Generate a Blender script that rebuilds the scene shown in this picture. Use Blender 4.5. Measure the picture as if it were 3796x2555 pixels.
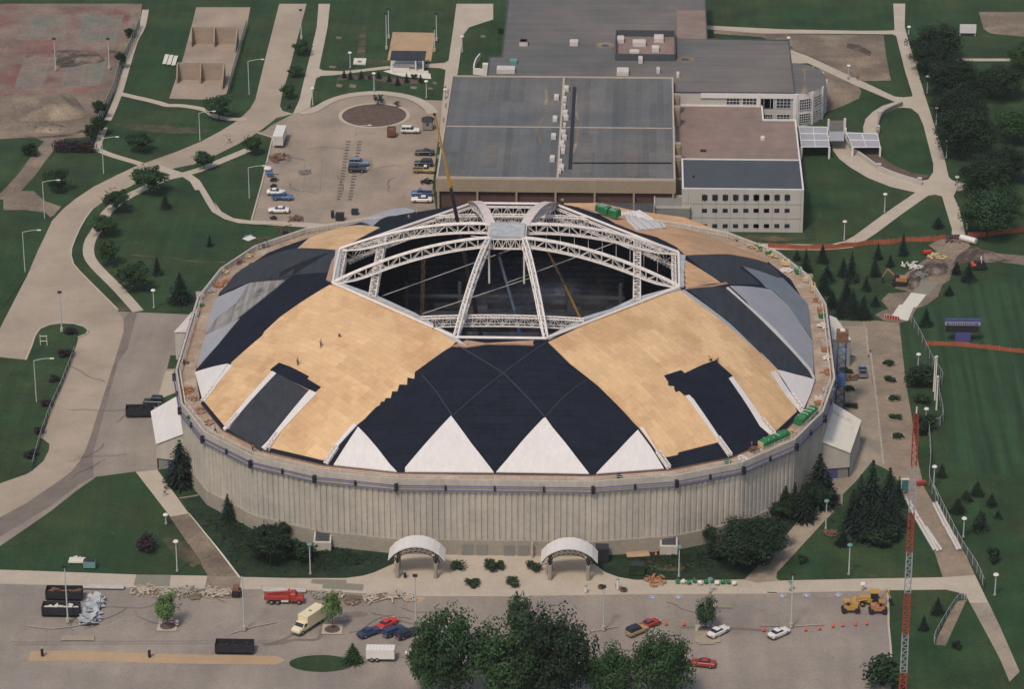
import bpy, bmesh, math, random
from mathutils import Vector, Matrix
random.seed(7)
for o in list(bpy.data.objects): bpy.data.objects.remove(o)
scn=bpy.context.scene; COL=scn.collection
# ------------------------------------------------------------ camera
FPX=12697.0; CX,CY=1898.0,1277.5
PIT=math.radians(24.298); YAW=math.radians(2.130); ROL=math.radians(-0.202)
CAM=Vector((25.87,-670.55,317.75))
Fv=Vector((-math.sin(YAW)*math.cos(PIT),math.cos(YAW)*math.cos(PIT),-math.sin(PIT)))
R0=Vector((math.cos(YAW),math.sin(YAW),0)); U0=R0.cross(Fv)
Rv=R0*math.cos(ROL)+U0*math.sin(ROL); Uv=-R0*math.sin(ROL)+U0*math.cos(ROL)
cd=bpy.data.cameras.new('camera'); co=bpy.data.objects.new('camera',cd); COL.objects.link(co)
cd.sensor_width=36; cd.lens=FPX/3796*36; cd.clip_start=1; cd.clip_end=5000
m=Matrix((Rv,Uv,-Fv)).transposed().to_4x4(); m.translation=CAM; co.matrix_world=m
scn.camera=co
# ------------------------------------------------------------ light
w=bpy.data.worlds.new('World'); scn.world=w; w.use_nodes=True
nt=w.node_tree; bg=nt.nodes['Background']; sky=nt.nodes.new('ShaderNodeTexSky')
sky.sky_type='NISHITA'; sky.sun_disc=False; sky.sun_elevation=math.radians(56); sky.sun_rotation=math.radians(203)
sky.dust_density=3.0; sky.air_density=1.2
nt.links.new(sky.outputs[0],bg.inputs[0]); bg.inputs[1].default_value=0.118
sd=bpy.data.lights.new('sun','SUN'); sd.energy=2.25; sd.angle=math.radians(8); sd.color=(1.0,0.905,0.80)
so=bpy.data.objects.new('sun',sd); COL.objects.link(so)
az=math.radians(203); el=math.radians(56)   # compass azimuth: from the left, a little in front
sdir=Vector((math.sin(az)*math.cos(el),math.cos(az)*math.cos(el),math.sin(el)))
so.rotation_euler=sdir.to_track_quat('Z','Y').to_euler()
scn.view_settings.view_transform='Standard'; scn.view_settings.look='None'
scn.view_settings.exposure=0.0; scn.view_settings.gamma=1.0
# ------------------------------------------------------------ survey of the site: picture point -> place on a level plane
ZM={'A':(80,80,2.24),'B':(980,80,2.24),'C':(1880,80,2.24),'E':(2780,80,2.24)}
for k,y0,s in (('2',700,2.24),('3',1300,2.24),('4',1850,2.33)):
    for q,x0 in (('A',80),('B',980),('C',1880),('E',2780)): ZM[q+k]=(x0,y0,s)
ZM['D']=(0,0,1/1.6292)
def px(k,u,v):
    a,b,s=ZM[k]; return (a+u/s,b+v/s)
def ray(sx,sy): return Fv*FPX+Rv*(sx-CX)-Uv*(sy-CY)
def G(k,u,v,z=0.0):
    d=ray(*px(k,u,v)); return CAM+d*((z-CAM.z)/d.z)
def proj(p):
    d=Vector(p)-CAM; q=d.dot(Fv); return (CX+FPX*d.dot(Rv)/q, CY-FPX*d.dot(Uv)/q, FPX/q)
def hgt(b,k,v):
    sy=px(k,0,v)[1]; z=3.0
    for _ in range(6):
        y=proj((b.x,b.y,z))[1]; y2=proj((b.x,b.y,z+1))[1]; z+=(sy-y)/(y2-y)
    return max(z,.3)
def P(s,z=0.0):
    out=[];k='D';buf=[]
    for t in s.split():
        if t[0].isalpha(): k=t
        else:
            buf.append(float(t))
            if len(buf)==2: out.append(G(k,buf[0],buf[1],z)); buf=[]
    return out
# ------------------------------------------------------------ materials
MATS={}
def lin(c): return tuple((x/255/12.92 if x/255<=.04045 else ((x/255+.055)/1.055)**2.4) for x in c)
def mat(name,c,rough=.85,var=.15,s1=.35,s2=4.0,c2=None,cs=.03,ct=.55,cw=.08,metal=0,bump=0,mode=None,spec=.3,**kw):
    """c,c2 are linear albedos. noise at two scales; c2 appears in patches"""
    m=bpy.data.materials.new(name); m.use_nodes=True; n=m.node_tree.nodes; L=m.node_tree.links
    b=n['Principled BSDF']; b.inputs['Roughness'].default_value=rough; b.inputs['Metallic'].default_value=metal
    b.inputs['Specular IOR Level'].default_value=spec
    tc=n.new('ShaderNodeTexCoord'); co_=tc.outputs['Object']
    def noise(sc,det=4,ro=.6):
        t=n.new('ShaderNodeTexNoise'); t.inputs['Scale'].default_value=sc; t.inputs['Detail'].default_value=det; t.inputs['Roughness'].default_value=ro
        L.new(co_,t.inputs['Vector']); return t.outputs['Fac']
    def mix(f,a,bb,bt='MIX'):
        x=n.new('ShaderNodeMix'); x.data_type='RGBA'; x.blend_type=bt
        if isinstance(f,(int,float)): x.inputs[0].default_value=f
        else: L.new(f,x.inputs[0])
        for i,v in ((6,a),(7,bb)):
            if isinstance(v,tuple): x.inputs[i].default_value=v+(1,) if len(v)==3 else v
            else: L.new(v,x.inputs[i])
        return x.outputs[2]
    def rng(f,a,b_,c_,d):
        r=n.new('ShaderNodeMapRange'); L.new(f,r.inputs[0])
        for i,v in enumerate((a,b_,c_,d)): r.inputs[i+1].default_value=v
        return r.outputs[0]
    col=tuple(c)
    if c2 is not None:
        f=rng(noise(cs,5,.65),ct-cw,ct+cw,0,1); col=mix(f,col,tuple(c2))
    if mode=='brick':   # sheets of sheathing / membrane strips
        mp=n.new('ShaderNodeMapping'); mp.inputs['Rotation'].default_value=(0,0,kw.get('rot',0)); L.new(co_,mp.inputs[0])
        br=n.new('ShaderNodeTexBrick'); L.new(mp.outputs[0],br.inputs[0]); br.inputs['Scale'].default_value=1
        br.inputs['Brick Width'].default_value=kw.get('bw',2.4); br.inputs['Row Height'].default_value=kw.get('bh',1.2)
        br.inputs['Mortar Size'].default_value=kw.get('mo',.02); br.inputs['Bias'].default_value=0
        v=kw.get('bv',.12)
        br.inputs['Color1'].default_value=(1-v,1-v,1-v*1.1,1); br.inputs['Color2'].default_value=(1+v*.6,1+v*.6,1+v*.5,1)
        mm=kw.get('mc',.7); br.inputs['Mortar'].default_value=(mm,mm,mm,1)
        col=mix(1.0,col,br.outputs['Color'],'MULTIPLY')
        if kw.get('big'):
            b2=n.new('ShaderNodeTexBrick'); L.new(mp.outputs[0],b2.inputs[0]); b2.inputs['Scale'].default_value=1; b2.inputs['Brick Width'].default_value=7.32; b2.inputs['Row Height'].default_value=3.66; b2.inputs['Mortar Size'].default_value=0; q=kw['big']
            b2.inputs['Color1'].default_value=(1-q,1-q*1.2,1-q*1.5,1); b2.inputs['Color2'].default_value=(1+q*.6,1+q*.6,1+q*.6,1); col=mix(1.0,col,b2.outputs['Color'],'MULTIPLY')
    if mode=='wall':   # panels and streaks that run up and down
        mp=n.new('ShaderNodeMapping'); mp.inputs['Scale'].default_value=(1,1,.05); L.new(co_,mp.inputs[0])
        t=n.new('ShaderNodeTexNoise'); t.inputs['Scale'].default_value=kw.get('ss',1); t.inputs['Detail'].default_value=4; L.new(mp.outputs[0],t.inputs['Vector'])
        v=kw.get('bv',.1); f=rng(t.outputs['Fac'],.3,.7,1-v,1+v)
        cb=n.new('ShaderNodeCombineColor'); [L.new(f,cb.inputs[i]) for i in range(3)]
        col=mix(1.0,col,cb.outputs[0],'MULTIPLY')
    if mode=='stripe':
        mp=n.new('ShaderNodeMapping'); mp.inputs['Rotation'].default_value=(0,0,kw.get('rot',0)); mp.inputs['Scale'].default_value=(kw.get('sx',1),kw.get('sy',.04),1); L.new(co_,mp.inputs[0])
        t=n.new('ShaderNodeTexNoise'); t.inputs['Scale'].default_value=kw.get('ss',.8); t.inputs['Detail'].default_value=3; L.new(mp.outputs[0],t.inputs['Vector'])
        v=kw.get('bv',.2); f=rng(t.outputs['Fac'],.35,.65,1-v,1+v)
        cb=n.new('ShaderNodeCombineColor'); [L.new(f,cb.inputs[i]) for i in range(3)]
        col=mix(1.0,col,cb.outputs[0],'MULTIPLY')
    if kw.get('c3'):   # small irregular stains stretched along the traffic direction
        mp=n.new('ShaderNodeMapping'); mp.inputs['Scale'].default_value=kw.get('st',(.35,1,1)); mp.inputs['Rotation'].default_value=(0,0,kw.get('sr',0)); L.new(co_,mp.inputs[0])
        t=n.new('ShaderNodeTexNoise'); t.inputs['Scale'].default_value=kw.get('s3',.8); t.inputs['Detail'].default_value=6; t.inputs['Roughness'].default_value=.7; L.new(mp.outputs[0],t.inputs['Vector'])
        col=mix(rng(t.outputs['Fac'],kw.get('t3',.64),kw.get('t3',.64)+.06,0,.75),col,tuple(kw['c3']))
        vo=n.new('ShaderNodeTexVoronoi'); vo.feature='DISTANCE_TO_EDGE'; vo.inputs['Scale'].default_value=.13; L.new(mix(.12,co_,t.outputs['Color']),vo.inputs['Vector'])
        if kw.get('crk'): col=mix(rng(vo.outputs['Distance'],0,.010,.22,0),col,tuple(kw['c3']))
    if var:
        for sc,vv in ((s1,var),(s2,var*.8)):
            f=rng(noise(sc),.3,.7,1-vv,1+vv)
            cb=n.new('ShaderNodeCombineColor'); [L.new(f,cb.inputs[i]) for i in range(3)]
            col=mix(1.0,col,cb.outputs[0],'MULTIPLY')
    if kw.get('objvar'):
        oi=n.new('ShaderNodeObjectInfo'); f=rng(oi.outputs['Random'],0,1,1-kw['objvar'],1+kw['objvar'])
        cb=n.new('ShaderNodeCombineColor'); [L.new(f,cb.inputs[i]) for i in range(3)]
        col=mix(1.0,col,cb.outputs[0],'MULTIPLY')
    if isinstance(col,tuple): b.inputs['Base Color'].default_value=col+(1,)
    else: L.new(col,b.inputs['Base Color'])
    if bump:
        bp=n.new('ShaderNodeBump'); bp.inputs['Strength'].default_value=.6; bp.inputs['Distance'].default_value=bump
        L.new(noise(kw.get('bs',1.5),5),bp.inputs['Height']); L.new(bp.outputs[0],b.inputs['Normal'])
    if kw.get('alpha') is not None:
        b.inputs['Alpha'].default_value=kw['alpha']
    MATS[name]=m; return m
grass=mat('grass',(.0165,.045,.015),.95,.30,.10,1.3,c2=(.036,.052,.018),cs=.045,ct=.55,cw=.16,bump=.3,bs=.9,mode='stripe',rot=.1,sx=1,sy=.05,ss=.5,bv=.10,c3=(.075,.068,.035),s3=.22,t3=.64,st=(.6,1,1))
grassd=mat('ground_cover_leaves',(.012,.028,.012),.95,.3,.5,2.5,c2=(.022,.036,.015),cs=.2,bump=.3,bs=1.5)
grassm=mat('mown_grass',(.021,.048,.019),.95,.15,.2,2,mode='stripe',rot=math.radians(-8),sx=1,sy=.03,ss=.55,bv=.30)
grassy=mat('worn_grass',(.045,.052,.025),.95,.3,.25,2,c2=(.11,.085,.05),cs=.18,ct=.55)
road=mat('road_concrete',(.355,.285,.215),.9,.09,.05,1.5,c2=(.28,.225,.17),cs=.045,ct=.56,cw=.12,mode='brick',bw=9,bh=4.5,mo=.03,mc=.9,bv=.03,rot=.9,c3=(.24,.19,.145),s3=.35,t3=.62,st=(.3,1,1),sr=-1.0)
lotc=mat('lot_paving',(.31,.24,.18),.9,.10,.06,1.2,c2=(.22,.18,.14),cs=.05,cw=.12,mode='stripe',rot=0,sx=.5,sy=.12,ss=.4,bv=.06,c3=(.17,.135,.105),s3=.9,t3=.62)
asph=mat('asphalt',(.228,.192,.162),.9,.13,.05,1.8,c2=(.275,.232,.185),cs=.06,cw=.12,mode='stripe',rot=1.45,sx=1,sy=.1,ss=.25,bv=.07,c3=(.12,.10,.09),crk=1,s3=.9,t3=.635)
asphd=mat('asphalt_gutter',(.165,.135,.112),.9,.15,.2,2)
conc=mat('sidewalk_concrete',(.41,.345,.27),.9,.07,.15,1.5,mode='brick',bw=1.8,bh=1.8,mo=.03,mc=.9,bv=.03)
concf=mat('fresh_concrete',(.20,.185,.14),.8,.06,.3,2)
concw=mat('new_pale_concrete',(.56,.53,.45),.85,.05,.3,2)
plaza=mat('plaza_paving',(.30,.245,.18),.9,.10,.2,1.2,c3=(.20,.165,.13),s3=.8,t3=.6,c2=(.23,.19,.145),cs=.07,mode='brick',bw=1.5,bh=1.5,mo=.04,mc=.9,bv=.04)
plazb=mat('plaza_brown_paving',(.25,.19,.135),.9,.14,.3,1.0,c3=(.17,.13,.10),s3=.9,t3=.6,c2=(.20,.16,.12),cs=.08)
dirt=mat('dirt',(.165,.127,.093),.95,.28,.1,1.4,c2=(.24,.185,.13),cs=.07,bump=.3)
dirtd=mat('dark_soil',(.075,.056,.045),.95,.3,.3,1.5,c2=(.17,.13,.10),cs=.25,bump=.5)
mulch=mat('mulch_bed',(.105,.07,.055),.95,.25,.5,2.5,bump=.2)
sand=mat('sand',(.38,.26,.155),.95,.08,.2,1.5)
courtr=mat('red_court',(.17,.062,.055),.85,.25,.1,1,c2=(.19,.14,.11),cs=.06,ct=.44,cw=.1)
courtg=mat('green_court',(.13,.15,.12),.85,.2,.2,1,c2=(.19,.145,.115),cs=.09,ct=.47,cw=.08)
white=mat('white_paint',(.62,.58,.55),.6,.06,.4,2)
linew=mat('faded_line_paint',(.33,.29,.24),.9,.2,.5,3)
bluep=mat('blue_marking',(.13,.24,.42),.9,.2,.8,3)
wallc=mat('dome_wall_concrete',(.44,.39,.325),.9,.08,.25,1.0,c2=(.36,.33,.285),cs=.06,ct=.52,cw=.12,mode='wall',ss=.9,bv=.08)
plinc=mat('plinth_concrete',(.30,.265,.21),.9,.14,.3,1.3,c2=(.24,.21,.17),cs=.15)
gutm=mat('gutter_plywood',(.32,.225,.155),.9,.2,.35,1.5,c2=(.36,.30,.23),cs=.2)
black=mat('black_underlayment',(.0095,.0125,.022),.85,.2,.3,1.2,mode='brick',bw=30,bh=.9,mo=.03,mc=1.6,bv=.16,spec=.12)
chard=mat('charcoal_sheeting',(.028,.031,.038),.75,.14,.35,2,mode='stripe',sx=1,sy=.06,ss=1.0,bv=.15,rot=.25)
slate=mat('slate_grey_panel',(.062,.068,.075),.7,.1,.3,1.5,mode='stripe',sx=1,sy=.06,ss=1.0,bv=.1,rot=-.5)
ply=mat('plywood',(.60,.395,.215),.85,.05,.15,1.6,c2=(.54,.34,.18),cs=.07,ct=.52,cw=.03,mode='brick',bw=2.44,bh=1.22,mo=.035,mc=.8,bv=.07,rot=math.radians(45),big=.09)
ply2=mat('plywood_pinker',(.54,.325,.18),.85,.06,.2,1.6,c2=(.46,.28,.155),cs=.08,ct=.52,cw=.04,mode='brick',bw=2.44,bh=1.22,mo=.035,mc=.8,bv=.07,rot=math.radians(-45),big=.08)
plyc=mat('raw_plank',(.34,.21,.14),.9,.15,.5,2)
fabw=mat('white_fabric',(.60,.56,.53),.7,.03,.2,1,mode='stripe',sx=1.6,sy=.02,ss=1.2,bv=.03)
fabg=mat('grey_fabric',(.30,.30,.315),.7,.08,.2,1.5)
fabd=mat('weathered_grey_fabric',(.235,.22,.205),.7,.16,.2,1.5,c2=(.085,.08,.08),cs=.11,ct=.62,cw=.05,mode='stripe',sx=1,sy=.05,ss=1,bv=.25,rot=-.5)
fabb=mat('blue_grey_fabric',(.17,.19,.215),.7,.1,.2,1.5)
deckg=mat('grey_metal_deck',(.38,.39,.39),.5,.1,.3,2,mode='stripe',sx=1,sy=1,ss=.7,bv=.12)
creamr=mat('cream_roof_panel',(.66,.60,.50),.6,.06,.4,1.5,c2=(.50,.40,.29),cs=.12,ct=.68,cw=.05)
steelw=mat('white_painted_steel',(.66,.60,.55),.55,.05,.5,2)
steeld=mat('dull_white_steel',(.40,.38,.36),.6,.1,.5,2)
panelw=mat('pinkish_white_panel',(.60,.51,.47),.6,.12,.5,2)
purp=mat('purple_rail',(.075,.07,.20),.6,.1)
darkm=mat('dark_metal',(.02,.02,.024),.6,.1)
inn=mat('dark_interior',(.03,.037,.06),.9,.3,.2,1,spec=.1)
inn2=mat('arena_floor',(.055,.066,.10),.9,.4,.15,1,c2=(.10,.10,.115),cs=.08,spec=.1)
roofg=mat('grey_ballast_roof',(.104,.11,.116),.9,.14,.09,1.2,c2=(.135,.125,.112),cs=.05,ct=.56,cw=.14,mode='brick',bw=36,bh=1.9,mo=.06,mc=1.15,bv=.17,rot=math.radians(90))
roofn=mat('grey_flat_roof',(.108,.106,.102),.9,.09,.08,1.2,c2=(.15,.13,.115),cs=.035,cw=.12,mode='stripe',sx=.05,sy=1,ss=.7,bv=.1)
roofb=mat('brown_gravel_roof',(.235,.165,.135),.95,.14,.25,2.2,c2=(.19,.14,.12),cs=.05,cw=.15)
roofd=mat('blue_grey_roof',(.060,.069,.078),.9,.1,.15,1.5)
trimw=mat('roof_edge_trim',(.40,.33,.26),.7,.08)
tanw=mat('tan_fascia_concrete',(.29,.225,.16),.85,.08,.3,1.5,mode='brick',bw=4,bh=20,mo=.04,mc=.85,bv=.04)
brick=mat('brown_brick',(.095,.05,.04),.9,.15,.5,3)
offw=mat('office_precast_concrete',(.43,.40,.355),.85,.05,.3,1.5)
glassd=mat('dark_glass',(.018,.024,.04),.25,.2,.8,2,spec=.6)
unitm=mat('rooftop_unit_metal',(.50,.46,.42),.6,.1,.6,2)
dustg=mat('grey_concrete_block',(.20,.19,.175),.85,.1)
wood=mat('bark',(.07,.05,.035),.95,.2)
orng=mat('orange_mesh',(.55,.095,.05),.8,.15,.6,3)
orngc=mat('orange_cone',(.75,.10,.05),.6,0)
greent=mat('green_tarpaulin',(.025,.15,.055),.5,.25,.6,2)
tealm=mat('teal_steel',(.04,.14,.13),.5,.1)
yelm=mat('yellow_insulation',(.50,.39,.20),.8,.15,.8,3)
redm=mat('red_paint',(.33,.04,.03),.4,.08)
redc=mat('red_car_paint',(.55,.03,.025),.3,.05,spec=.6)
bluec=mat('dark_blue_car_paint',(.022,.045,.10),.3,.05,spec=.6)
bluel=mat('blue_car_paint',(.05,.12,.27),.35,.05,spec=.6)
navyc=mat('navy_car_paint',(.015,.02,.035),.3,.05,spec=.6)
blackc=mat('black_car_paint',(.013,.016,.02),.3,.05,spec=.6)
whitec=mat('white_car_paint',(.66,.62,.57),.35,.03,spec=.6)
tanc=mat('tan_car_paint',(.36,.25,.10),.4,.05,spec=.5)
creamc=mat('cream_truck_paint',(.66,.56,.37),.45,.04)
silvc=mat('silver_blue_car_paint',(.16,.20,.27),.35,.05,spec=.6)
tyre=mat('tyre_rubber',(.015,.015,.016),.9,0)
chrome=mat('hub_metal',(.4,.4,.4),.35,0,metal=.6)
lampr=mat('red_tail_lens',(.4,.02,.02),.3,0)
lampw=mat('headlamp_lens',(.6,.6,.55),.2,0)
yelw=mat('machine_yellow',(.42,.23,.05),.5,.12)
orgw=mat('machine_orange',(.36,.165,.08),.5,.15)
rust=mat('rusty_steel',(.20,.10,.06),.85,.35,.6,2,c2=(.06,.04,.035),cs=.6)
dumpm=mat('black_skip_steel',(.022,.022,.028),.6,.2)
galv=mat('galvanised_pole',(.42,.44,.42),.5,.05)
greenp=mat('green_lamp_head',(.12,.24,.22),.5,.1)
chain=mat('chain_link',(.14,.18,.155),.7,.1,alpha=.42)
orfn=mat('orange_fence_mesh',(.36,.10,.055),.8,.15,alpha=.85)
skin=mat('skin',(.38,.22,.15),.6,0)
cl_w=mat('white_cotton',(.55,.53,.5),.9,0); cl_r=mat('red_cloth',(.4,.06,.05),.9,0); cl_b=mat('blue_denim',(.04,.06,.12),.9,0); cl_k=mat('dark_cloth',(.03,.028,.03),.9,0); cl_y=mat('yellow_cloth',(.6,.42,.08),.9,0)
hair=mat('dark_hair',(.02,.015,.012),.9,0)
def leaf(name,c,var=.4):
    m=mat(name,c,.75,var,.5,2.2,objvar=.2,spec=.2,c2=tuple(x*1.7 for x in c),cs=.9,ct=.56,cw=.10); return m
leafg=leaf('maple_leaves',(.022,.052,.017)); leafd=leaf('dark_leaves',(.013,.028,.012)); leafy=leaf('young_leaves',(.07,.12,.035))
leafc=leaf('spruce_needles',(.009,.020,.013)); leafp=leaf('purple_leaves',(.028,.018,.022)); leafs=leaf('shrub_leaves',(.022,.042,.018))
leafr=leaf('red_leaves',(.10,.03,.03)); leafb=leaf('mid_green_leaves',(.026,.055,.022))
# ------------------------------------------------------------ mesh helpers
class M:
    def __init__(s): s.v=[];s.f=[];s.mi=[];s.c=0
    def add(s,vs,fs):
        o=len(s.v); s.v+=[tuple(x) for x in vs]; s.f+=[tuple(i+o for i in f) for f in fs]; s.mi+=[s.c]*len(fs); return s
    def box(s,c,sz,rz=0,taper=1.0,tz=0):
        cx,cy,cz=c;a,b,h=sz[0]/2,sz[1]/2,sz[2]/2; cs,sn=math.cos(rz),math.sin(rz); vs=[]
        for z,t in ((-h,1),(h,taper)):
            for x,y in ((-a,-b),(a,-b),(a,b),(-a,b)):
                x*=t;y*=t; vs.append((cx+x*cs-y*sn,cy+x*sn+y*cs,cz+z))
        return s.add(vs,[(3,2,1,0),(4,5,6,7),(0,1,5,4),(1,2,6,5),(2,3,7,6),(3,0,4,7)])
    def tube(s,a,b,r,n=5,r2=None,cap=True):
        a=Vector(a);b=Vector(b);d=b-a
        if d.length<1e-6: return s
        q=d.to_track_quat('Z','Y'); r2=r if r2 is None else r2; vs=[]
        for p,rr in ((a,r),(b,r2)):
            for i in range(n):
                t=2*math.pi*i/n; vs.append(p+q@Vector((rr*math.cos(t),rr*math.sin(t),0)))
        fs=[(i,(i+1)%n,n+(i+1)%n,n+i) for i in range(n)]
        if cap: fs+=[tuple(range(n-1,-1,-1)),tuple(range(n,2*n))]
        return s.add(vs,fs)
    def prism(s,pts,z0,z1,cap=True):
        n=len(pts); ar=sum(pts[i][0]*pts[(i+1)%n][1]-pts[(i+1)%n][0]*pts[i][1] for i in range(n))
        if ar<0: pts=pts[::-1]
        vs=[(p[0],p[1],z0) for p in pts]+[(p[0],p[1],z1) for p in pts]
        fs=[(i,(i+1)%n,n+(i+1)%n,n+i) for i in range(n)]
        if cap: fs+=[tuple(range(n-1,-1,-1)),tuple(range(n,2*n))]
        return s.add(vs,fs)
    def quad(s,*p): return s.add(p,[tuple(range(len(p)))])
    def loft(s,rings,closed=True,caps=True):
        n=len(rings[0]); vs=[p for r in rings for p in r]; fs=[]
        for k in range(len(rings)-1):
            for i in range(n if closed else n-1):
                j=(i+1)%n; fs.append((k*n+i,k*n+j,(k+1)*n+j,(k+1)*n+i))
        if caps: fs+=[tuple(range(n-1,-1,-1)),tuple(range((len(rings)-1)*n,len(rings)*n))]
        return s.add(vs,fs)
    def ball(s,c,r,n=8,k=5,sz=1.0,jit=0):
        vs=[(c[0],c[1],c[2]-r*sz)]
        for i in range(1,k):
            ph=-math.pi/2+math.pi*i/k
            for j in range(n):
                t=2*math.pi*j/n; rr=r*(1+random.uniform(-jit,jit)); vs.append((c[0]+rr*math.cos(ph)*math.cos(t),c[1]+rr*math.cos(ph)*math.sin(t),c[2]+rr*sz*math.sin(ph)))
        vs.append((c[0],c[1],c[2]+r*sz)); fs=[(0,1+(j+1)%n,1+j) for j in range(n)]
        for i in range(k-2):
            for j in range(n):
                a=1+i*n; fs.append((a+j,a+(j+1)%n,a+n+(j+1)%n,a+n+j))
        a=1+(k-2)*n; fs+=[(a+j,a+(j+1)%n,len(vs)-1) for j in range(n)]
        return s.add(vs,fs)
    def build(s,name,mats,parent=None,world=False,smooth=False,fix=True):
        me=bpy.data.meshes.new(name); vs=s.v
        if world and parent is not None:
            l=parent.location; vs=[(x-l.x,y-l.y,z-l.z) for x,y,z in vs]
        me.from_pydata(vs,[],s.f)
        if not isinstance(mats,(list,tuple)): mats=[mats]
        for mm in mats: me.materials.append(mm)
        if len(mats)>1: me.polygons.foreach_set('material_index',s.mi)
        if smooth: me.polygons.foreach_set('use_smooth',[True]*len(me.polygons))
        if fix and len(s.f)<6000:
            bm=bmesh.new(); bm.from_mesh(me); bmesh.ops.recalc_face_normals(bm,faces=bm.faces); bm.to_mesh(me); bm.free()
        me.update(); o=bpy.data.objects.new(name,me); COL.objects.link(o)
        if parent is not None: o.parent=parent
        return o
def thing(name,label,cat,loc=(0,0,0),rz=0,group=None):
    o=bpy.data.objects.new(name,None); o.empty_display_size=.5; COL.objects.link(o); o.location=loc; o.rotation_euler=(0,0,rz)
    o['label']=label; o['category']=cat
    if group: o['group']=group
    return o
def tag(o,label,cat,group=None,kind=None):
    o['label']=label; o['category']=cat
    if group: o['group']=group
    if kind: o['kind']=kind
    return o
def kids(o): return [c for c in bpy.data.objects if c.parent==o]
TPL={}
def copytree(src,loc,rz=0,label=None,group=None,sc=1.0):
    if src.name not in TPL:
        TPL[src.name]=[(k,kids(k)) for k in kids(src)]
    r=src.copy(); COL.objects.link(r); r.location=loc; r.rotation_euler=(0,0,rz)
    r.scale=sc if isinstance(sc,tuple) else (sc,sc,sc)
    if label: r['label']=label
    if group: r['group']=group
    for k,gs in TPL[src.name]:
        c=k.copy(); COL.objects.link(c); c.parent=r
        for g in gs:
            d=g.copy(); COL.objects.link(d); d.parent=c
    return r
ORD='first second third fourth fifth sixth seventh eighth ninth tenth eleventh twelfth thirteenth fourteenth fifteenth sixteenth seventeenth eighteenth nineteenth twentieth twenty-first twenty-second twenty-third twenty-fourth twenty-fifth'.split()
# ------------------------------------------------------------ ground sheets
ZL=[0.02]
def sheet(name,s,m,kind='structure',pts=None,lab=None,h=None):
    pts=pts or P(s); ZL[0]+=.001; z=ZL[0]
    bm=bmesh.new(); f=bm.faces.new([bm.verts.new((p.x,p.y,z)) for p in pts]); bm.normal_update()
    if f.normal.z<0: f.normal_flip()
    bmesh.ops.triangulate(bm,faces=bm.faces[:])
    me=bpy.data.meshes.new(name); bm.to_mesh(me); bm.free(); me.materials.append(m)
    o=bpy.data.objects.new(name,me); COL.objects.link(o); o['kind']=kind
    return o
def smoothline(pts,n=4):
    out=[]
    for i in range(len(pts)-1):
        p0=pts[max(i-1,0)];p1=pts[i];p2=pts[i+1];p3=pts[min(i+2,len(pts)-1)]
        for k in range(n):
            t=k/n; out.append(.5*((2*p1)+(p2-p0)*t+(2*p0-5*p1+4*p2-p3)*t*t+(3*p1-p0-3*p2+p3)*t**3))
    out.append(pts[-1]); return out
def ribbon(name,s,w_,m,sm=True,kind='structure',pts=None,hh=0,z0=None):
    pts=pts or P(s); pts=smoothline(pts) if sm else pts; ZL[0]+=.001; z=ZL[0] if z0 is None else z0; L_=[];R_=[]
    for i,p in enumerate(pts):
        d=(pts[min(i+1,len(pts)-1)]-pts[max(i-1,0)]); d.z=0; d.normalize(); nn=Vector((-d.y,d.x,0))*(w_/2); L_.append(p+nn);R_.append(p-nn)
    mb=M(); n=len(pts)
    if hh:
        rings=[[(a.x,a.y,.0),(a.x,a.y,z+hh),(b.x,b.y,z+hh),(b.x,b.y,.0)] for a,b in zip(L_,R_)]; mb.loft(rings)
    else: mb.add([(a.x,a.y,z) for a in L_]+[(b.x,b.y,z) for b in R_],[(i,n+i,n+i+1,i+1) for i in range(n-1)])
    o=mb.build(name,m,fix=bool(hh)); 
    if kind: o['kind']=kind
    return o
def circle(c,r,n=32,ry=None): return [Vector((c.x+r*math.cos(2*math.pi*i/n),c.y+(ry or r)*math.sin(2*math.pi*i/n),0)) for i in range(n)]
# ============================================================ GROUND
g=M(); g.quad((-900,-700,0),(900,-700,0),(900,1400,0),(-900,1400,0)); tag(g.build('ground',grass,fix=False),'','',kind='structure')
del bpy.data.objects['ground']['label']; del bpy.data.objects['ground']['category']
sheet('mown_field','E2 1240 1115 1620 960 1720 800 2300 760 2700 900 ; '.replace(';','')+'E3 2700 1100 1700 1000 1600 640 1560 300 1500 150 1290 20',grassm)
sheet('asphalt_apron','A2 815 1020 1400 1045 1700 1300 A3 1500 900 1280 960 1130 992 950 1006 620 1050 450 1170 250 1330 36 1480 -200 1640 -200 1400 250 1130 560 750 730 220 A2 780 1100',asph)
sheet('grass_patch','A3 1235 40 1330 40 1330 152 1208 152',grass)
sheet('path','A3 1195 170 1330 160 1320 340 1130 410 1150 330',conc)
sheet('grass_patch','A3 1130 410 1330 330 1330 430 1150 470',grass)
sheet('gutter_strip','A2 900 1020 960 1030 880 1330 A3 800 100 640 690 590 870 600 1050 480 1110 250 1290 36 1420 -200 1560 -200 1380 40 1270 250 1120 420 990 520 840 640 480 780 60 A2 850 1190 848 1080',asphd)
sheet('road','A 2140 -150 2090 45 2030 280 1940 650 1900 720 1840 780 1780 830 1650 910 1480 1000 1300 1075 1050 1165 960 1195 800 1270 600 1370 450 1470 340 1560 A2 250 270 180 420 140 500 80 640 36 740 -200 1200 A3 -200 1400 36 1270 200 1160 330 1070 420 1000 480 920 520 850 560 750 640 500 730 220 780 60 A2 800 1330 845 1190 848 1140 840 1080 800 1010 720 930 600 810 480 690 430 630 410 560 415 500 440 430 480 340 530 250 590 171 A 700 1480 830 1405 940 1350 1180 1245 1280 1215 1430 1185 1570 1130 1850 990 1990 900 B 100 800 240 765 150 740 130 700 150 590 200 430 250 230 300 45 350 -150',road)
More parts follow.
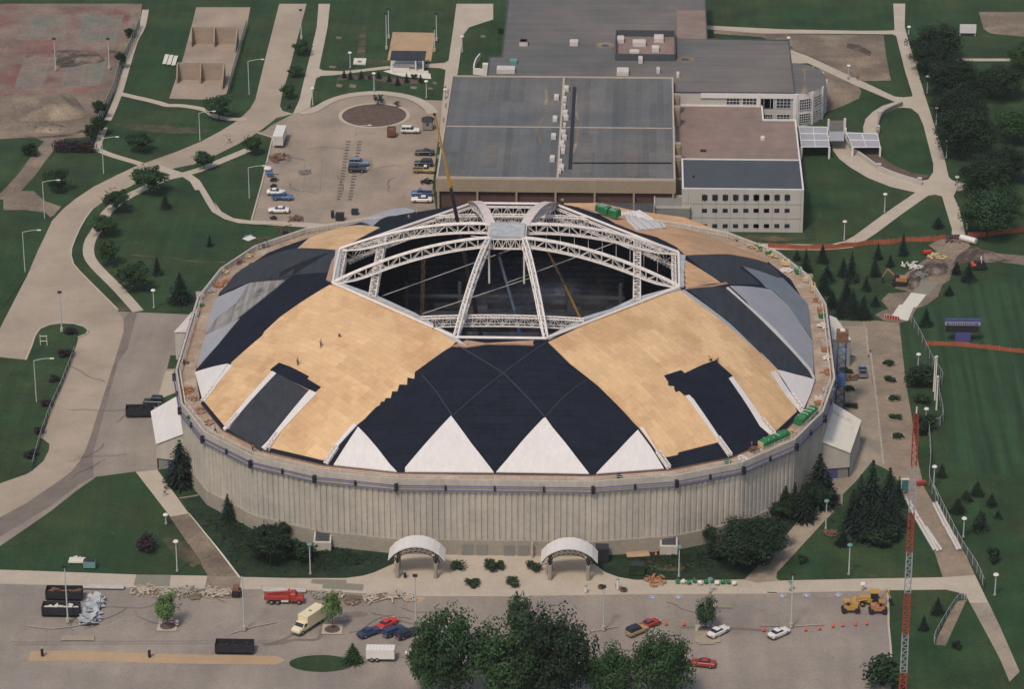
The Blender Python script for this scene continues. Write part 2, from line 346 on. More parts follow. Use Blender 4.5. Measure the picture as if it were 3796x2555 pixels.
sheet('parking_lot','A 1960 925 2085 965 2000 1330 A2 1910 265 B2 0 280 300 290 700 500 1500 700 1400 0 B 1390 1480 1400 1330 1440 1000 1480 655 1330 650 1250 620 1150 600 1000 580 900 580 760 590 640 615 540 645 440 695 380 712 240 765 B 60 860 0 905',lotc)
sheet('path','B 450 -150 435 45 380 280 330 480 290 650 235 770 380 712 385 660 430 470 470 450 560 445 700 430 850 410 1000 395 1240 375 1330 380 1460 385 1505 400 1480 640 1445 1000 1520 1000 1550 600 1605 430 1650 110 1700 45 1900 -20 1900 -150 1595 -150 1570 45 1530 320 1500 340 1440 345 1250 355 1000 370 800 395 640 410 490 405 455 388 525 45 545 -150',conc)
ribbon('sidewalk_ring','B 310 765 400 738 470 705 540 665 640 628 760 603 900 592 1000 594 1150 615 1260 648 1350 700 1400 760',3.0,conc)
ribbon('kerb_line','B 300 775 410 760 480 728 545 688 640 646 760 621 900 609 1000 611 1150 635 1240 668 1330 735',.5,asphd)
_c=G('B',912,778); _ro=(G('B',1209,780)-_c).length; _ri=(G('B',1180,778)-_c).length
sheet('roundabout_kerb','',conc,pts=circle(_c,_ro,40)); sheet('roundabout_bed','',mulch,pts=circle(_c,_ri,40))
sheet('sand_court','B 1065 85 1420 92 1385 330 1020 325',sand)
sheet('patio','B 1050 325 1325 325 1325 420 1378 430 1385 475 1320 470 1240 465 1150 455 1060 435 985 410 1045 400',concw)
sheet('bare_strip','B 800 45 850 45 830 350 760 350',grassy); sheet('bare_strip','B 840 310 1040 320 1040 350 850 368',grassy)
for s in ('B 600 120 650 125 630 145 590 142','B 1800 110 1840 115 1830 132 1795 128','B 540 365 595 368 590 385 540 382','B 600 515 650 522 640 545 595 540','B 710 515 765 525 755 550 705 545','B 1215 535 1270 540 1262 560 1210 555','B 1360 545 1400 550 1395 565 1355 562','B 1400 500 1435 505 1430 518 1400 516'): sheet('bare_patch',s,dirt)
sheet('shrub_bed','B 640 440 800 450 1000 460 1100 470 1230 480 1330 500 1300 515 1150 525 1040 510 900 480 700 478 600 490',mulch)
# left side walks
ribbon('path','A 1880 1065 1700 1140 1480 1230 1320 1275 1180 1310 1000 1395 880 1455 A2 740 165 680 240 620 350 575 420 555 500 570 580 640 670 800 830 968 1018',2.7,conc)
sheet('path','A 1390 1255 1480 1320 1530 1400 1630 1568 A2 1600 110 1660 190 1760 245 1880 262 2240 275 B2 500 290 500 330 0 300 A2 2240 298 1950 296 1800 285 1680 250 1580 190 1530 110 1475 10 A 1440 1400 1400 1330 1330 1285',conc)
ribbon('path','A 1320 1275 1200 1235 1100 1200',3,conc,sm=False)
ribbon('path','A 630 1062 720 1100 830 1135 980 1180 1010 1200',2.2,conc)
ribbon('path','A 1030 -100 1000 45 940 160 880 350 820 560 760 720 715 820',1.9,conc); ribbon('path','A 685 880 650 980 620 1062',1.9,conc)
ribbon('paved_band','A 815 598 930 625 1050 652 1160 680 1210 695 1350 700 1530 735 1620 790 1780 812 1860 800',2.3,conc)
ribbon('dirt_track','A -150 1480 36 1280 130 1150 220 1040 330 930',4.5,dirt)
sheet('gravel_drive','A2 -150 10 36 20 100 20 190 100 330 150 270 220 230 240 180 200 36 175 -150 180',dirt)
ribbon('dirt_trail','A2 880 545 1000 560 1200 575 1400 600 1550 610 1690 610',.9,grassy)
sheet('worn_grass','A 740 840 900 850 1200 860 1600 900 1500 930 1200 930 900 900',grassy)
sheet('worn_grass','A2 760 930 860 960 910 1015 800 1015',grassy)
sheet('construction_ground','A -250 -150 1000 -150 980 45 890 250 790 560 700 700 660 880 560 960 300 975 200 1000 100 960 -250 980',dirt)
sheet('tennis_surround','A -250 -150 930 -150 870 60 790 250 770 560 600 640 300 600 36 612 -250 620',courtr)
TC=['-10 -60 400 -60 370 152 45 152 -40 152','525 -60 850 -60 800 157 468 155','30 285 300 300 160 548 -60 545','385 285 735 300 640 530 310 540']
for s in TC:
    sheet('tennis_court','A '+s,courtg)
for s in ('A 100 40 60 150','A 245 40 225 150','A 370 40 340 152','A 560 40 480 155','A 665 40 640 155','A 800 40 765 155','A 410 290 340 530','A 540 300 490 535','A 700 300 640 525','A 240 300 150 545','A 50 150 370 152','A 470 155 800 157','A 60 420 190 425','A 360 480 650 480'):
    ribbon('court_line',s,.22,concf,sm=False)
sheet('dark_soil','A 240 240 420 235 560 250 640 270 700 320 640 345 560 340 430 375 330 385 270 350 300 300',dirtd)
sheet('dark_soil','A 36 280 100 265 90 290 36 300',dirtd)
sheet('dark_soil','A 700 235 790 240 780 258 720 255',dirtd)
sheet('clay_patch','A 330 590 560 600 760 560 650 760 560 900 480 760 430 640',dirt)
ribbon('soil_ridge','A 36 965 200 960 400 940 520 905',1.5,dirtd)
# handball court slabs
sheet('court_slab','A 1450 -120 1410 45 1345 290 1225 640 1560 650 1700 600 1790 330 1870 45 1900 -120',lotc)
# NE campus walks
sheet('bare_soil','E -300 60 100 95 400 105 1110 112 1130 280 1170 490 950 495 900 480 480 280 330 225 100 130 -300 100',dirt)
sheet('soil_bed','E 345 350 480 370 600 400 900 540 925 580 905 640 800 690 700 730 600 755 560 740 500 400',dirt)
sheet('dark_soil','E 810 180 900 190 1010 250 1000 290 880 240 800 215',dirtd)
sheet('path','E -400 30 -100 45 300 65 600 70 900 76 1150 75 1200 70 1200 45 1190 -150 1290 -150 1285 45 1325 190 1355 290 1430 318 1440 325 1385 350 1380 370 1455 620 1550 920 1610 1110 1650 1290 1680 1320 1790 1345 1805 1370 1770 1400 1710 1415 1690 1450 E2 1740 170 1790 385 1675 382 1678 340 1595 65 1540 50 1480 58 1250 220 1050 370 930 450 850 490 760 500 650 508 560 512 200 508 100 485 -60 460 60 455 560 465 680 460 790 435 870 390 1100 220 1375 32 E 1170 1375 980 1300 830 1210 740 1140 690 1070 668 990 790 990 840 1060 960 1140 1060 1225 1250 1290 1410 1325 1480 1312 1522 1250 1522 1180 1440 860 1400 770 1340 722 1270 714 1160 728 1085 790 1062 880 1068 950 945 950 940 880 960 810 1020 750 1100 700 1205 668 900 540 600 400 480 345 345 350 330 230 480 285 900 480 1200 622 1270 630 1345 622 1350 608 1290 420 1215 120 1185 105 1100 105 600 100 100 98 -400 60',conc)
ribbon('path','E 1710 318 2100 318 2600 318',2.2,conc,sm=False)
sheet('mulch_arc','E 905 1048 1040 1055 1100 1130 1200 1200 1350 1258 1495 1278 1450 1310 1380 1312 1250 1280 1100 1225 960 1140',mulch)
sheet('bare_strip','E2 0 385 400 400 560 415 300 440 60 440 -100 420',grassy)
sheet('gravel_path','E 1900 -80 1940 60 2000 100 2300 130 2300 -80',dirt)
# construction zone to the east
sheet('churned_soil','E2 1480 470 1620 400 1800 400 1830 480 1900 500 2070 540 2300 560 2300 640 2070 610 1900 620 1790 610 1690 650 1660 760 1600 800 1560 900 1480 960 1380 1000 1330 1095 1240 1120 1110 1100 1040 1050 1090 1020 1150 1000 1090 930 1150 870 1330 860 1200 830 1300 700 1480 570 1550 520',dirt)
sheet('dark_soil','E2 1830 480 1900 490 1960 560 2070 580 2200 600 2070 612 1900 600 1780 620 1680 640 1720 560',dirtd)
sheet('dark_soil','E2 1330 700 1480 610 1620 600 1660 640 1640 700 1560 740 1440 720 1400 790 1350 850 1280 820',dirtd)
sheet('new_slab','E2 1360 865 1430 765 1560 782 1482 888',concf)
sheet('new_slab','E2 1170 1070 1240 965 1265 965 1340 865 1465 882 1380 990 1360 985 1310 1100',concw)
# right hand plaza and walks
RP='E2 600 1095 945 1103 1050 1098 1240 1120 1260 1300 1290 1568 E3 1300 300 1345 560 1400 950 1450 1150 1700 1568 E4 1590 0 1800 350 1945 665 1665 690 1600 800 150 820 0 830 C4 1500 830 1500 720 2050 700 2330 410 E3 300 1400 500 1000 600 600 680 200 E2 680 1400'
sheet('plaza',RP,plazb)
sheet('plaza_lane','E2 600 1095 945 1103 965 1160 1000 1568 E3 1050 400 1110 950 1115 1010 770 1250 490 1568 E4 230 640 C4 2330 830 1900 830 2060 700 2330 410 E3 300 1400 500 1000 600 600 680 200 E2 680 1400',plaza)
ribbon('kerb_line','E2 965 1160 985 1400 E3 1000 0 1050 400 1110 950',.35,linew,sm=False)
sheet('new_slab','E2 755 1100 930 1103 945 1140 770 1150',concf)
sheet('grass_triangle','E3 1010 930 1150 1000 1250 1110 E4 1340 20 1500 310 1600 480 1665 682 1000 693 260 712 228 690 235 640 420 440 640 200 770 80 E3 770 1290 770 1200 880 1090',grass)
sheet('sidewalk','A4 -250 615 45 625 1000 660 1600 670 1900 680 2330 690 B4 700 690 850 670 950 640 1120 560 1130 400 C4 600 400 740 560 850 640 960 680 1100 705 1500 708 2050 703 2150 730 E4 260 712 1665 684 1945 665 2060 905 1900 905 1870 850 1800 815 1690 790 1190 795 150 818 C4 2330 822 1800 825 1000 830 200 845 B4 2330 850 1200 850 500 800 0 790 A4 1600 785 940 770 45 740 -250 730',conc)
sheet('fresh_panel','A4 990 660 1290 666 1278 765 968 755',concf); sheet('fresh_panel','B4 410 700 710 705 710 735 860 745 850 800 500 780 505 745 400 735',concf)
sheet('fresh_panel','A4 1605 672 1895 683 1885 790 1580 780',plazb)
sheet('diagonal_walk','A3 948 1012 1128 995 1390 1360 1240 1392',conc)
sheet('torn_up_walk','A4 1280 160 1450 130 1880 682 1610 672 1490 470',dirt)
ribbon('form_board','A3 1390 1355 A4 1450 130 1660 390 1885 685',.35,concw,sm=False)
sheet('path','E4 1900 905 2062 905 2160 1110 2330 1500 2230 1600 2160 1390',plaza)
sheet('parking_asphalt','A4 -400 725 45 742 940 772 1600 786 B4 0 792 500 802 1200 852 2330 852 C4 200 847 1000 832 1800 827 2330 824 E4 150 820 1190 797 1195 1100 1215 1290 1230 2200 A4 -400 2200',asph)
sheet('rubble','A4 940 775 1590 790 1890 795 1930 850 1780 870 1500 840 1200 850 960 820',dirt)
sheet('broken_concrete','B4 380 800 560 815 700 830 900 850 1000 820 1180 835 1400 850 1350 890 1250 905 1180 870 880 890 740 940 640 930 560 880 420 860',dirt)
sheet('sand_heap','B4 1200 865 1290 840 1400 860 1340 900 1230 905',sand)
ribbon('skid_marks','C4 1500 1120 1900 1125 2300 1150',1.0,asphd)
for s in ('B4 -10 1270 120 1240 230 1190 270 1130 300 1080','B4 0 1270 150 1255 260 1225 460 1220 500 1130 560 1085','B4 420 1080 520 1050 640 1070 760 1050'):
    ribbon('tyre_marks',s,.9,asphd)
sheet('damp_patch','B4 480 1060 640 1050 760 1060 740 1080 600 1090 430 1110',asphd)
sheet('damp_patch','B4 640 1005 700 985 830 978 900 1000 860 1025 720 1035',asphd)
# planting near the dome
sheet('ground_cover','A4 1390 -40 1560 -60 1700 60 2000 180 B4 230 250 420 300 1070 440 1125 480 1120 565 950 640 850 668 700 690 330 685 0 685 A4 1900 678 1450 130',grassd)
sheet('ground_cover','C4 740 560 790 470 1290 420 1480 400 1700 300 2330 -60 E3 700 1110 540 1290 400 1420 E4 0 660 C4 2330 410 2050 690 1900 700 1500 706 1100 703 960 678 850 638',grassd)
sheet('worn_grass','C4 1200 540 1400 510 1650 500 1640 580 1500 630 1250 620',grassy)
sheet('worn_grass','A4 1200 340 1330 350 1450 400 1560 560 1480 600 1330 500',grassy)
ribbon('edging','A3 1310 1232 1440 1210 1560 1180',.6,plazb)
# grass islands on the left
sheet('grass_island','A2 36 1425 80 1320 110 1230 150 1170 230 1135 330 1120 440 1125 520 1150 555 1180 540 1210 470 1240 460 1280 A3 440 0 400 130 320 330 240 500 200 640 150 730 180 740 230 780 225 830 180 920 90 1000 36 1030 -250 1130 A2 -200 1400',grass)
sheet('grass_verge','A2 36 180 200 200 250 255 180 420 140 500 80 640 36 745 -250 1100 -250 180',grass)
sheet('sidewalk_strip','A4 75 1325 400 1318 1300 1348 2200 1366 2280 1400 2200 1440 1300 1430 400 1405 60 1410',sand)
sheet('green_mound','',grass,pts=circle(G('B4',490,1430),6,24,3.2))
sheet('grass_corner','E4 1193 797 1690 792 1800 817 1870 853 1930 965 2160 1392 2330 1800 1240 1800 1217 1290',grass)
sheet('gravel_drain','E4 1780 890 1870 880 1690 1275 1600 1270 1620 1200',dirt)
ribbon('kerb','E4 1193 797 1197 1100 1215 1290 1228 1500',.4,conc,sm=False,hh=.1)
ribbon('kerb','A4 -250 736 45 743 940 773',.35,conc,sm=False,hh=.1)
ribbon('kerb','C4 200 845 1000 831 1800 826 2330 823 E4 150 819 1190 796',.35,conc,sm=False,hh=.1)
ribbon('kerb','A2 36 1425 80 1320 110 1230 150 1170 230 1135 330 1120 440 1125 520 1150 555 1180 540 1210 470 1240',.4,conc,sm=False,hh=.12)
ribbon('kerb','A2 590 171 530 250 480 340 440 430 415 500 410 560 430 630 480 690 600 810 720 930 800 1010',.4,conc,sm=False,hh=.12)
ribbon('kerb','A2 1910 265 A 2000 1330 2085 965 1960 925',.4,conc,sm=False,hh=.12)
# painted markings
def line(s,w_=.12,m=linew): ribbon('painted_line',s,w_,m,sm=False)
for i in range(13):
    x=560+i*130; line(f'A4 {x} {1130-8*(i%2)} {x+190} {1050-8*(i%2)}',.14)
for i in range(17):
    x=230+i*62; line(f'C4 {x} 850 {x+55} 884',.13)
for i in range(5):
    x=700+i*260; line(f'C4 {x-40} {1175+i*3} {x+160} {1110+i*3}',.13)
for i in range(6):
    x=-60+i*180; line(f'E4 {x} 830 {x+70} 868',.13)
for i in range(7):
    line(f'E4 {560+i*22} 830 {600+i*22} 862',.16); 
    if i<6: line(f'E4 {845+i*20} 828 {890+i*20} 850',.16)
for k in ('C4 1215 858','C4 1435 855','E4 235 845','E4 445 842','E4 720 838'):
    q=k.split(); a=float(q[1]); b=float(q[2]); s=f'{q[0]} {a} {b} {a+42} {b-22} {a+88} {b-2} {a+44} {b+24}'
    sheet('accessible_bay_marking',s,linew); s=f'{q[0]} {a+16} {b} {a+43} {b-14} {a+74} {b-1} {a+44} {b+16}'; sheet('accessible_bay_marking',s,bluep)
    c=G(q[0],a+44,b+1); line(f'{q[0]} {a+38} {b-7} {a+43} {b+5}',.16,white); line(f'{q[0]} {a+43} {b+5} {a+58} {b+4}',.16,white); line(f'{q[0]} {a+34} {b+2} {a+46} {b+10}',.14,white)
for r in range(22):
    for c in (0,1):
        a=590+c*95+(22-r)*4; b=1000+r*24 if r<24 else 0
        if b<1500: line(f'B {a} {b} {a+40-(r%3)*4} {b}',.5 if r<3 else .55,asphd) if r%1==0 else None
for x in (330,470,610): line(f'B {x} 1180 {x-10} 1420',.1)
for k,u,v,r_ in (('A4',1262,1110,67/2.33),('B4',587,1138,68/2.33),('C4',1710,1143,65/2.33)):
    c=G(k,u,v); r=r_/proj(c)[2]; sheet('tree_pit_kerb','',conc,pts=[Vector((c.x+a*r*1.3,c.y+b*r*1.3,0)) for a,b in ((-1,-1),(1,-1),(1,1),(-1,1))]); sheet('tree_pit','',mulch,pts=circle(c,r,24))
PLANT=[('E3',1145,110),('E3',1165,250),('E3',1190,405),('E3',1205,560),('E3',1228,715),('E3',805,180),('E3',822,322),('E3',838,468)]
for k,u,v in PLANT:
    c=G(k,u,v+4); sheet('planter_kerb','',conc,pts=circle(c,1.55,20)); sheet('planter_bed','',mulch,pts=circle(c,1.3,20))
# wear on the paving: oil stains, patches, cracks, worn bay lines
rw=random.Random(21)
for i in range(7):
    u=rw.uniform(0,2200); v=rw.uniform(950,1300); k=rw.choice(['A4','B4','C4']); c=G(k,u,v); w_,h_=rw.uniform(3,7),rw.uniform(2,5); sheet('asphalt_patch','',asph if i%2 else plaza,pts=[Vector((c.x+a*w_,c.y+b*h_,0)) for a,b in ((0,0),(1,.05),(.98,1),(-.02,.95))])
for i in range(26):
    k=rw.choice(['A4','B4','C4','A3','B']); u=rw.uniform(100,2200); v=rw.uniform(900,1330)
    if k=='A3': u=rw.uniform(650,1000); v=rw.uniform(0,950)
    if k=='B': u=rw.uniform(150,1350); v=rw.uniform(950,1480)
    c=G(k,u,v); a=rw.uniform(0,6.3); pts=[c.copy()]
    for j in range(6): a+=rw.uniform(-.5,.5); c=c+Vector((math.cos(a),math.sin(a),0))*rw.uniform(1,2.6); pts.append(c.copy())
    ribbon('crack','',.14,asphd,pts=pts)
for i in range(5):
    line(f'A4 {-100+i*30} {1250+i*22} {2300} {1235+i*20}',.08,asphd) if i<2 else None
for s in ('C4 680 1170 830 1140 960 1115','C4 700 1180 760 1130','A4 1800 1180 2000 1120 2200 1080','A4 60 1110 250 1135 480 1110','C4 2250 1160 E4 200 1150 400 1115 640 1100'): ribbon('worn_line',s,.3,linew)
# ============================================================ DOME
V1=[(19.29,69.),(35.6,65.8),(48.8,59.56),(59.56,48.8),(65.8,35.6),(69.,19.29)]
def ring(scale_or_off=0):
    q=V1; pts=[]
    pts+= [(x,y) for x,y in q]+[(x,-y) for x,y in q[::-1]]+[(-x,-y) for x,y in q]+[(-x,y) for x,y in q[::-1]]
    if scale_or_off: 
        n=len(pts); out=[]
        for i in range(n):
            a=Vector(pts[i-1]);b=Vector(pts[i]);c=Vector(pts[(i+1)%n])
            d1=(b-a).normalized(); d2=(c-b).normalized(); n1=Vector((d1.y,-d1.x)); n2=Vector((d2.y,-d2.x))
            if n1.dot(b)<0: n1=-n1
            if n2.dot(b)<0: n2=-n2
            bi=(n1+n2).normalized(); out.append(tuple(b+bi*(scale_or_off/bi.dot(n1))))
        pts=out
    return pts
RIM=ring(); INS=ring(-3.9)
HC,HR=9.2,36.5
HOLE=[(HC,HR),(HR,HC),(HR,-HC),(HC,-HR),(-HC,-HR),(-HR,-HC),(-HR,HC),(-HC,HR)]
def rad(poly,th):
    c,s=math.cos(th),math.sin(th); best=None
    for i in range(len(poly)):
        x1,y1=poly[i];x2,y2=poly[(i+1)%len(poly)]; dx,dy=x2-x1,y2-y1
        den=c*dy-s*dx
        if abs(den)<1e-9: continue
        t=(x1*dy-y1*dx)/den; u=(x1*s-y1*c)/den
        if t>0 and -1e-6<=u<=1+1e-6 and (best is None or t<best): best=t
    return best
def Z(x,y):
    th=math.atan2(y,x); r=math.hypot(x,y); a=rad(HOLE,th); b=rad(INS,th); u=max(0,min(1.03,(r-a)/(b-a)))
    return 32.4-8.4*u-8.0*u*u
def onroof(k,u,v):
    d=ray(*px(k,u,v)); t0=(40-CAM.z)/d.z; t1=(12-CAM.z)/d.z; N=90; prev=t0
    def f(t): p=CAM+d*t; return p.z-Z(p.x,p.y)
    for i in range(1,N+1):
        t=t0+(t1-t0)*i/N
        if f(t)<=0:
            a,b=prev,t
            for _ in range(18):
                c=(a+b)/2
                if f(c)>0: a=c
                else: b=c
            return CAM+d*b
        prev=t
    return CAM+d*t1
def PR(s):
    out=[];k='D';buf=[]
    for t in s.split():
        if t[0].isalpha(): k=t
        else:
            buf.append(float(t))
            if len(buf)==2: out.append(onroof(k,buf[0],buf[1])); buf=[]
    return out
dome=thing('stadium','huge domed stadium with fluted wall, its roof half rebuilt around a dark opening','stadium',(0,0,0))
def drape(name,s,mt,off=.12,step=1.6,label=None,pts=None,th=0):
    pts=pts or PR(s); bm=bmesh.new()
    f=bm.faces.new([bm.verts.new((p.x,p.y,0)) for p in pts]); bm.normal_update()
    if f.normal.z<0: f.normal_flip()
    xs=[p.x for p in pts]; ys=[p.y for p in pts]
    bmesh.ops.triangulate(bm,faces=bm.faces[:])
    for lo,hi,no in ((min(xs),max(xs),(1,0,0)),(min(ys),max(ys),(0,1,0))):
        t=math.floor(lo/step)*step+step
        while t<hi:
            bmesh.ops.bisect_plane(bm,geom=bm.verts[:]+bm.edges[:]+bm.faces[:],plane_co=(no[0]*t,no[1]*t,0),plane_no=no); t+=step
    for v in bm.verts: v.co.z=Z(v.co.x,v.co.y)+off
    # turned-down border gives the sheet a visible thickness
    be=[e for e in bm.edges if len(e.link_faces)==1]
    r=bmesh.ops.extrude_edge_only(bm,edges=be)
    for v in [q for q in r['geom'] if isinstance(q,bmesh.types.BMVert)]: v.co.z-=off+.02
    bmesh.ops.recalc_face_normals(bm,faces=bm.faces)
    me=bpy.data.meshes.new(name); bm.to_mesh(me); bm.free(); me.materials.append(mt)
    o=bpy.data.objects.new(name,me); COL.objects.link(o); o.parent=dome
    if label: o['label']=label
    return o
# wall with vertical flutes
def flute(pts,pitch=1.21,d=.24):
    out=[]; n=len(pts)
    for i in range(n):
        a=Vector(pts[i]);b=Vector(pts[(i+1)%n]); L=(b-a).length; k=max(1,round(L/pitch)); t=(b-a)/L; nn=Vector((t.y,-t.x))
        if nn.dot((a+b)/2)<0: nn=-nn
        for j in range(k):
            q=a+t*(L*j/k); s=L/k
            for f,o_ in ((0,-d),(.16,-d),(.30,0),(.86,0)): out.append(tuple(q+t*(s*f)+nn*o_))
    return out
mb=M(); fl=flute(RIM); mb.prism(fl,3.0,14.2,cap=False); mb.build('fluted_wall',wallc,dome)
mb=M(); mb.prism(ring(.25),-.2,3.35,cap=False); a=ring(.25);b=ring(-.6); n=len(a)
mb.add([(x,y,3.35) for x,y in a]+[(x,y,3.35) for x,y in b],[(i,(i+1)%n,n+(i+1)%n,n+i) for i in range(n)]); mb.build('plinth',plinc,dome)
mb=M(); R_=[ring(.12),ring(.22),ring(.22),ring(-.18),ring(-.18)]; zz=[14.0,14.3,16.75,16.75,15.3]
mb.v=[(x,y,z) for r,z in zip(R_,zz) for x,y in r]; mb.f=[(k*n+i,k*n+(i+1)%n,(k+1)*n+(i+1)%n,(k+1)*n+i) for k in range(4) for i in range(n)]; mb.mi=[0]*len(mb.f)
mb.build('parapet',wallc,dome)
a=ring(-.18); b=ring(-4.3); mb=M(); mb.add([(x,y,15.5) for x,y in a]+[(x,y,15.7) for x,y in b],[(i,(i+1)%n,n+(i+1)%n,n+i) for i in range(n)]); mb.build('gutter_walkway',gutm,dome)
a=ring(-3.95); mb=M(); mb.prism(a,15.4,16.1,cap=False); mb.build('roof_kerb',plyc,dome)
for zc in (14.55,15.5):
    mb=M(); q=ring(.62)
    for i in range(n): mb.tube((*q[i],zc),(*q[(i+1)%n],zc),.10,6)
    mb.build('purple_rail',purp,dome)
q=ring(.55)
for i in range(n):
    x,y=q[i]; rz=math.atan2(y,x); mb=M(); mb.box((x,y,15.05),(.7,.6,1.6),rz); mb.build('junction_box',darkm,dome)

for i in range(n):
    a_=Vector(q[i]);b_=Vector(q[(i+1)%n]); k=4 if (b_-a_).length>30 else 2
    for j in range(1,k): p=a_.lerp(b_,j/k); mb=M(); mb.box((p.x,p.y,15.05),(.4,.35,1.15),math.atan2(p.y,p.x)); mb.build('rail_bracket',darkm,dome)

# temporary guard rail on the gutter edge
mb=M(); q=ring(-.7)
for i in range(n):
    a_=Vector(q[i]);b_=Vector(q[(i+1)%n]); L=(b_-a_).length; k=max(1,round(L/2.4))
    for zc in (16.3,16.85,17.25): mb.tube((a_.x,a_.y,zc),(b_.x,b_.y,zc),.035,4)
    for j in range(k):
        p=a_.lerp(b_,j/k); mb.tube((p.x,p.y,15.5),(p.x,p.y,17.3),.045,4)
mb.build('guard_rail',steelw,dome)
# roof base
ths=sorted(set([round(math.atan2(y,x),6) for x,y in HOLE+INS]+[round(-math.pi+2*math.pi*i/176,6) for i in range(176)])); K=16
mb=M(); vs=[]
for th in ths:
    a_=rad(HOLE,th);b_=rad(INS,th)
    for k in range(K+1): r=a_+(b_-a_)*k/K; x,y=r*math.cos(th),r*math.sin(th); vs.append((x,y,32.4-8.4*k/K-8.0*(k/K)**2))
T=len(ths); mb.add(vs,[(i*(K+1)+k,((i+1)%T)*(K+1)+k,((i+1)%T)*(K+1)+k+1,i*(K+1)+k+1) for i in range(T) for k in range(K)])
mb.build('roof_deck',black,dome)
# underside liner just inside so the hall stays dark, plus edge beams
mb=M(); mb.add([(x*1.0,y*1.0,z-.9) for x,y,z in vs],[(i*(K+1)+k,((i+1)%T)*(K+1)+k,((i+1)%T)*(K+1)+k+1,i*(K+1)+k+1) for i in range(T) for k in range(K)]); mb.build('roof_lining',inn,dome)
# sheathing and cladding patches (roof outlines surveyed on the dome surface)
drape('plywood_sheathing','B2 545 800 880 900 1250 1060 1590 1275 1555 1312 B3 1500 0 1250 180 1245 235 1188 225 1185 285 1122 283 1105 340 1062 340 1050 395 1010 395 995 425 970 425 960 455 930 470 900 500 870 530 840 565 770 620 520 890 490 914 60 812 A3 2060 815 1690 635 1520 430 1740 120 A2 1740 1450 2000 1222 B2 0 1190 130 1070 300 950',ply)
drape('plywood_sheathing','C2 340 1278 650 1132 1060 952 1440 848 1840 1140 C3 2070 0 2240 160 E3 390 510 200 688 C3 2190 690 1860 640 1750 765 1425 848 1415 870 1310 890 1240 840 1090 640 1050 600 970 510 750 290 520 110 410 0',ply)
drape('plywood_sheathing','B2 275 498 600 322 650 318 960 325 800 410 620 512',ply)
drape('plywood_sheathing','C2 470 122 760 120 1060 185 1470 240 1730 340 2016 490 2170 600 2160 617 1840 546 1482 556 1400 480 1240 400 1080 360 900 290 760 210 600 160',ply2)
drape('plywood_sheathing','C2 1470 590 1772 782 1640 800 1490 828 1462 780 1490 800 1462 740 1490 760 1462 700 1480 715 1462 650 1480 660',ply2)
drape('plank_strip','C2 1480 828 1700 805 1820 780 1832 795 1700 820 1480 840',plyc,.2)
drape('charcoal_sheet','A3 1718 662 2075 195 B3 75 190 375 340 20 800 -30 835',chard,.2)
drape('black_sheet','B3 122 108 370 222 355 242 468 310 425 350 380 335 70 190 A3 2065 165',black,.24)
drape('black_sheet','C3 1305 215 1445 170 1475 195 1730 90 1875 220 1840 235 2000 460 2190 700 2175 740 1880 870 1750 735 1545 400 1480 385 1430 340 1400 350 1385 320 1395 310 1375 298 1355 300 1335 290 1340 270',black,.24)
drape('white_strip','A3 2080 180 2115 198 1740 620 1690 668 1672 655 1720 590',fabw,.3); drape('white_strip','B3 375 335 435 365 130 690 60 770 15 830 -25 815 30 760',fabw,.3)
drape('white_strip','B3 735 615 768 626 610 800 560 890 525 945 490 935 560 820',fabw,.2)
drape('white_strip','A3 1718 118 1752 130 1640 265 1520 425 1500 415 1600 280',fabw,.2)
drape('white_strip','C3 1100 645 1130 650 1250 850 1355 975 1335 990 1270 900 1235 835',fabw,.3)
drape('white_strip','C3 1480 385 1512 378 1552 420 1760 725 1872 865 1850 880 1745 745',fabw,.3)
drape('white_strip','C3 1840 240 1872 225 2110 560 E3 200 715 180 722 C3 2100 640',fabw,.3)
drape('white_strip','E3 172 186 212 172 330 345 450 510 425 530 300 380',fabw,.2)
for s in ('B3 575 955 778 640 855 720 940 820 1040 950 1100 1012','B3 1168 1012 1168 980 1360 755 1550 548 1720 780 1905 1018','B3 1925 1015 C3 0 910 150 730 300 570 318 562 380 650 480 770 580 900 680 1028','C3 740 1028 910 850 1085 665 1200 820 1300 985'):
    drape('white_fabric_panel',s,fabw,.2)
drape('white_fabric_panel','A3 1440 185 1715 115 1600 280 1500 410',fabw,.2,label='greyish triangular fabric panel on the left edge')
drape('white_fabric_panel','E3 225 165 380 205 540 248 500 370 450 485 330 330',fabw,.2)
drape('grey_fabric_panel','C2 1850 812 2100 828 2195 845 E2 310 970 520 1270 530 1560 E3 538 215 450 90 E2 180 1145 0 985 C2 1980 930',fabg,.2)
drape('grey_fabric_panel','C2 1960 650 2100 690 2240 742 E2 270 742 480 960 515 1250 400 1090 250 900 190 842 C2 2150 825',fabb,.16)
drape('grey_fabric_panel','A2 1610 918 1760 850 1888 790 1830 940 1790 1075 1640 1150 1525 1212 1560 1060',fabg,.2)
drape('weathered_fabric_panel','A2 1892 790 2010 778 2190 768 2090 850 1950 960 1790 1085 1660 1165 1525 1212 1620 1080 1780 960',fabd,.26)
drape('grey_fabric_panel','A2 1520 1225 1640 1165 1812 1082 1640 1290 1455 1500 1480 1380',fabg,.2)
drape('charcoal_sheet','A2 1870 620 B2 230 500 600 512 560 640 540 700 -0 770 A2 2190 766 1888 782 1650 880 1590 900 1740 740',chard,.1)
drape('charcoal_sheet','C2 1490 560 1830 548 2150 620 E2 190 645 260 735 C2 2180 735 1950 650 1930 660 2100 800 1840 800 1700 740',chard,.1)
drape('charcoal_sheet','C2 1500 840 1820 818 2000 975 2180 1120 E2 150 1140 500 1530 E3 530 240 225 162 C3 2240 140 2070 0 C2 1850 1130',chard,.1)
drape('grey_deck_sheet','B2 640 305 1080 168 1180 165 1250 182 900 317',fabg,.2)
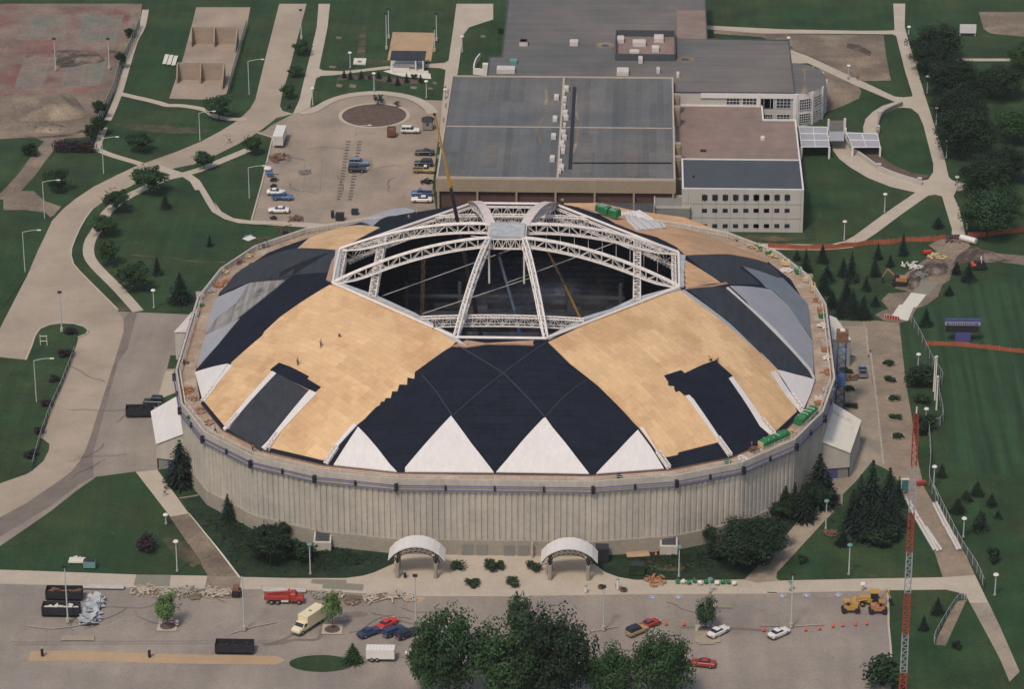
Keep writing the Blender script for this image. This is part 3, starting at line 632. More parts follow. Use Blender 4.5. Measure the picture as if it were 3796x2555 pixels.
for i in range(8):
    x0,y0,x1,y1=920+23*i,206-2*i,1078+31*i,354-2.5*i; drape('white_metal_sheet',f'C2 {x0} {y0} {x0+19} {y0-2} {(x0+x1)/2+24} {(y0+y1)/2-3} {x1+25} {y1-2} {x1} {y1} {(x0+x1)/2} {(y0+y1)/2}',fabw,.35+.12*(i%2))
drape('white_ridge_strip','C2 1820 830 1835 825 2000 975 2190 1145 E2 200 1168 500 1500 E3 542 240 525 243 E2 480 1500 180 1180',fabw,.32)
drape('white_ridge_strip','C2 1440 852 1470 845 1850 1128 2150 1420 E3 90 20 228 160 C3 2230 150',fabg,.22)
drape('deck_edge_strip','C2 1418 552 1482 560 1468 700 1470 822 1418 828',deckg,.3)
drape('deck_edge_strip','B2 590 520 645 518 612 778 560 782',deckg,.3)
drape('plank_strip','B2 560 600 590 560 555 780 512 760',plyc,.22)
drape('deck_edge_strip','B2 560 788 610 780 930 895 1250 1042 1600 1250 1680 1320 1560 1262 1240 1065 900 912',deckg,.34)
drape('deck_edge_strip','C2 330 1240 640 1075 860 1010 1060 915 1410 822 1445 845 1070 945 860 1030 650 1100 350 1262',deckg,.34)
drape('plank_strip','B2 1560 1312 1680 1265 1840 1290 2240 1265 C2 215 1270 215 1305 100 1300 B2 2240 1300 1840 1296 1680 1322',plyc,.22)
# seams over the black front face
for s in ('D 1040 787 1145 850 1240 950','D 1243 780 1145 850 1030 947','D 960 855 1028 946','D 1335 865 1240 950'):
    p=PR(s); mb=M()
    for a_,b_ in zip(p[:-1],p[1:]):
        for i in range(8):
            u=a_.lerp(b_,i/8);v=a_.lerp(b_,(i+1)/8); mb.tube((u.x,u.y,Z(u.x,u.y)+.1),(v.x,v.y,Z(v.x,v.y)+.1),.16,4)
    mb.build('roof_seam',chard,dome)
# exposed eaves trusses at the ends of the white strips
def beam(name,a,b,w_,d,mt,nb=8,arch=0,chord=.13,web=.06,plate=False,sag=None,taper=False):
    """box truss from a to b (top centreline); sag(t) lifts it"""
    a=Vector(a);b=Vector(b); dirv=(b-a); dirv.z=0; dirv.normalize(); sd_=Vector((-dirv.y,dirv.x,0))*(w_/2); mb=M()
    def pt(t): p=a.lerp(b,t); p.z+= (sag(t) if sag else arch*4*t*(1-t)); return p
    N=nb*2; ps=[pt(i/N) for i in range(N+1)]
    def dd(i): t=i/N; return d*min(1,.22+(1-t)*4.5) if taper else d
    for i in range(N):
        for s_ in (1,-1):
            p,q_=ps[i]+sd_*s_,ps[i+1]+sd_*s_; e=Vector((0,0,-dd(i)));e2=Vector((0,0,-dd(i+1)))
            mb.tube(p,q_,chord,5,cap=False); mb.tube(p+e,q_+e2,chord,5,cap=False); mb.tube(p,p+e,web,4,cap=False)
            if i%2==0: mb.tube(p,q_+e2,web,4,cap=False)
            else: mb.tube(p+e,q_,web,4,cap=False)
        p=ps[i]; mb.tube(p+sd_,p-sd_,web,4,cap=False); e=Vector((0,0,-dd(i))); mb.tube(p+sd_+e,p-sd_+e,web,4,cap=False)
        q_=ps[i+1]; mb.tube(p+sd_*(1 if i%2 else -1),q_+sd_*(-1 if i%2 else 1),web,4,cap=False)
    return mb.build(name,mt,dome,fix=False)
for s in ('B3 110 700 20 830','B3 600 810 510 945','A3 1795 540 1700 650','A3 1600 315 1500 440','C3 1250 845 1345 985','C3 1750 735 1855 880','C3 2110 580 2230 720','E3 340 370 430 500'):
    p=PR(s); a_,b_=p; a_=a_+Vector((0,0,.55)); b_=b_+Vector((0,0,.55)); beam('eaves_truss',a_,b_,.9,.5,steelw,4,chord=.09,web=.06)
# ring beam round the opening and its trusses
for i in range(8):
    a_=Vector((*HOLE[i],32.75)); b_=Vector((*HOLE[(i+1)%8],32.75)); mb=M(); mb.tube(a_,b_,.32,6); mb.build('ring_beam',steelw,dome)
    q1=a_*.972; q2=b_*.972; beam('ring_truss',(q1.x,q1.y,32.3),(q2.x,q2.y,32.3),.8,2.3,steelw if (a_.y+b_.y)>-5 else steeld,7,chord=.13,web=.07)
HZ=41.2
def arch(name,h,e,mt,plate=False):
    h=Vector(h);e=Vector(e)
    L=36.5
    def sag(t): 
        z=32.9+(HZ-32.9)*(1-(t)**1.85); return z-(h.z+(e.z-h.z)*t)
    o=beam(name,h,e,.8,2.1,mt,7,sag=sag,chord=.20,web=.085,taper=True)
    if plate:
        mb=M(); dirv=(e-h); dirv.z=0; dirv.normalize(); sd_=Vector((-dirv.y,dirv.x,0)); rr=[]
        for i in range(19):
            t=i/18; p=h.lerp(e,t); p.z+=sag(t)+.22
            rr.append([tuple(p+sd_*1.0),tuple(p-sd_*1.0),tuple(p-sd_*1.0+Vector((0,0,-.1))),tuple(p+sd_*1.0+Vector((0,0,-.1)))])
        mb.loft(rr); mb.build('arch_cover_plate',panelw,dome)
hq=3.7
for sx_ in (1,-1):
    for sy_ in (1,-1):
        arch('arch_truss',(sx_*hq,sy_*hq,HZ),(sx_*HC,sy_*HR,32.9),steelw,plate=(sy_>0))
        arch('arch_truss',(sx_*hq,sy_*hq,HZ),(sx_*HR,sy_*HC,32.9),steelw)
# hub
mb=M(); mb.box((0,0,HZ+.12),(7.4,7.4,.5)); mb.build('hub_plate',deckg,dome)
for a_,b_ in (((-hq,-hq),(hq,-hq)),((-hq,hq),(hq,hq)),((-hq,-hq),(-hq,hq)),((hq,-hq),(hq,hq))): beam('hub_truss',(*a_,HZ-.3),(*b_,HZ-.3),.5,2.2,steelw,4,chord=.16,web=.08)
mb=M()
for sx_ in (1,-1): mb.tube((sx_*hq,-hq,HZ-2),(sx_*hq,-hq,HZ-10.5),.22,6)
mb.build('hanging_strut',steelw,dome)
for s_ in (1,-1):
    beam('cross_truss',(-16.8,s_*27.6,33.0),(16.8,s_*27.6,33.0),1.4,1.9,steelw,11,chord=.16,web=.075,sag=lambda t:.9*4*t*(1-t)*.6)
    beam('cross_truss',(s_*27.6,-16.8,33.0),(s_*27.6,16.8,33.0),1.4,1.9,steelw,11,chord=.16,web=.075,sag=lambda t:.9*4*t*(1-t)*.6)
# suspended rods under the right arch, cables, floodlights, catwalk
for i in range(11):
    mb=M(); t=(i+.5)/11; x=hq+(HR-hq)*t; y=hq+(HC-hq)*t; z=32.9+(HZ-32.9)*(1-t**1.85)-2.1; mb.tube((x,y,z),(x,y,z-4.2),.06,4); mb.build('hanging_rod',steelw,dome)
mb=M(); cb=[('B2',980,890,'B2',2080,492),('B2',1310,1040,'B2',2240,730),('C2',0,780,'C2',940,430),('C2',-300,390,'C2',60,440)]
for k1,u1,v1,k2,u2,v2 in cb: mb.tube(G(k1,u1,v1,29.5),G(k2,u2,v2,29.5),.11,4)
mb.build('suspension_cable',steeld,dome)
for k,u,v,u2,v2,nn in (('B2',712,615,1222,400,21),('C2',940,445,1362,655,17),('B2',640,600,628,740,6)):
    a_=G(k,u,v,29.0);b_=G(k,u2,v2,29.0)
    mb=M(); mb.tube(a_+Vector((0,0,.5)),b_+Vector((0,0,.5)),.1,4); mb.tube(a_+Vector((0,1.2,.5)),b_+Vector((0,1.2,.5)),.08,4); mb.build('floodlight_rail',steeld,dome)
    for i in range(nn):
        p=a_.lerp(b_,i/(nn-1)); mb=M(); mb.tube(p,p+Vector((0,0,.7)),.42,7,r2=.18); mb.ball(p,.38,7,4); mb.build('floodlight',white,dome)
# arena inside
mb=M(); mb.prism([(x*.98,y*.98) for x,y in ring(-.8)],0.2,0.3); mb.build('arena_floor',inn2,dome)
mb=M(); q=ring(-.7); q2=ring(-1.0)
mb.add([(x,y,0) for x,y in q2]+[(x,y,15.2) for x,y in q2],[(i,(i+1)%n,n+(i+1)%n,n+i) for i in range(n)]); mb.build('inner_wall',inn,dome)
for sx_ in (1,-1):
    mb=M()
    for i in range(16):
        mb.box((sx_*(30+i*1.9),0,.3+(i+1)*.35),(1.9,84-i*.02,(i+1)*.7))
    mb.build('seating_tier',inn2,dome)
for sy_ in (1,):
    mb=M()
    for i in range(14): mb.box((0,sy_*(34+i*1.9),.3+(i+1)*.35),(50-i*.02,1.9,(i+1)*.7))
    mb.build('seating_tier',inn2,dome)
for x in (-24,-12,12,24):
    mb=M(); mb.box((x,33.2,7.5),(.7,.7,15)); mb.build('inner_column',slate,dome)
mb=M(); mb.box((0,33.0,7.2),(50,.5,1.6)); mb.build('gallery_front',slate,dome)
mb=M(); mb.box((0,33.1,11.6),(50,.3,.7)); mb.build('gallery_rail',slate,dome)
for x in (-15,-3,9,18):
    mb=M(); mb.box((x,32.6,9.4),(5.5,.2,1.4)); mb.build('inner_banner',chard,dome)
for x in range(-25,26,5): mb=M(); mb.box((x,0,.33),(.25,56,.04)); mb.build('floor_line',slate,dome)
# door bays in the plinth between the canopies
mb=M()
for x in (-5.5,-2.6,2.8,5.6): mb=M(); mb.box((x,-69.33,1.25),(2.1,.12,2.4)); mb.build('service_door',dustg,dome)

mb=M(); mb.tube((7.4,-70.2,0),(7.4,-70.2,3.6),.22,8); mb.build('vent_stack',wallc,dome)
# corner entrance wings with sloping pale roofs
def wing(sx_,back,lab,col):
    A_,B_,C_,D_=((72,-33,5.9),(75.2,-17.3,5.9),(69.3,-15.6,9.0),(65.9,-34.2,9.0))
    if back: A_,B_,C_,D_=((72.6,36,5.9),(75.2,22.5,6.6),(69.2,17,9.2),(66.2,34,9.2))
    q=[Vector((p[0]*sx_,p[1],p[2])) for p in (A_,B_,C_,D_)]
    t=thing('entrance_wing',lab,'entrance',(q[0].x,q[0].y,0)); mb=M()
    lo=[Vector((p.x,p.y,0)) for p in q]
    i_=(q[0]+q[1]+q[2]+q[3])/4
    def ins(p): return Vector((p.x+(i_.x-p.x)*.03,p.y+(i_.y-p.y)*.03,p.z-.12))
    top=[ins(p) for p in q]; bot=[Vector((p.x,p.y,0)) for p in top]
    # side towards the camera is open below: fascia on posts
    f=0 
    mb.add([*top,*bot],[(0,1,5,4),(1,2,6,5),(2,3,7,6),(0,1,2,3)])
    # front face with recess
    a_,b_=top[3],top[0]; c_=Vector((b_.x,b_.y,2.6)); d_=Vector((a_.x,a_.y,2.6)); mb.quad(a_,b_,c_,d_)
    mb.build('wing_wall',wallc,t,world=True)
    mb=M(); up=[p+Vector((0,0,.16)) for p in q]; mb.add([*q,*up],[(3,2,1,0),(4,5,6,7),(0,1,5,4),(1,2,6,5),(2,3,7,6),(3,0,4,7)]); mb.build('wing_roof',col,t,world=True)
    mb=M(); dy=.3*(1 if not back else -1); a_=bot[3]+Vector((0,dy,0)); b_=bot[0]+Vector((-.2*sx_,dy,0)); a2=a_.lerp(b_,.15); b2=a_.lerp(b_,.62)
    mb.quad(a_,b_,b_+Vector((0,0,2.7)),a_+Vector((0,0,2.7))); mb.build('recess_wall',dustg,t,world=True)
    mb=M(); o_=Vector((0,-.06,0)); mb.quad(a2+o_,b2+o_,b2+o_+Vector((0,0,2.4)),a2+o_+Vector((0,0,2.4))); mb.build('blue_door',purp,t,world=True)
wing(-1,0,'pale sloping-roofed entrance wing on the near left side of the dome beside the spruce',fabw)
wing(1,0,'cream sloping-roofed entrance wing with brown stains on the near right side of the dome',creamr)
wing(-1,1,'pale triangular entrance roof peeping out on the far left side of the dome',panelw)
wing(1,1,'pale entrance roof behind the brown hoist cabin on the far right side of the dome',creamr)
# front canopies
def canopy(cx,lab):
    t=thing('entrance_canopy',lab,'canopy',(cx,-77,0),group='arched front canopies'); mb=M(); n_=10; rr=[]
    for yy in (-2.6,2.2):
        for dz in (0,-.25):
            r=[]
            for i in range(n_+1):
                u=-1+2*i/n_; r.append((u*5.55,yy,4.3+3.0*(1-u*u)**.8+dz))
            rr.append(r)
    top0,bo0,top1,bo1=rr; k=n_+1
    mb.v=top0+top1+bo0+bo1; F=[]
    for i in range(n_): F+=[(i,i+1,k+i+1,k+i),(2*k+i,3*k+i,3*k+i+1,2*k+i+1),(i,2*k+i,2*k+i+1,i+1),(k+i,k+i+1,3*k+i+1,3*k+i)]
    F+=[(0,k,3*k,2*k),(k-1,3*k-1,4*k-1,2*k-1)]; mb.f=F; mb.mi=[0]*len(F); mb.build('canopy_roof',fabw,t)
    mb=M()
    for yy in (-2.3,1.9):
        mb=M()
        for i in range(n_):
            u=-1+2*i/n_;v=-1+2*(i+1)/n_; pa=(u*5.3,yy,4.0+2.8*(1-u*u)**.8); pb=(v*5.3,yy,4.0+2.8*(1-v*v)**.8); mb.tube(pa,pb,.09,5)
            qa=(u*4.6,yy,3.6+2.3*(1-u*u)**.8); qb=(v*4.6,yy,3.6+2.3*(1-v*v)**.8); mb.tube(qa,qb,.09,5); mb.tube(pa,qa,.06,4); mb.tube(pa,qb,.06,4)
        mb.build('canopy_truss',darkm,t)
    for x in (-3.75,3.75):
        for yy in (-2.1,1.8):
            mb=M(); mb.tube((x,yy,0),(x,yy,3.3),.42,10); mb.build('column',plinc,t)
            mb=M(); mb.tube((x,yy,3.3),(x-.45,yy,4.6),.12,5); mb.tube((x,yy,3.3),(x+.45,yy,4.6),.12,5); mb.tube((x,yy,3.3),(x,yy,5.0),.12,5); mb.build('column_head',darkm,t)
    return t
canopy(-14.95,'white arched canopy over the left front entrance'); canopy(14.9,'white arched canopy over the right front entrance')
def ventbox(u,k,lab,sx_):
    p=G(k,*u); t=thing('ventilation_box',lab,'vent',(p.x,p.y,0),group='concrete ventilation boxes at the dome foot')
    mb=M(); mb.add([(x,y,z) for x in (0,3.5) for y,z in ((0,0),(3.4,0),(3.4,3.5),(0,2.0))],[(0,1,2,3),(7,6,5,4),(0,4,5,1),(1,5,6,2),(2,6,7,3),(3,7,4,0)]); mb.build('concrete_box',wallc,t); mb=M(); sl=1.5/3.4; mb.add([(x,y,2.0+sl*y+dz) for dz in (.02,.12) for x,y in ((.35,.35),(3.15,.35),(3.15,3.2),(.35,3.2))],[(3,2,1,0),(4,5,6,7),(0,1,5,4),(1,2,6,5),(2,3,7,6),(3,0,4,7)]); mb.build('louvre',slate,t)
    mb=M(); [mb.box((1.75,.6+i*.35,2.0+sl*(.6+i*.35)+.15),(2.7,.08,.06)) for i in range(8)]; mb.build('louvre_bars',darkm,t)
ventbox((425,457),'B4','concrete box with dark louvred top left of the left canopy',1)
ventbox((1318,490),'C4','concrete box with dark louvred top right of the right canopy, by the cone',1)
# ============================================================ BUILDINGS
def Vy(k,u,v,y):
    d=ray(*px(k,u,v)); return CAM+d*((y-CAM.y)/d.y)
def edge(mb,pts,w_=.35,h=.35,z=0):
    n=len(pts)
    for i in range(n):
        a=Vector((*pts[i],z));b=Vector((*pts[(i+1)%n],z)); d=(b-a); L=d.length; c=(a+b)/2; mb.box((c.x,c.y,z),(L-.001 if i%2 else L+w_,w_,h+(.004 if i%2 else 0)),math.atan2(d.y,d.x))
# hall
hall=thing('recreation_hall','large hall with flat grey striped roof, tan fascia and brown brick front behind the dome','building',(7.8,143,0))
HX0,HX1,HY0,HY1,HZT=-21.2,36.7,106.7,179.5,11.0
mb=M(); mb.prism([(HX0,HY0),(HX1,HY0),(HX1,HY1),(HX0,HY1)],0,HZT-.02,cap=False); mb.build('wall',brick,hall,True)
mb=M(); mb.quad((HX0,HY0,HZT),(HX1,HY0,HZT),(HX1,HY1,HZT),(HX0,HY1,HZT)); mb.build('roof',roofg,hall,True)
mb=M(); mb.box(((HX0+HX1)/2,HY0-.45,HZT-1.55),(HX1-HX0+.6,.9,3.2)); mb.build('fascia',tanw,hall,True)
mb=M(); edge(mb,[(HX0,HY0+.1),(HX1,HY0+.1),(HX1,HY1),(HX0,HY1)],.45,.4,HZT+.12); mb.build('roof_edge',trimw,hall,True)
mb=M(); mb.box((7.6,142.3,HZT+.08),(HX1-HX0-.5,.4,.14)); mb.box((8.2,143.1,HZT+.14),(.5,72,.26)); mb.build('expansion_joint',trimw,hall,True)
for i in range(7):
    mb=M(); x=HX0+.3+i*(HX1-HX0-.6)/6; mb.box((x,HY0-.5,3.9),(.5,1.0,7.8)); mb.build('pilaster',tanw,hall,True)
def roofunit(par,k,u,v,wu,du,z,h=1.0,m_=unitm,hu=None):
    s=proj(G(k,u,v,z))[2]; p=G(k,u,v+du/2,z+h/2); w_=wu/ZM[k][2]/s; d_=max(.8,du/ZM[k][2]/s/.4)
    p=G(k,u,v,z+h); mb=M(); mb.box((p.x,p.y,z+h/2),(w_,d_,h)); mb.box((p.x,p.y,z+h+.06),(w_*.86,d_*.86,.12)); mb.build('rooftop_unit',m_,par,True)
for u,v,a,b in ((492,540,38,28),(470,578,20,16),(410,612,38,30),(478,627,30,24),(476,687,20,22),(482,744,40,32),(489,782,40,24),(398,792,38,30),(476,847,22,20),(467,905,38,22),(386,938,40,30),(475,948,38,22),(455,1000,40,32),(466,1029,34,18),(464,1061,30,22),(375,1123,40,32),(445,1148,24,22),(452,1195,40,34),(435,1226,24,20)): roofunit(hall,'C',u,v,a,b,HZT,.9)
mb=M(); a=G('C',560,545,HZT);b=G('C',522,1225,HZT); mb.box(((a.x+b.x)/2,(a.y+b.y)/2,HZT+.1),(.9,abs(a.y-b.y),.2)); mb.build('roof_duct',darkm,hall,True)
mb=M()
for i in range(26):
    p=G('C',560+i*31.5,1177,HZT); mb.box((p.x,p.y,HZT+.1),(1.1,.7,.18))
mb.build('dark_skylight_strip',darkm,hall,True)
for (u,v) in ((1400,640),(1402,742),(1404,1048),(1406,1160)):
    p=G('C',u,v,9.6); mb=M(); mb.tube((HX1+1.0,p.y,5.6),(HX1+1.0,p.y,10.2),1.0,12); mb.box((HX1+.9,p.y+.4,10.5),(1.8,1.6,.5)); mb.build('duct_tower',tanw,hall,True)
for v in (585,700,820,1032,1130):
    p=G('B',1500,v,3); mb=M(); mb.box((HX0-.9,p.y,1.6),(1.6,2.2,3.2)); mb.box((HX0-1.0,p.y,3.25),(2.0,2.6,.14)); mb.build('side_entrance_block',dustg,hall,True)
for p,w_,d_ in [(G('C',1035,1170,HZT),2.9,19),(G('B',1890,1050,HZT),3.2,26),(G('C',655,1100,HZT),2.9,26)]: mb=M(); mb.box((p.x,p.y,HZT+.03),(w_,d_,.04)); mb.build('paler_roof_strip',roofn,hall,True)
for s in ('C 320 570 330 640 318 690','C 330 740 262 870','C 240 885 262 940 290 1020','C 575 600 560 720 595 830','C 590 890 580 1000 540 1100','C 520 1150 545 1200','B 1560 830 1640 825'):
    pp=P(s,HZT); mb=M()
    for a,b in zip(pp[:-1],pp[1:]): c=(a+b)/2; mb.box((c.x,c.y,HZT+.035),((b-a).length,.7,.03),math.atan2(b.y-a.y,b.x-a.x))
    mb.build('dusty_stain',dirt,hall,True)
# north wing
NZ=9.2
north=thing('north_wing','long low grey-roofed wing with white rooftop units behind the big striped roof','building',(20,200,0))
q=[(-12.3,179.8),(-12.3,200),(-9,200.4),(-9,262)]+[(50,262),(56.5,246)]+[tuple(G('C',1660,145,NZ)[:2]),tuple(G('D',1795,92,NZ)[:2]),(68.6,197.6),(68.6,173.9),(37.2,173.9),(37.2,179.8)]
q[4]=(G('C',1660,145,NZ).x,262); q[5]=(q[6][0],230)
mb=M(); mb.prism(q,0,NZ-.02,cap=False); mb.build('wall',offw,north,True)
mb=M(); mb.add([(x,y,NZ) for x,y in q],[tuple(range(len(q)))]); mb.build('roof',roofn,north,True)
mb=M(); edge(mb,q,.3,.25,NZ+.1); mb.build('roof_edge',roofd,north,True)
for k,u,v,a,b in (('C',137,158,68,32),('C',555,158,70,30),('C',960,398,98,46),('C',1254,388,28,26),('C',1418,424,24,22),('B',2152,158,68,32),('B',2006,382,150,40)): roofunit(north,k,u,v,a,b,NZ,1.1)
for _u,_v,_a in ((1480,315,6),(815,198,6),(1060,190,5)):
    p=G('C',_u,_v,NZ); mb=M(); mb.tube((p.x,p.y,NZ+.005),(p.x,p.y,NZ+.03),2.6,14); mb.build('ponding_stain',dirt,north,True); mb=M(); mb.tube((p.x,p.y,NZ+.03),(p.x,p.y,NZ+.06),1.1,12); mb.build('ponding_stain',roofd,north,True)
roofunit(north,'C',52,318,60,30,NZ,.9,greenp)
p1=[G('C',u,v,NZ+1.9) for u,v in ((900,265),(1395,262),(1390,72),(905,75))]
mb=M(); x0,x1=p1[0].x,p1[1].x; y0,y1=p1[0].y,p1[2].y
for c,s_ in ((((x0+x1)/2,y0,NZ+.95),(x1-x0,.3,1.9)),(((x0+x1)/2,y1,NZ+.95),(x1-x0,.3,1.9)),((x0,(y0+y1)/2,NZ+.95),(.3,y1-y0-.4,1.88)),((x1,(y0+y1)/2,NZ+.95),(.3,y1-y0-.4,1.88))): mb.box(c,s_)
mb.build('plant_screen',slate,north,True)
mb=M(); mb.quad((x0,y0,NZ+.1),(x1,y0,NZ+.1),(x1,y1,NZ+.1),(x0,y1,NZ+.1)); mb.build('gravel_roof_patch',roofb,north,True)
for u,v,a,b in ((942,130,58,40),(1097,160,108,36),(1260,122,78,46),(1232,208,60,32),(1057,240,80,28)): roofunit(north,'C',u,v,a,b,NZ,1.2)
roofunit(north,'C',1108,292,36,40,NZ,1.3)
pa=G('C',1410,50,NZ+.03); pb=G('C',1655,140,NZ+.03); mb=M(); mb.quad((pa.x,pb.y,NZ+.03),(pb.x,pb.y,NZ+.03),(pb.x,pb.y+24,NZ+.03),(pa.x,pb.y+24,NZ+.03)); mb.build('gravel_roof_patch',roofb,north,True)
def window(par,c,wd,ht,nx=3,nz=2,ax=0,m_=glassd,fr=white,name='window'):
    """window facing -y turned by ax about z"""
    rt=Matrix.Rotation(ax,3,'Z'); l=Vector(c)
    def tr(mb):
        mb.v=[tuple(l+rt@Vector(p)) for p in mb.v]; return mb
    mb=M(); mb.box((0,0,0),(wd,.1,ht)); o=tr(mb).build(name,m_,par,True)
    if fr:
        mb=M(); t=.09
        for i in range(nx+1): mb.box((-wd/2+wd*i/nx,-.08,0),(t,.08,ht+t))
        for j in range(nz+1): mb.box((0,-.083,-ht/2+ht*j/nz),(wd+t,.08,t))
        f=tr(mb).build('frame',fr,None); f.data.transform(Matrix.Translation(-par.location)); f.parent=o
    return o
# glazed south face and round end
for (k,a,b) in (('C',1820,1930),('C',1955,2070),('C',2103,2215),('E',90,196),('E',220,338)):
    p=Vy(k,(a+b)/2,678,173.7); q_=Vy(k,a,678,173.7); r_=Vy(k,b,678,173.7); window(north,(p.x,173.8,6.5),r_.x-q_.x,2.6,4,3)
for a,b in ((110,186),(224,330)):
    p=Vy('E',(a+b)/2,796,173.7); q_=Vy('E',a,790,173.7); r_=Vy('E',b,790,173.7); window(north,(p.x,173.8,max(1.6,p.z)),r_.x-q_.x,1.7,4,2)
xp=Vy('C',2087,678,173.7).x; mb=M(); mb.box((xp,173.6,4.6),(.9,.5,9.2)); mb.box((68.7,173.5,4.6),(.9,.7,9.2)); mb.box((56.2,173.65,8.5),(24.3,.3,1.3)); mb.build('white_pier',white,north,True)
rot=thing('rotunda','round white end of the wing with tall gridded windows on two storeys','building',(68.6,185.7,0))
cx,cy,rx,ry=68.7,185.7,8.6,11.9
arc=[(cx+rx*math.cos(t),cy+ry*math.sin(t)) for t in [math.radians(-90+180*i/24) for i in range(25)]]
mb=M(); mb.prism(arc,0,NZ,cap=False); mb.build('wall',white,rot,True)
mb=M(); mb.add([(x,y,NZ+.05) for x,y in arc],[tuple(range(25))]); mb.build('roof',roofn,rot,True)
for tt in (-72,-45,-18,10):
    t=math.radians(tt); x=cx+(rx+.1)*math.cos(t); y=cy+(ry+.1)*math.sin(t); nx_,ny_=math.cos(t)/rx,math.sin(t)/ry; an=math.atan2(ny_,nx_)+math.pi/2; wd=3.4 if tt!=-72 else 3.2
    for zc,hh in ((6.1,2.9),(2.2,2.6)): window(rot,(x,y,zc),wd,hh,5,4,an)
mb=M()
for tt in (-86,-58,-31,-4,24,50): t=math.radians(tt); mb.box((cx+(rx+.12)*math.cos(t),cy+(ry+.12)*math.sin(t),4.6),(.5,.5,9.2),t)
mb.build('pilaster_rib',white,rot,True)
mb=M(); p=[G('E',a,b,NZ+.1) for a,b in ((425,385),(475,395),(462,425),(458,490),(485,590),(425,590),(448,500),(450,440))]; mb.add(p,[tuple(range(8))]); mb.build('stained_roof_patch',dirt,rot,True)
# brown gravel roof wing
BZ=5.5
brown=thing('gravel_roofed_wing','low wing with brown gravel roof between the grey hall and the white office block','building',(50,145,0))
q=[(37.2,121.2),(68.4,121.2),(68.4,163.4),(60.1,163.4),(60.1,173.7),(37.2,173.7)]
mb=M(); mb.prism(q,0,BZ-.02,cap=False); mb.build('wall',offw,brown,True)
mb=M(); mb.add([(x,y,BZ) for x,y in q],[tuple(range(6))]); mb.build('roof',roofb,brown,True)
mb=M(); edge(mb,q,.4,.45,BZ+.15); mb.build('roof_edge',white,brown,True)
mb=M(); p=G('E',108,965,BZ+.5); mb.tube((p.x,p.y,BZ),(p.x,p.y,BZ+.7),.7,10); mb.ball((p.x,p.y,BZ+.75),.62,10,5,.5); mb.build('roof_ventilator',unitm,brown,True)
mb=M(); p=G('C',1628,1068,BZ+.3); mb.box((p.x,p.y,BZ+.2),(1.4,.9,.4)); mb.build('roof_hatch',darkm,brown,True)
# office
off=thing('office_block','white concrete office block with rows of small dark square windows','building',(53,111,0))
OX0,OX1,OY0,OY1,OZ=38.5,67.9,100.9,121.0,11.0
mb=M(); mb.prism([(OX0,OY0),(OX1,OY0),(OX1,OY1),(OX0,OY1)],0,OZ-.02,cap=False); mb.build('wall',offw,off,True)
mb=M(); mb.quad((OX0,OY0,OZ),(OX1,OY0,OZ),(OX1,OY1,OZ),(OX0,OY1,OZ)); mb.build('roof',roofd,off,True)
mb=M(); edge(mb,[(OX0+.2,OY0+.2),(OX1-.2,OY0+.2),(OX1-.2,OY1-.2),(OX0+.2,OY1-.2)],.4,.3,OZ+.1); mb.build('roof_edge',white,off,True)
mb=M()
for i in range(9): mb.box((OX0+1.5+i*3.4,OY0-.02,5.4),(.06,.06,10.6))
for z_ in (3.6,7.3): mb.box(((OX0+OX1)/2,OY0-.03,z_),(OX1-OX0-.4,.06,.07))
mb.build('panel_joint',dustg,off,True)
WX=[('C',1640+86*i) for i in range(7)]+[('E',52),('E',138),('E',225),('E',310)]
for k,u in WX[:7]+WX[8:] if False else WX:
    if k=='E' and u==52 and abs(px('C',WX[6][1],0)[0]-px('E',52,0)[0])<15: continue
    p=Vy(k,u,1460,OY0)
    mb=M(); c=(p.x,OY0-.06); w_,h_=.66,.72
    pts=[(-w_,-h_),(-.12,-h_),(0,-h_-.45),(.12,-h_),(w_,-h_),(w_,h_),(.12,h_),(0,h_+.3),(-.12,h_),(-w_,h_)]
    vs=[(c[0]+x,c[1]-.05,p.z+z) for x,z in pts]+[(c[0]+x,c[1]+.05,p.z+z) for x,z in pts]; N=len(pts)
    mb.add(vs,[tuple(range(N))]+[(i,(i+1)%N,N+(i+1)%N,N+i) for i in range(N)]); mb.build('ornamental_window',glassd,off,True)
    k2=k+'2'
    for v in (180,308):
        p=Vy(k2,u-2,v,OY0); window(off,(p.x,OY0-.03,p.z),1.22,1.0,1,1,fr=None)
mb=M(); p=G('C',1548,1290,OZ); mb.box((p.x,p.y,OZ+.2),(.6,.6,.4)); mb.build('roof_vent',darkm,off,True)
link=thing('link_block','low grey concrete entrance block between hall and office behind the dome','building',(32,100,0))
a=G('C2',1225,160,6.5); b=G('C2',1515,165,6.5); mb=M(); mb.prism([(a.x,a.y),(b.x,b.y),(b.x,a.y+7.5),(a.x,a.y+7.5)],2.6,6.5); mb.build('canopy_slab',dustg,link,True)
mb=M(); edge(mb,[(a.x,a.y),(b.x,a.y),(b.x,a.y+7.4),(a.x,a.y+7.4)],.3,.5,6.7); mb.build('parapet',offw,link,True)
mb=M(); mb.prism([(a.x+.4,a.y+.8),(b.x-.4,a.y+.8),(b.x-.4,a.y+7),(a.x+.4,a.y+7)],0,2.58); mb.build('dark_entrance',darkm,link,True)
for x in (a.x+.3,b.x-.3): 
    mb=M(); mb.box((x,a.y+.3,1.3),(.6,.6,2.6)); mb.build('pier',offw,link,True)
c=G('C2',480,90,7); mb=M(); mb.prism([(HX0+38,99.5),(a.x-.2,99.5),(a.x-.2,106.2),(HX0+38,106.2)],0,5.2); mb.build('yard_wall',slate,link,True)
for u in (1052,1220): 
    p=Vy('C2',u,150,98.8); mb=M(); mb.box((p.x,98.9,3.8),(.45,.45,7.6)); mb.build('post',tanw,link,True)
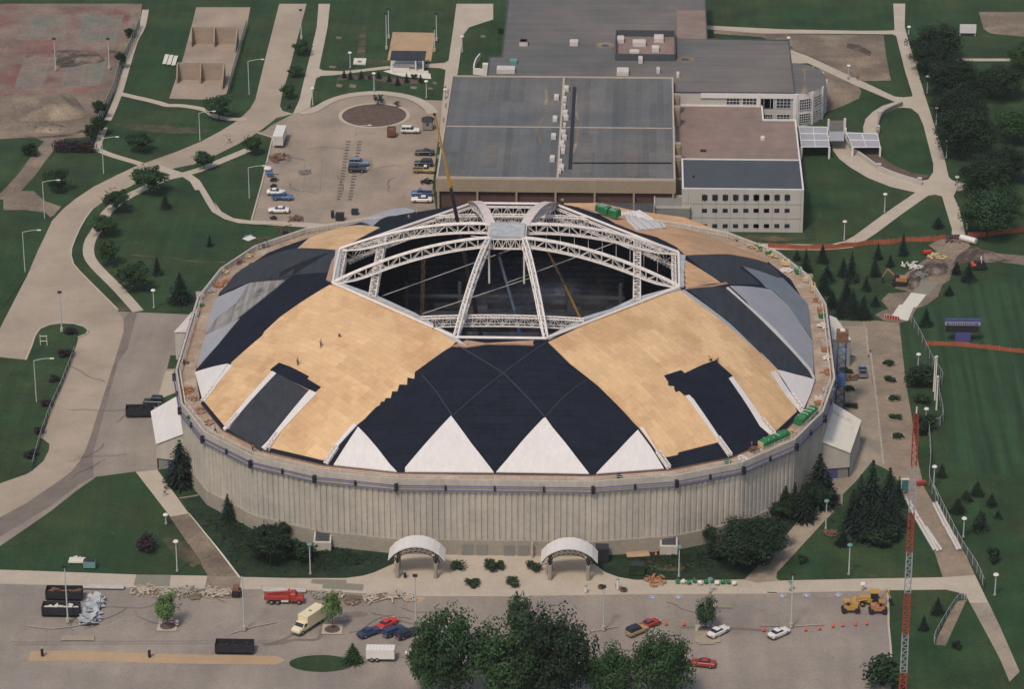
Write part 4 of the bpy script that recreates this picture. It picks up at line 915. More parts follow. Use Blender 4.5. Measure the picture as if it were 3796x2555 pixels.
# small curved screen wall on the far left of the wing
t=thing('curved_screen_wall','white curved wall and block at the left end of the far grey wing','wall',G('B',1740,435)); pp=[G('B',*q_) for q_ in ((1790,315),(1760,350),(1742,400),(1738,435),(1835,445),(1885,450))]
mb=M()
for i in range(5):
    c=(pp[i]+pp[i+1])/2; d=pp[i+1]-pp[i]; mb.box((c.x,c.y,.9+i*.003),(d.length+.2,.35,1.8),math.atan2(d.y,d.x))
c=G('B',1860,450); mb.build('curved_wall',white,t,True); mb=M(); mb.box((c.x,c.y+1,1.6),(3.2,1.6,3.2)); mb.build('wall_block',white,t,True)
# ---------------------------------------------------------- glazed canopies, garden walls
def glaz(name,lab,pts,z,nx,nz_):
    q_=[G('E',u,v,z) for u,v in pts]; t=thing(name,lab,'canopy',(q_[0].x,q_[0].y,0)); mb=M()
    def at(a,b): return q_[0].lerp(q_[1],a).lerp(q_[3].lerp(q_[2],a),b)
    for i in range(nx+1): mb.tube(at(i/nx,0),at(i/nx,1),.13,5)
    for j in range(nz_+1): mb.tube(at(0,j/nz_),at(1,j/nz_),.13,5)
    mb.build('frame',white,t,True); mb=M(); e=Vector((0,0,-.05)); mb.quad(*[p+e for p in q_]); mb.build('pane',fabg,t,True)
    for p in q_: mb=M(); mb.box((p.x,p.y,z/2),(.5,.5,z)); mb.build('post',white,t,True)
glaz('glazed_canopy','glazed white-framed canopy joining the gravel-roofed wing to the portal',[(410,872),(640,876),(660,1040),(428,1040)],3.2,2,3)
glaz('glazed_canopy','glazed white-framed canopy on the lawn side of the portal',[(802,922),(1058,930),(1082,1042),(852,1042)],2.6,2,2)
t=thing('entrance_portal','white portal walls between the two glazed canopies','portal',G('E',720,990)); mb=M()
for u,v,w_,h_ in ((650,905,.5,3.2),(785,905,.6,3.4),(650,1040,.5,3.0),(790,985,.6,3.4)):
    p=G('E',u,v); mb.box((p.x,p.y,h_/2),(w_,w_,h_))
mb.build('pylon',white,t,True); mb=M(); a=G('E',650,905);b=G('E',785,905); mb.box(((a.x+b.x)/2,a.y,1.4),(b.x-a.x,.25,2.8)); mb.build('portal_wall',dustg,t,True)
mb=M(); a=G('E',655,990,2.9);b=G('E',782,990,2.9);c=G('E',782,910,2.9);d=G('E',655,910,2.9); mb.quad(a,b,c,d); mb.build('portal_roof',fabg,t,True)
def gwall(lab,s,h,th,m_,pil):
    pts=smoothline(P(s),5); t=thing('garden_wall',lab,'wall',pts[0]); mb=M(); rr=[]
    for i,p in enumerate(pts):
        d=pts[min(i+1,len(pts)-1)]-pts[max(i-1,0)]; d.normalize(); nn=Vector((-d.y,d.x,0))*th/2; a,b=p+nn,p-nn
        rr.append([(a.x,a.y,0),(a.x,a.y,h),(b.x,b.y,h),(b.x,b.y,0)])
    mb.loft(rr); mb.build('wall',m_,t,True)
    for s_ in pil:
        p=P(s_)[0]; mb=M(); mb.box((p.x,p.y,(h+.5)/2),(.9,.9,h+.5)); mb.box((p.x,p.y,h+.6),(1.1,1.1,.2)); mb.build('pillar',offw,t,True)
gwall('grey curved garden wall round the top of the oval lawn','E 1265 700 1180 735 1110 775 1075 830 1060 905 1060 945',1.2,.4,dustg,['E 1060 920','E 1073 795'])
gwall('long curved garden wall with three pillars above the mulch arc','E 785 960 800 1010 855 1080 950 1150 1065 1230 1200 1290 1410 1355',1.3,.45,offw,['E 858 1085','E 1070 1240','E 1407 1358'])
# ---------------------------------------------------------- handball courts
def hcourt(lab,k1,zs=5.0):
    (u0,v0),(u1,v1)=k1; a=G('A',u0,v0);b=G('A',u1,v1); t=thing('handball_court',lab,'handball court',a); a.y=b.y=(a.y+b.y)/2
    mb=M(); mb.box(((a.x+b.x)/2,a.y,zs/2),(b.x-a.x+.3,.35,zs)); mb.build('front_wall',lotc,t,True)
    for x,L,h2 in ((a.x,3.2,1.6),((a.x+b.x)/2,3.2,1.6),(b.x,7.5,1.2)):
        mb=M(); vs=[]
        for dx in (-.17,.17): vs+=[(x+dx,a.y-.18,0),(x+dx,a.y-.18,zs+.004),(x+dx,a.y-1.2,zs),(x+dx,a.y-L,h2),(x+dx,a.y-L,0)]
        mb.add(vs,[(0,1,2,3,4),(9,8,7,6,5)]+[(i,(i+1)%5,5+(i+1)%5,5+i) for i in range(5)]); mb.build('side_wall',lotc,t,True)
hcourt('nearer pair of concrete handball courts on the left lawn',((1305,480),(1690,490))); hcourt('farther pair of concrete handball courts at the top edge',((1420,185),(1800,182)))
for i,(u,v) in enumerate(((1185,360),(1222,368),(1260,377))):
    a=G('A',u,v);b=G('A',u+24,v-78); t=thing('bench',f'{("left","middle","right")[i]} one of three concrete bleacher benches left of the handball courts','bench',a,group='benches by the handball courts'); d=b-a; mb=M(); mb.box((d.x/2,d.y/2,.4+i*.1),(1.1,d.length,.12),-math.atan2(d.x,d.y)); mb.build('seat',concw,t)
    for f in (.1,.9): mb=M(); mb.box((d.x*f,d.y*f,.17+i*.05),(.9,.25,.34+i*.1)); mb.build('leg',plinc,t)
# ---------------------------------------------------------- pavilion by the sand court
p=G('B',1050,425); q_=G('B',1322,425); t=thing('pavilion','small white open pavilion with dark roof edge below the sand court','pavilion',p); W=q_.x-p.x
mb=M(); mb.box((W/2,5,3.3),(W+.6,7.2,.3)); mb.build('roof',chard,t)
for x in (.2,W*.75,W-.2):
    for y in (1.6,8.2): mb=M(); mb.box((x,y,1.55),(.35,.35,3.1)); mb.build('post',white,t)
mb=M(); mb.box((W*.4,3.5,1.0),(W*.75,.2,1.0)); mb.box((W*.3,1.8,.5),(W*.5,.2,.8)); mb.build('counter',white,t)
mb=M(); mb.box((W*.6,0,.35),(W*1.1,.3,.7)); mb.build('low_wall',concw,t)
p=G('B',740,358); t=thing('concrete_pad','pale square concrete pad on the lawn left of the pavilion','slab',p); mb=M(); q_=[G('B',*a)-p for a in ((738,356),(840,360),(848,312),(745,310))]; mb.prism([(a.x,a.y) for a in q_],0,.35); mb.build('slab',concw,t); c=G('B',790,345)-p; mb=M(); mb.box((c.x,c.y,.55),(1.0,.6,.4)); mb.build('cover',dustg,t)
# scoreboard
a=G('E2',1612,1272);b=G('E2',1903,1272); t=thing('scoreboard','purple and white scoreboard sign on the right lawn','sign',((a.x+b.x)/2,a.y,0)); W=b.x-a.x
def zat(v): return Vy('E2',1750,v,a.y).z
mb=M(); mb.box((0,0,(zat(1080)+zat(1102))/2),(W,.5,zat(1080)-zat(1102))); mb.build('top_band',purp,t)
mb=M(); mb.box((0,0,(zat(1102)+zat(1132))/2),(W,.5,zat(1102)-zat(1132))); mb.build('lettered_band',fabg,t)
mb=M(); mb.box((0,0,(zat(1132)+zat(1188))/2),(W-.5,.5,zat(1132)-zat(1188))); mb.build('display_panel',darkm,t)
mb=M(); mb.box((0.2,0,zat(1188)/2),(W*.44,.45,zat(1188))); mb.build('support_panel',purp,t)
mb=M(); zc=(zat(1102)+zat(1132))/2
for i in range(14): mb.box((-W*.34+i*W*.052,-.3,zc),(.22,.06,.42+.12*(i%3)))
mb.box((W*.4,-.3,zc),(.6,.06,.5)); mb.box((-W*.42,-.3,zc),(.6,.06,.5)); mb.build('blurred_lettering',purp,t)
# flagpoles
for i,(u,v,v2) in enumerate(((1525,340,60),(1535,412,55),(1548,495,222))):
    p=G('E3',u,v); h=hgt(p,'E3',v2); t=thing('flagpole',('tallest white flagpole at the back','middle white flagpole','nearest white flagpole, set lower')[i]+' of three beside the right walk','flagpole',p,group='three white flagpoles')
    mb=M(); mb.tube((0,0,0),(0,0,h),.2,7,r2=.11); mb.build('pole',steelw,t); mb=M(); mb.ball((0,0,h+.15),.25,6,4); mb.build('finial',steelw,t)
# white sign frame, left grass island; sign at the top right
p=G('A2',158,1305); t=thing('sign_frame','white H-shaped sign frame on the left grass island','sign',p); mb=M()
for x in (0,1.5): mb.tube((x,0,0),(x,0,2.7),.07,5)
for z in (1.2,2.4): mb.tube((0,0,z),(1.5,0,z),.07,5)
mb.build('frame',steelw,t)
p=G('E',1742,118); t=thing('white_sign','white board on two posts at the top right edge','sign',p); mb=M(); mb.box((2.2,0,2.2),(4.6,.2,2.6)); mb.build('board',white,t)
for x in (.1,4.3): mb=M(); mb.box((x,.3,1.7),(.2,.2,3.4)); mb.build('post',white,t)
# ============================================================ TREES
def leaves(mb,c,n,r,rz,s,up=.4):
    for _ in range(n):
        d=Vector((random.gauss(0,1),random.gauss(0,1),random.gauss(0,1))); d.normalize(); q=random.random()**.4
        p=Vector(c)+Vector((d.x*r*q,d.y*r*q,d.z*rz*q)); nn=(d+Vector((random.uniform(-.8,.8),random.uniform(-.8,.8),random.uniform(-.3,.9)+up))).normalized()
        a=nn.orthogonal().normalized(); a=Matrix.Rotation(random.uniform(0,6.28),3,nn)@a; b=nn.cross(a); k=s*random.uniform(.6,1.3)
        mb.add([p-a*k,p+b*k*.7,p+a*k,p-b*k*.7],[(0,1,2,3)])
def crown_round(seed,n=30,ln=58,s=.048,low=.22,fl=1.0,spread=1.0,squash=1.0):
    random.seed(seed); mb=M(); cz=(1+low)/2; hz=(1-low)/2
    for i in range(n):
        d=Vector((random.gauss(0,1),random.gauss(0,1),random.gauss(0,1)*.9)); d.normalize(); q=random.uniform(.35,.82)
        x,y,z=d.x*.5*q*spread,d.y*.5*q*spread,cz+d.z*hz*q*squash
        rr=random.uniform(.10,.19); leaves(mb,(x,y,z),ln,rr,rr*hz/.5*.95,s)
    leaves(mb,(0,0,cz),int(ln*2),.33,hz*.7,s*1.1)
    for i in range(n//3):   # stray twigs break the outline
        a=random.uniform(0,6.28); zz=random.uniform(low,.97); rr=.5*math.sqrt(max(.05,1-((zz-cz)/hz)**2)); leaves(mb,(rr*math.cos(a)*.95,rr*math.sin(a)*.95,zz),10,.06,.06,s*.8)
    return mb
def crown_open(seed): return crown_round(seed,22,34,.042,.18,spread=1.1)
def crown_cone(seed,tiers=17,s=.05):
    random.seed(seed); mb=M()
    for i in range(tiers):
        t=i/(tiers-1); z=.05+.93*t; R_=.5*(1-t)**.85*random.uniform(.82,1.08)+.012; nb=max(5,int(15*(1-t)+5)); off=random.uniform(0,6)
        for j in range(nb):
            a=off+6.283*j/nb+random.uniform(-.15,.15); R2=R_*random.uniform(.68,1.12); m_=max(2,int(9*(1-t)+2))
            for k in range(m_):
                f=(k+.7)/m_; r=R2*f; p=Vector((r*math.cos(a),r*math.sin(a),z-.055*f*(1-t)+random.uniform(-.012,.012)))
                w_=s*(1.15-.5*f)*random.uniform(.7,1.2); dv=Vector((math.cos(a),math.sin(a),-.35)); sd_=Vector((-math.sin(a),math.cos(a),random.uniform(-.5,.5)))
                mb.add([p-dv*w_*.9,p+sd_*w_*.8,p+dv*w_*1.1,p-sd_*w_*.8],[(0,1,2,3)])
    leaves(mb,(0,0,.35),110,.17,.30,s); return mb
def crown_shrub(seed):
    random.seed(seed); mb=M()
    for i in range(15):
        a=random.uniform(0,6.28); r=random.uniform(0,.33); leaves(mb,(r*math.cos(a),r*math.sin(a),random.uniform(.3,.68)),55,.17,.26,.05)
    return mb
def trunk(h,r=.025,limbs=6,seed=1,reach=.3,low=.2):
    random.seed(seed); mb=M(); pts=[Vector((0,0,0)),Vector((.006,.004,low)),Vector((-.006,0,(low+h)/2)),Vector((0,0,h))]
    rr=[r,r*.8,r*.55,r*.15]
    for i in range(3): mb.tube(pts[i],pts[i+1],rr[i],6,r2=rr[i+1])
    for i in range(limbs):
        a=6.28*i/limbs+random.uniform(-.3,.3); z=low+(h-low)*random.uniform(.0,.55); e=Vector((reach*math.cos(a),reach*math.sin(a),z+random.uniform(.12,.3))); m_=Vector((e.x*.45,e.y*.45,z+.04)); mb.tube((0,0,z),m_,r*.45,4,r2=r*.3); mb.tube(m_,e,r*.3,4,r2=r*.08)
    return mb
SH={}
HID=[]
def template(kind,leafm):
    key=(kind,leafm.name)
    if key in SH: return SH[key]
    if not any(k[0]==kind for k in SH):
        base,var_=kind[:-1],int(kind[-1])
        if base=='round': cm,tm=crown_round(10+var_,42,85,.029),trunk(.8,.022,7,var_)
        elif base=='big': cm,tm=crown_round(40+var_,85,110,.019,.12,spread=1.12),trunk(.8,.02,9,var_,.36,.14)
        elif base=='open': cm,tm=crown_open(60+var_),trunk(.85,.016,6,var_)
        elif base=='tall': cm,tm=crown_round(70+var_,38,75,.028,.14,spread=.9),trunk(.85,.016,6,var_,.25)
        elif base=='cone': cm,tm=crown_cone(80+var_),trunk(.9,.02,0,var_)
        else: cm,tm=crown_shrub(90+var_),trunk(.4,.03,4,var_,.25,.1)
        meshes=(cm,tm)
    else: meshes=None
    if meshes:
        co_=meshes[0].build('crown',leafm,fix=False); to_=meshes[1].build('trunk',wood,fix=False); SH[key]=(co_.data,to_.data); SH[(kind,'raw')]=(co_.data,to_.data)
        bpy.data.objects.remove(co_); bpy.data.objects.remove(to_)
    else:
        a,b=SH[(kind,'raw')]; a2=a.copy(); a2.materials.clear(); a2.materials.append(leafm); SH[key]=(a2,b)
    return SH[key]
KN={'cone':('spruce_tree','conifer'),'shrub':('shrub','shrub'),'round':('shade_tree','tree'),'big':('large_tree','tree'),'open':('sapling','tree'),'tall':('young_tree','tree')}
rnd=random.Random(5)
def tree(kind,leafm,k,u,v,vt,wu,label,group=None,hmul=1.0,name=None):
    p=G(k,u,v); h=hgt(p,k,vt)*hmul; s=proj((p.x,p.y,h/2))[2]; W=wu/ZM[k][2]/s
    # the top edge seen from above is the back of the crown: trim
    if kind[:-1] in('round','big','shrub'): h=max(W*(.5 if kind[:-1]=='shrub' else .82),h-W*.06)
    W*={'cone':1.6,'shrub':1.5,'round':1.33,'big':1.3,'tall':1.25,'open':1.2}[kind[:-1]]
    n,c=KN[kind[:-1]]; t=thing(name or n,label,c,p,rnd.uniform(0,6.28),group); a,b=template(kind,leafm)
    for nm,d in (('crown',a),('trunk',b)):
        o=bpy.data.objects.new(nm,d); COL.objects.link(o); o.parent=t; o.scale=(W,W,h) if nm=='crown' else (W if W<h else h,W if W<h else h,h)
    return t
T_=tree
gl='trees along the curving road'
T_('round1',leafb,'A',1640,815,592,215,'broad green tree at the end of the paved band below the handball courts')
T_('round2',leafg,'A',975,1085,885,205,'shadowy tree in the grass wedge inside the road bend',hmul=.9)
T_('round3',leafg,'A',1925,1110,928,140,'small round tree beside the white container by the car park',gl)
T_('round1',leafg,'A',1515,1225,1066,152,'small round tree between the road and the start of the car park path',gl)
T_('round2',leafg,'A',1060,1435,1180,265,'largest round tree at the road crossing above the left lawn',gl)
T_('round3',leafg,'A',795,1585,1375,195,'round tree beside the road just below the biggest one',gl)
T_('round1',leafg,'A2',680,395,205,210,'tree leaning over the footpath on the left lawn',gl)
T_('round2',leafg,'A2',725,640,410,175,'shadowy tree right of the footpath bend',gl)
T_('round3',leafg,'A2',935,850,580,250,'wide low tree between the footpath and the dark spruce',gl)
T_('round1',leafg,'A',300,1420,1200,190,'dim round tree in the corner lawn at far left')
T_('shrub1',leafd,'A',80,1110,980,140,'dark bush on the left edge beside the dirt track')
T_('round1',leafd,'A',650,800,640,110,'upper vine-covered bush at the tennis court fence'); T_('round2',leafd,'A',650,945,770,130,'middle vine-covered bush at the tennis court fence'); T_('round3',leafd,'A',575,1000,830,95,'lower vine-covered bush at the tennis court fence')
T_('round2',leafd,'A',900,130,45,90,'bush in the fence corner right of the green tennis courts'); T_('round3',leafd,'A',830,390,230,80,'creeper-covered bush halfway down the tennis fence')
T_('cone1',leafc,'A2',1128,715,560,75,'slim small spruce on the left lawn beside the wide low tree'); T_('cone2',leafc,'A2',1320,945,690,165,'dark broad spruce on the lawn close to the dome rim')
T_('cone1',leafc,'A2',1563,478,375,45,'tiny spruce on the lawn near the roof hoist'); T_('cone2',leafc,'A2',1195,165,30,75,'small dark spruce at the top of the left lawn')
g_='trees in the strip between road and walk'
T_('round1',leafg,'B',315,275,150,140,'upper tree in the narrow strip between road and walk',g_); T_('round2',leafg,'B',262,460,355,115,'middle tree in the narrow strip between road and walk',g_); T_('round3',leafg,'B',200,640,505,110,'lowest tree in the narrow strip between road and walk',g_)
T_('shrub2',leafr,'B',207,720,685,36,'small red shrub at the tip of the narrow strip')
g_='small conifers above the roundabout'
for i,(u,v,h,w_) in enumerate(((663,465,395,38),(715,475,398,38),(805,472,400,42),(950,470,408,42),(1037,498,428,36),(1107,525,450,42),(1182,508,422,40),(1298,506,432,38))):
    T_('cone1' if i%2 else 'cone2',leafc,'B',u,v,h,w_,f'{ORD[i]} dark conifer from the left in the row above the roundabout',g_)
T_('shrub1',leafr,'B',870,478,432,36,'reddish shrub between the conifers above the roundabout')
T_('shrub2',leafs,'B',1245,470,425,50,'pale leafy shrub in front of the pavilion'); T_('round2',leafg,'B',1960,95,40,60,'small tree at the top beside the far walk')
T_('open1',leafs,'B',950,690,590,90,'airy sapling at the top edge of the roundabout bed',name='sapling'); T_('open2',leafs,'B',1100,710,655,50,'thin small sapling right of the other on the roundabout')
g_='big trees down the right edge'
for kd,u,v,vt,w_,lab in (('big1',1540,330,0,350,'top one of the dark trees down the right edge'),('big2',1500,430,170,280,'dark tree left of the small side walk'),('big1',1680,610,320,380,'second big tree below the side walk'),('big2',1740,850,560,380,'shadowed big tree in the middle of the right edge'),('big1',1780,1130,690,400,'broad lit tree level with the oval lawn'),('big2',1930,1450,1090,350,'tree above the path end at the right edge'),):
    T_(kd,leafd,'E',u,v,vt,w_,lab,g_)
T_('big1',leafg,'E2',1970,400,0,380,'big tree right of the walk above the orange fence',g_); T_('big2',leafg,'E',2200,1000,700,300,'big tree beyond the right border of the lawn',g_); T_('big1',leafg,'E',2300,420,150,300,'big tree by the side walk at the far right',g_)
T_('big2',leafd,'E',2050,640,330,330,'dark tree between the broad lit tree and the photo edge, upper',g_); T_('big1',leafd,'E',2120,1330,1000,280,'dark tree at the photo edge above the stub path',g_); T_('big2',leafg,'E2',2080,250,-60,260,'tree at the photo edge level with the lamp by the far walk',g_)
g_='young spruces on the lawn right of the dome'
SP=[(1562,320,230,85),(1270,555,355,75),(1062,585,450,65),(602,612,460,85),(390,590,510,60),(462,690,500,85),(1165,645,540,60),(1035,725,560,80),(772,725,565,80),(842,775,515,95),(640,770,635,110),(612,870,690,110),(965,845,720,70),(800,955,740,110),(850,1065,830,130),(680,985,850,105),(940,1075,880,120),(1040,975,880,70),(1812,765,620,110),(1655,882,800,70),(1460,1140,985,95),(1715,705,600,75),(760,1060,900,110)]
SPL=['lone spruce above the orange fence near the far walk','spruce poking above the orange fence','spruce just below the orange fence, left of the tallest','dark spruce overlapping the pale path','small spruce nearest the dome rim debris','spruce at the left edge of the grove by the rim','little spruce left of the timber stack','spruce below the little one left of the timber','upper left spruce in the middle of the grove','tall spruce in the middle of the grove','spruce at the left of the dense grove','lower left spruce of the dense grove','small spruce on the right side of the grove','spruce in the dark heart of the grove','large spruce at the bottom of the grove','spruce nearest the far right entrance roof','spruce at the bottom right of the grove','small spruce beside the bare earth','dark spruce right of the trench near the tracked machine','little spruce right of the new slab','dark spruce above the scoreboard','ragged spruce beside the trench','dense low spruce between the two bottom ones']
for i,(u,v,vt,w_) in enumerate(SP): T_(('cone1','cone2','cone3')[i%3],leafc,'E2',u,v,vt,w_,SPL[i],g_)
g_='conifers at the right front of the dome'
for i,(u,v,vt,w_,lab) in enumerate(((570,1290,855,250,'tall spruce below the right entrance wing'),(290,1400,1125,170,'rounded conifer against the dome wall'),(365,1400,1090,130,'narrow conifer beside the rounded one'),(450,1420,1110,170,'conifer left of the tall spruce'),(640,1270,1020,140,'conifer hugging the right of the tall spruce'),(1005,1400,915,210,'tallest spruce in the triangle lawn'),(1150,1330,975,190,'second tall spruce in the triangle lawn'),(910,1450,1030,170,'left shoulder spruce in the triangle lawn'),(1232,1290,1045,90,'slim spruce beside the crane mast'),(850,1500,1150,170,'low left spruce in the triangle lawn'),(1060,1560,1250,240,'dark low spruce in front of the tallest'),(1180,1480,1150,190,'right low spruce in the triangle lawn'),(960,1560,1270,220,'nearest low spruce of the triangle group'))):
    T_(('cone1','cone2','cone3')[i%3],leafc,'E3',u,v,vt,w_,lab,g_)
for i_,(u,v,vt,w_,sp) in enumerate(((235,1440,1240,180,'round1'),(330,1400,1190,170,'round2'),(430,1370,1120,170,'cone2'),(520,1340,1060,160,'round3'),(640,1240,1010,150,'cone3'),(600,1330,1130,170,'round1'))):
    T_(sp,leafd,'E3',u,v,vt,w_,ORD[i_]+' from the left in the dark belt of planting along the right dome wall',g_)
T_('round2',leafd,'C4',2230,540,290,260,'dark mass of leaves low beside the diagonal drive'); T_('round3',leafd,'C4',2150,600,400,240,'lowest dark bush at the foot of the big leafy tree')
T_('shrub1',leafd,'E3',1000,1600,1440,220,'dark bush in front of the triangle group, left'); T_('shrub2',leafd,'E3',1120,1620,1450,220,'dark bush in front of the triangle group, right')
T_('cone2',leafc,'E4',800,405,270,110,'small dark spruce above the bottom lamp in the triangle lawn'); T_('shrub1',leafd,'E4',460,560,470,90,'dark bush near the corner of the triangle lawn'); T_('cone1',leafc,'E4',1080,250,80,170,'dark spruce low in the triangle lawn'); T_('cone3',leafc,'E4',1270,340,180,90,'spruce left of the mast in the triangle lawn')
T_('big2',leafd,'C4',2070,580,140,500,'big leafy tree against the right front wall of the dome'); T_('round2',leafd,'C4',1745,420,215,110,'narrow dark tree left of the big leafy one by the wall'); T_('round1',leafd,'C4',2290,440,130,260,'dark tree right of the big leafy one by the wall'); T_('round3',leafd,'C4',1800,520,420,160,'dark bush under the big leafy tree')
g_='bushes on the right lawn'
for i,(u,v,vt,w_) in enumerate(((1590,1050,935,80),(1885,1200,1085,100),(1795,1250,1155,85),(1722,1345,1225,110),(2005,1290,1185,80),(1905,1500,1320,120),(2060,1400,1320,60))): T_('cone%d'%(1+i%3),leafd,'E3',u,v,vt,w_,('lone dark bush right of a lamp, highest of the lawn bushes','dark bush at the head of the right lawn cluster','bush left of centre in the right lawn cluster','leftmost low bush in the right lawn cluster','bush at the right edge of the cluster','large bush low in the right lawn cluster','small bush at the photo edge')[i],g_)
T_('cone2',leafc,'E4',1620,1005,852,100,'small spruce in the bottom right corner lawn, upper'); T_('cone1',leafc,'E4',1500,1140,1000,80,'small spruce left of the gravel drain'); T_('shrub1',leafd,'E4',1790,1300,1205,90,'round bush right of the gravel drain'); T_('shrub2',leafd,'E4',1990,290,100,110,'dark bush between the right lamps'); T_('shrub1',leafd,'E4',2110,560,380,110,'bush at the right edge below a lamp')
T_('shrub1',leafd,'E3',1400,290,90,230,'wide dark hedge mass left of the flagpoles',name='hedge'); T_('shrub2',leafd,'E3',1440,250,110,170,'dark bush behind the flagpoles'); T_('shrub1',leafd,'E3',1480,640,500,190,'dark bush by the red mast tip'); T_('shrub2',leafd,'E3',1430,700,560,120,'lower dark bush by the red mast tip'); T_('shrub2',leafs,'E3',1420,440,330,120,'thin shrub in the bare patch by the flagpoles')
g_='planter shrubs on the right plaza'
for i,(k,u,v) in enumerate(PLANT): T_('shrub%d'%(1+i%2),leafs if i<5 else leafd,k,u,v+8,v-(22 if i!=1 else 36),96,('low shrub in the first planter from the top of the outer row','bushier shrub in the second planter of the outer row','low shrub in the third planter of the outer row','low shrub in the fourth planter of the outer row','low shrub in the last planter of the outer row','dark shrub in the top planter beside the hoist','dark shrub in the planter below the hoist','dark shrub in the planter by the near entrance wing')[i],g_,hmul=.8)
T_('cone2',leafc,'A3',1325,1110,745,240,'big dark spruce in front of the left entrance wing'); T_('cone1',leafc,'A3',1715,1415,1190,120,'small spruce against the left dome wall')
T_('shrub1',leafp,'A4',1078,470,285,180,'round purple-dark shrub on the bottom left lawn'); T_('round3',leafd,'B4',30,520,200,260,'dark bushy tree at the dome foot, left end'); T_('round1',leafd,'B4',170,360,185,130,'small tree crown rising beside the dome wall left'); T_('round2',leafd,'A4',2150,560,230,330,'dark spreading bush left of the dome foot'); T_('shrub2',leafd,'B4',300,520,330,260,'low dark bush left of the ventilation box')
for i,(u,v) in enumerate(((412,1168),(440,1150))): pass
g_='purple bushes on the left grass island'
for i,(k,u,v,vt,w_) in enumerate((('A2',410,1200,1140,110),('A2',365,1400,1320,110),('A3',280,260,195,95),('A3',205,470,390,85),('A3',135,695,620,90),('A3',80,890,815,110))): T_('shrub%d'%(1+i%2),leafp,k,u,v,vt,w_,('purple bush by the island light pole','purple bush second from the top of the island fence','faint reddish bush third along the island fence','dark bush fourth along the island fence','dark bush fifth along the island fence','dark bush lowest along the island fence')[i],g_)
g_='plaza shrubs between the canopies'
for i,(u,v,vt,w_) in enumerate(((1655,612,522,135),(1955,625,512,130),(2035,605,515,110),(2325,620,528,130),(1812,752,675,135),(2148,752,675,135))): T_('shrub%d'%(1+i%2),leafs,'B4',u,v,vt,w_,('round shrub just right of the left canopy','left half of the double shrub in the plaza centre','right half of the double shrub in the plaza centre','round shrub just left of the right canopy','oval shrub in the front row, left','oval shrub in the front row, right')[i],g_)
g_='young trees in square car park pits'
T_('tall1',leafy,'A4',1262,1105,790,215,'bright young tree in the left car park pit',g_); T_('tall2',leafy,'B4',590,1132,785,165,'bright narrow tree in the pit by the cream truck',g_); T_('tall1',leafb,'C4',1715,1138,840,190,'darker young tree in the pit beside the white car',g_)
g_='trees along the bottom edge'
T_('big1',leafg,'B4',1600,1800,890,500,'large tree right of the parked blue cars',g_); T_('big2',leafg,'B4',2150,1850,1020,600,'broad tree in the middle of the bottom clump',g_); T_('tall2',leafb,'C4',110,1330,790,230,'pointed tree top sticking up from the bottom clump',g_); T_('big1',leafd,'C4',360,1850,890,600,'largest dark rounded tree of the bottom clump',g_)
T_('big2',leafg,'C4',880,1800,1240,400,'low bushy tree beside the tan car',g_); T_('big1',leafg,'C4',1330,1780,1110,440,'bushy tree partly hiding the tan car',g_); T_('cone1',leafb,'B4',765,1420,1250,150,'small pointed conifer by the white trailer'); T_('shrub1',leafg,'E4',1150,1620,1280,330,'leafy bush at the bottom right corner of the car park')
T_('big2',leafg,'B4',1400,1650,1150,260,'small side tree at the left of the bottom clump',g_)
# clipped hedge
a=G('A',285,1085);b=G('A',600,1088); t=thing('hedge','long dark clipped hedge below the torn-up tennis courts','hedge',a); random.seed(3); mb=M(); d=b-a
for i in range(26): 
    f=i/25; leaves(mb,(d.x*f,d.y*f,1.9+random.uniform(-.2,.3)),90,1.3,1.9,.22)
mb.build('foliage',leafp,t,fix=False); mb=M(); [mb.tube((d.x*i/8,d.y*i/8,0),(d.x*i/8,d.y*i/8,1.6),.07,4) for i in range(9)]; mb.build('stems',wood,t)
# creeping plants at the dome foot
random.seed(11); mb=M()
for s,n_ in (('B4 20 330 400 480 1050 470 1090 550 650 660 60 660',900),('C4 800 520 1250 480 1700 420 2200 460 2050 660 1150 690',700),('A4 1450 100 1750 150 2200 330 2300 660 1900 640',700)):
    pp=P(s)
    for _ in range(n_):
        w_=[random.random()**2 for _ in pp]; S=sum(w_); c=sum((p*q for p,q in zip(pp,w_)),Vector())/S; leaves(mb,(c.x,c.y,.25),5,.6,.3,.2,1.0)
o=mb.build('ground_cover_plants',leafd,fix=False); tag(o,'dark low ground cover growing at the foot of the dome wall','ground cover',kind='stuff')
# ============================================================ VEHICLES
def wheels(par,L_,W_,r=.34,xs=None,n=2):
    for x in (xs or (-L_*.31,L_*.31)):
        for s_ in (1,-1):
            mb=M(); mb.tube((x,s_*(W_/2-.22),r),(x,s_*(W_/2+.02),r),r,12); t=mb.build('wheel',tyre,par)
            mb=M(); mb.tube((x,s_*(W_/2-.02),r),(x,s_*(W_/2+.04),r),r*.55,8); mb.build('hubcap',chrome,t)
def secs(mb,prof,W_,inset=0.0):
    """prof: list of (x, zlow, zhigh, halfwidth) lofted along x"""
    rr=[]
    for x,z0,z1,hw in prof:
        c=min(.12,(z1-z0)*.25); rr.append([(x,-hw,z0),(x,hw,z0),(x,hw+.03,(z0+z1)*.5),(x,hw,z1-c),(x,hw-c,z1),(x,-hw+c,z1),(x,-hw,z1-c),(x,-hw-.03,(z0+z1)*.5)])
    mb.loft(rr)
def lights(par,L_,W_,z,front=True):
    for s_ in (1,-1):
        mb=M(); mb.box((L_/2-.02,s_*(W_/2-.3),z),(.1,.36,.16)); mb.build('headlight',lampw,par)
        mb=M(); mb.box((-L_/2+.02,s_*(W_/2-.28),z+.05),(.1,.34,.18)); mb.build('tail_light',lampr,par)
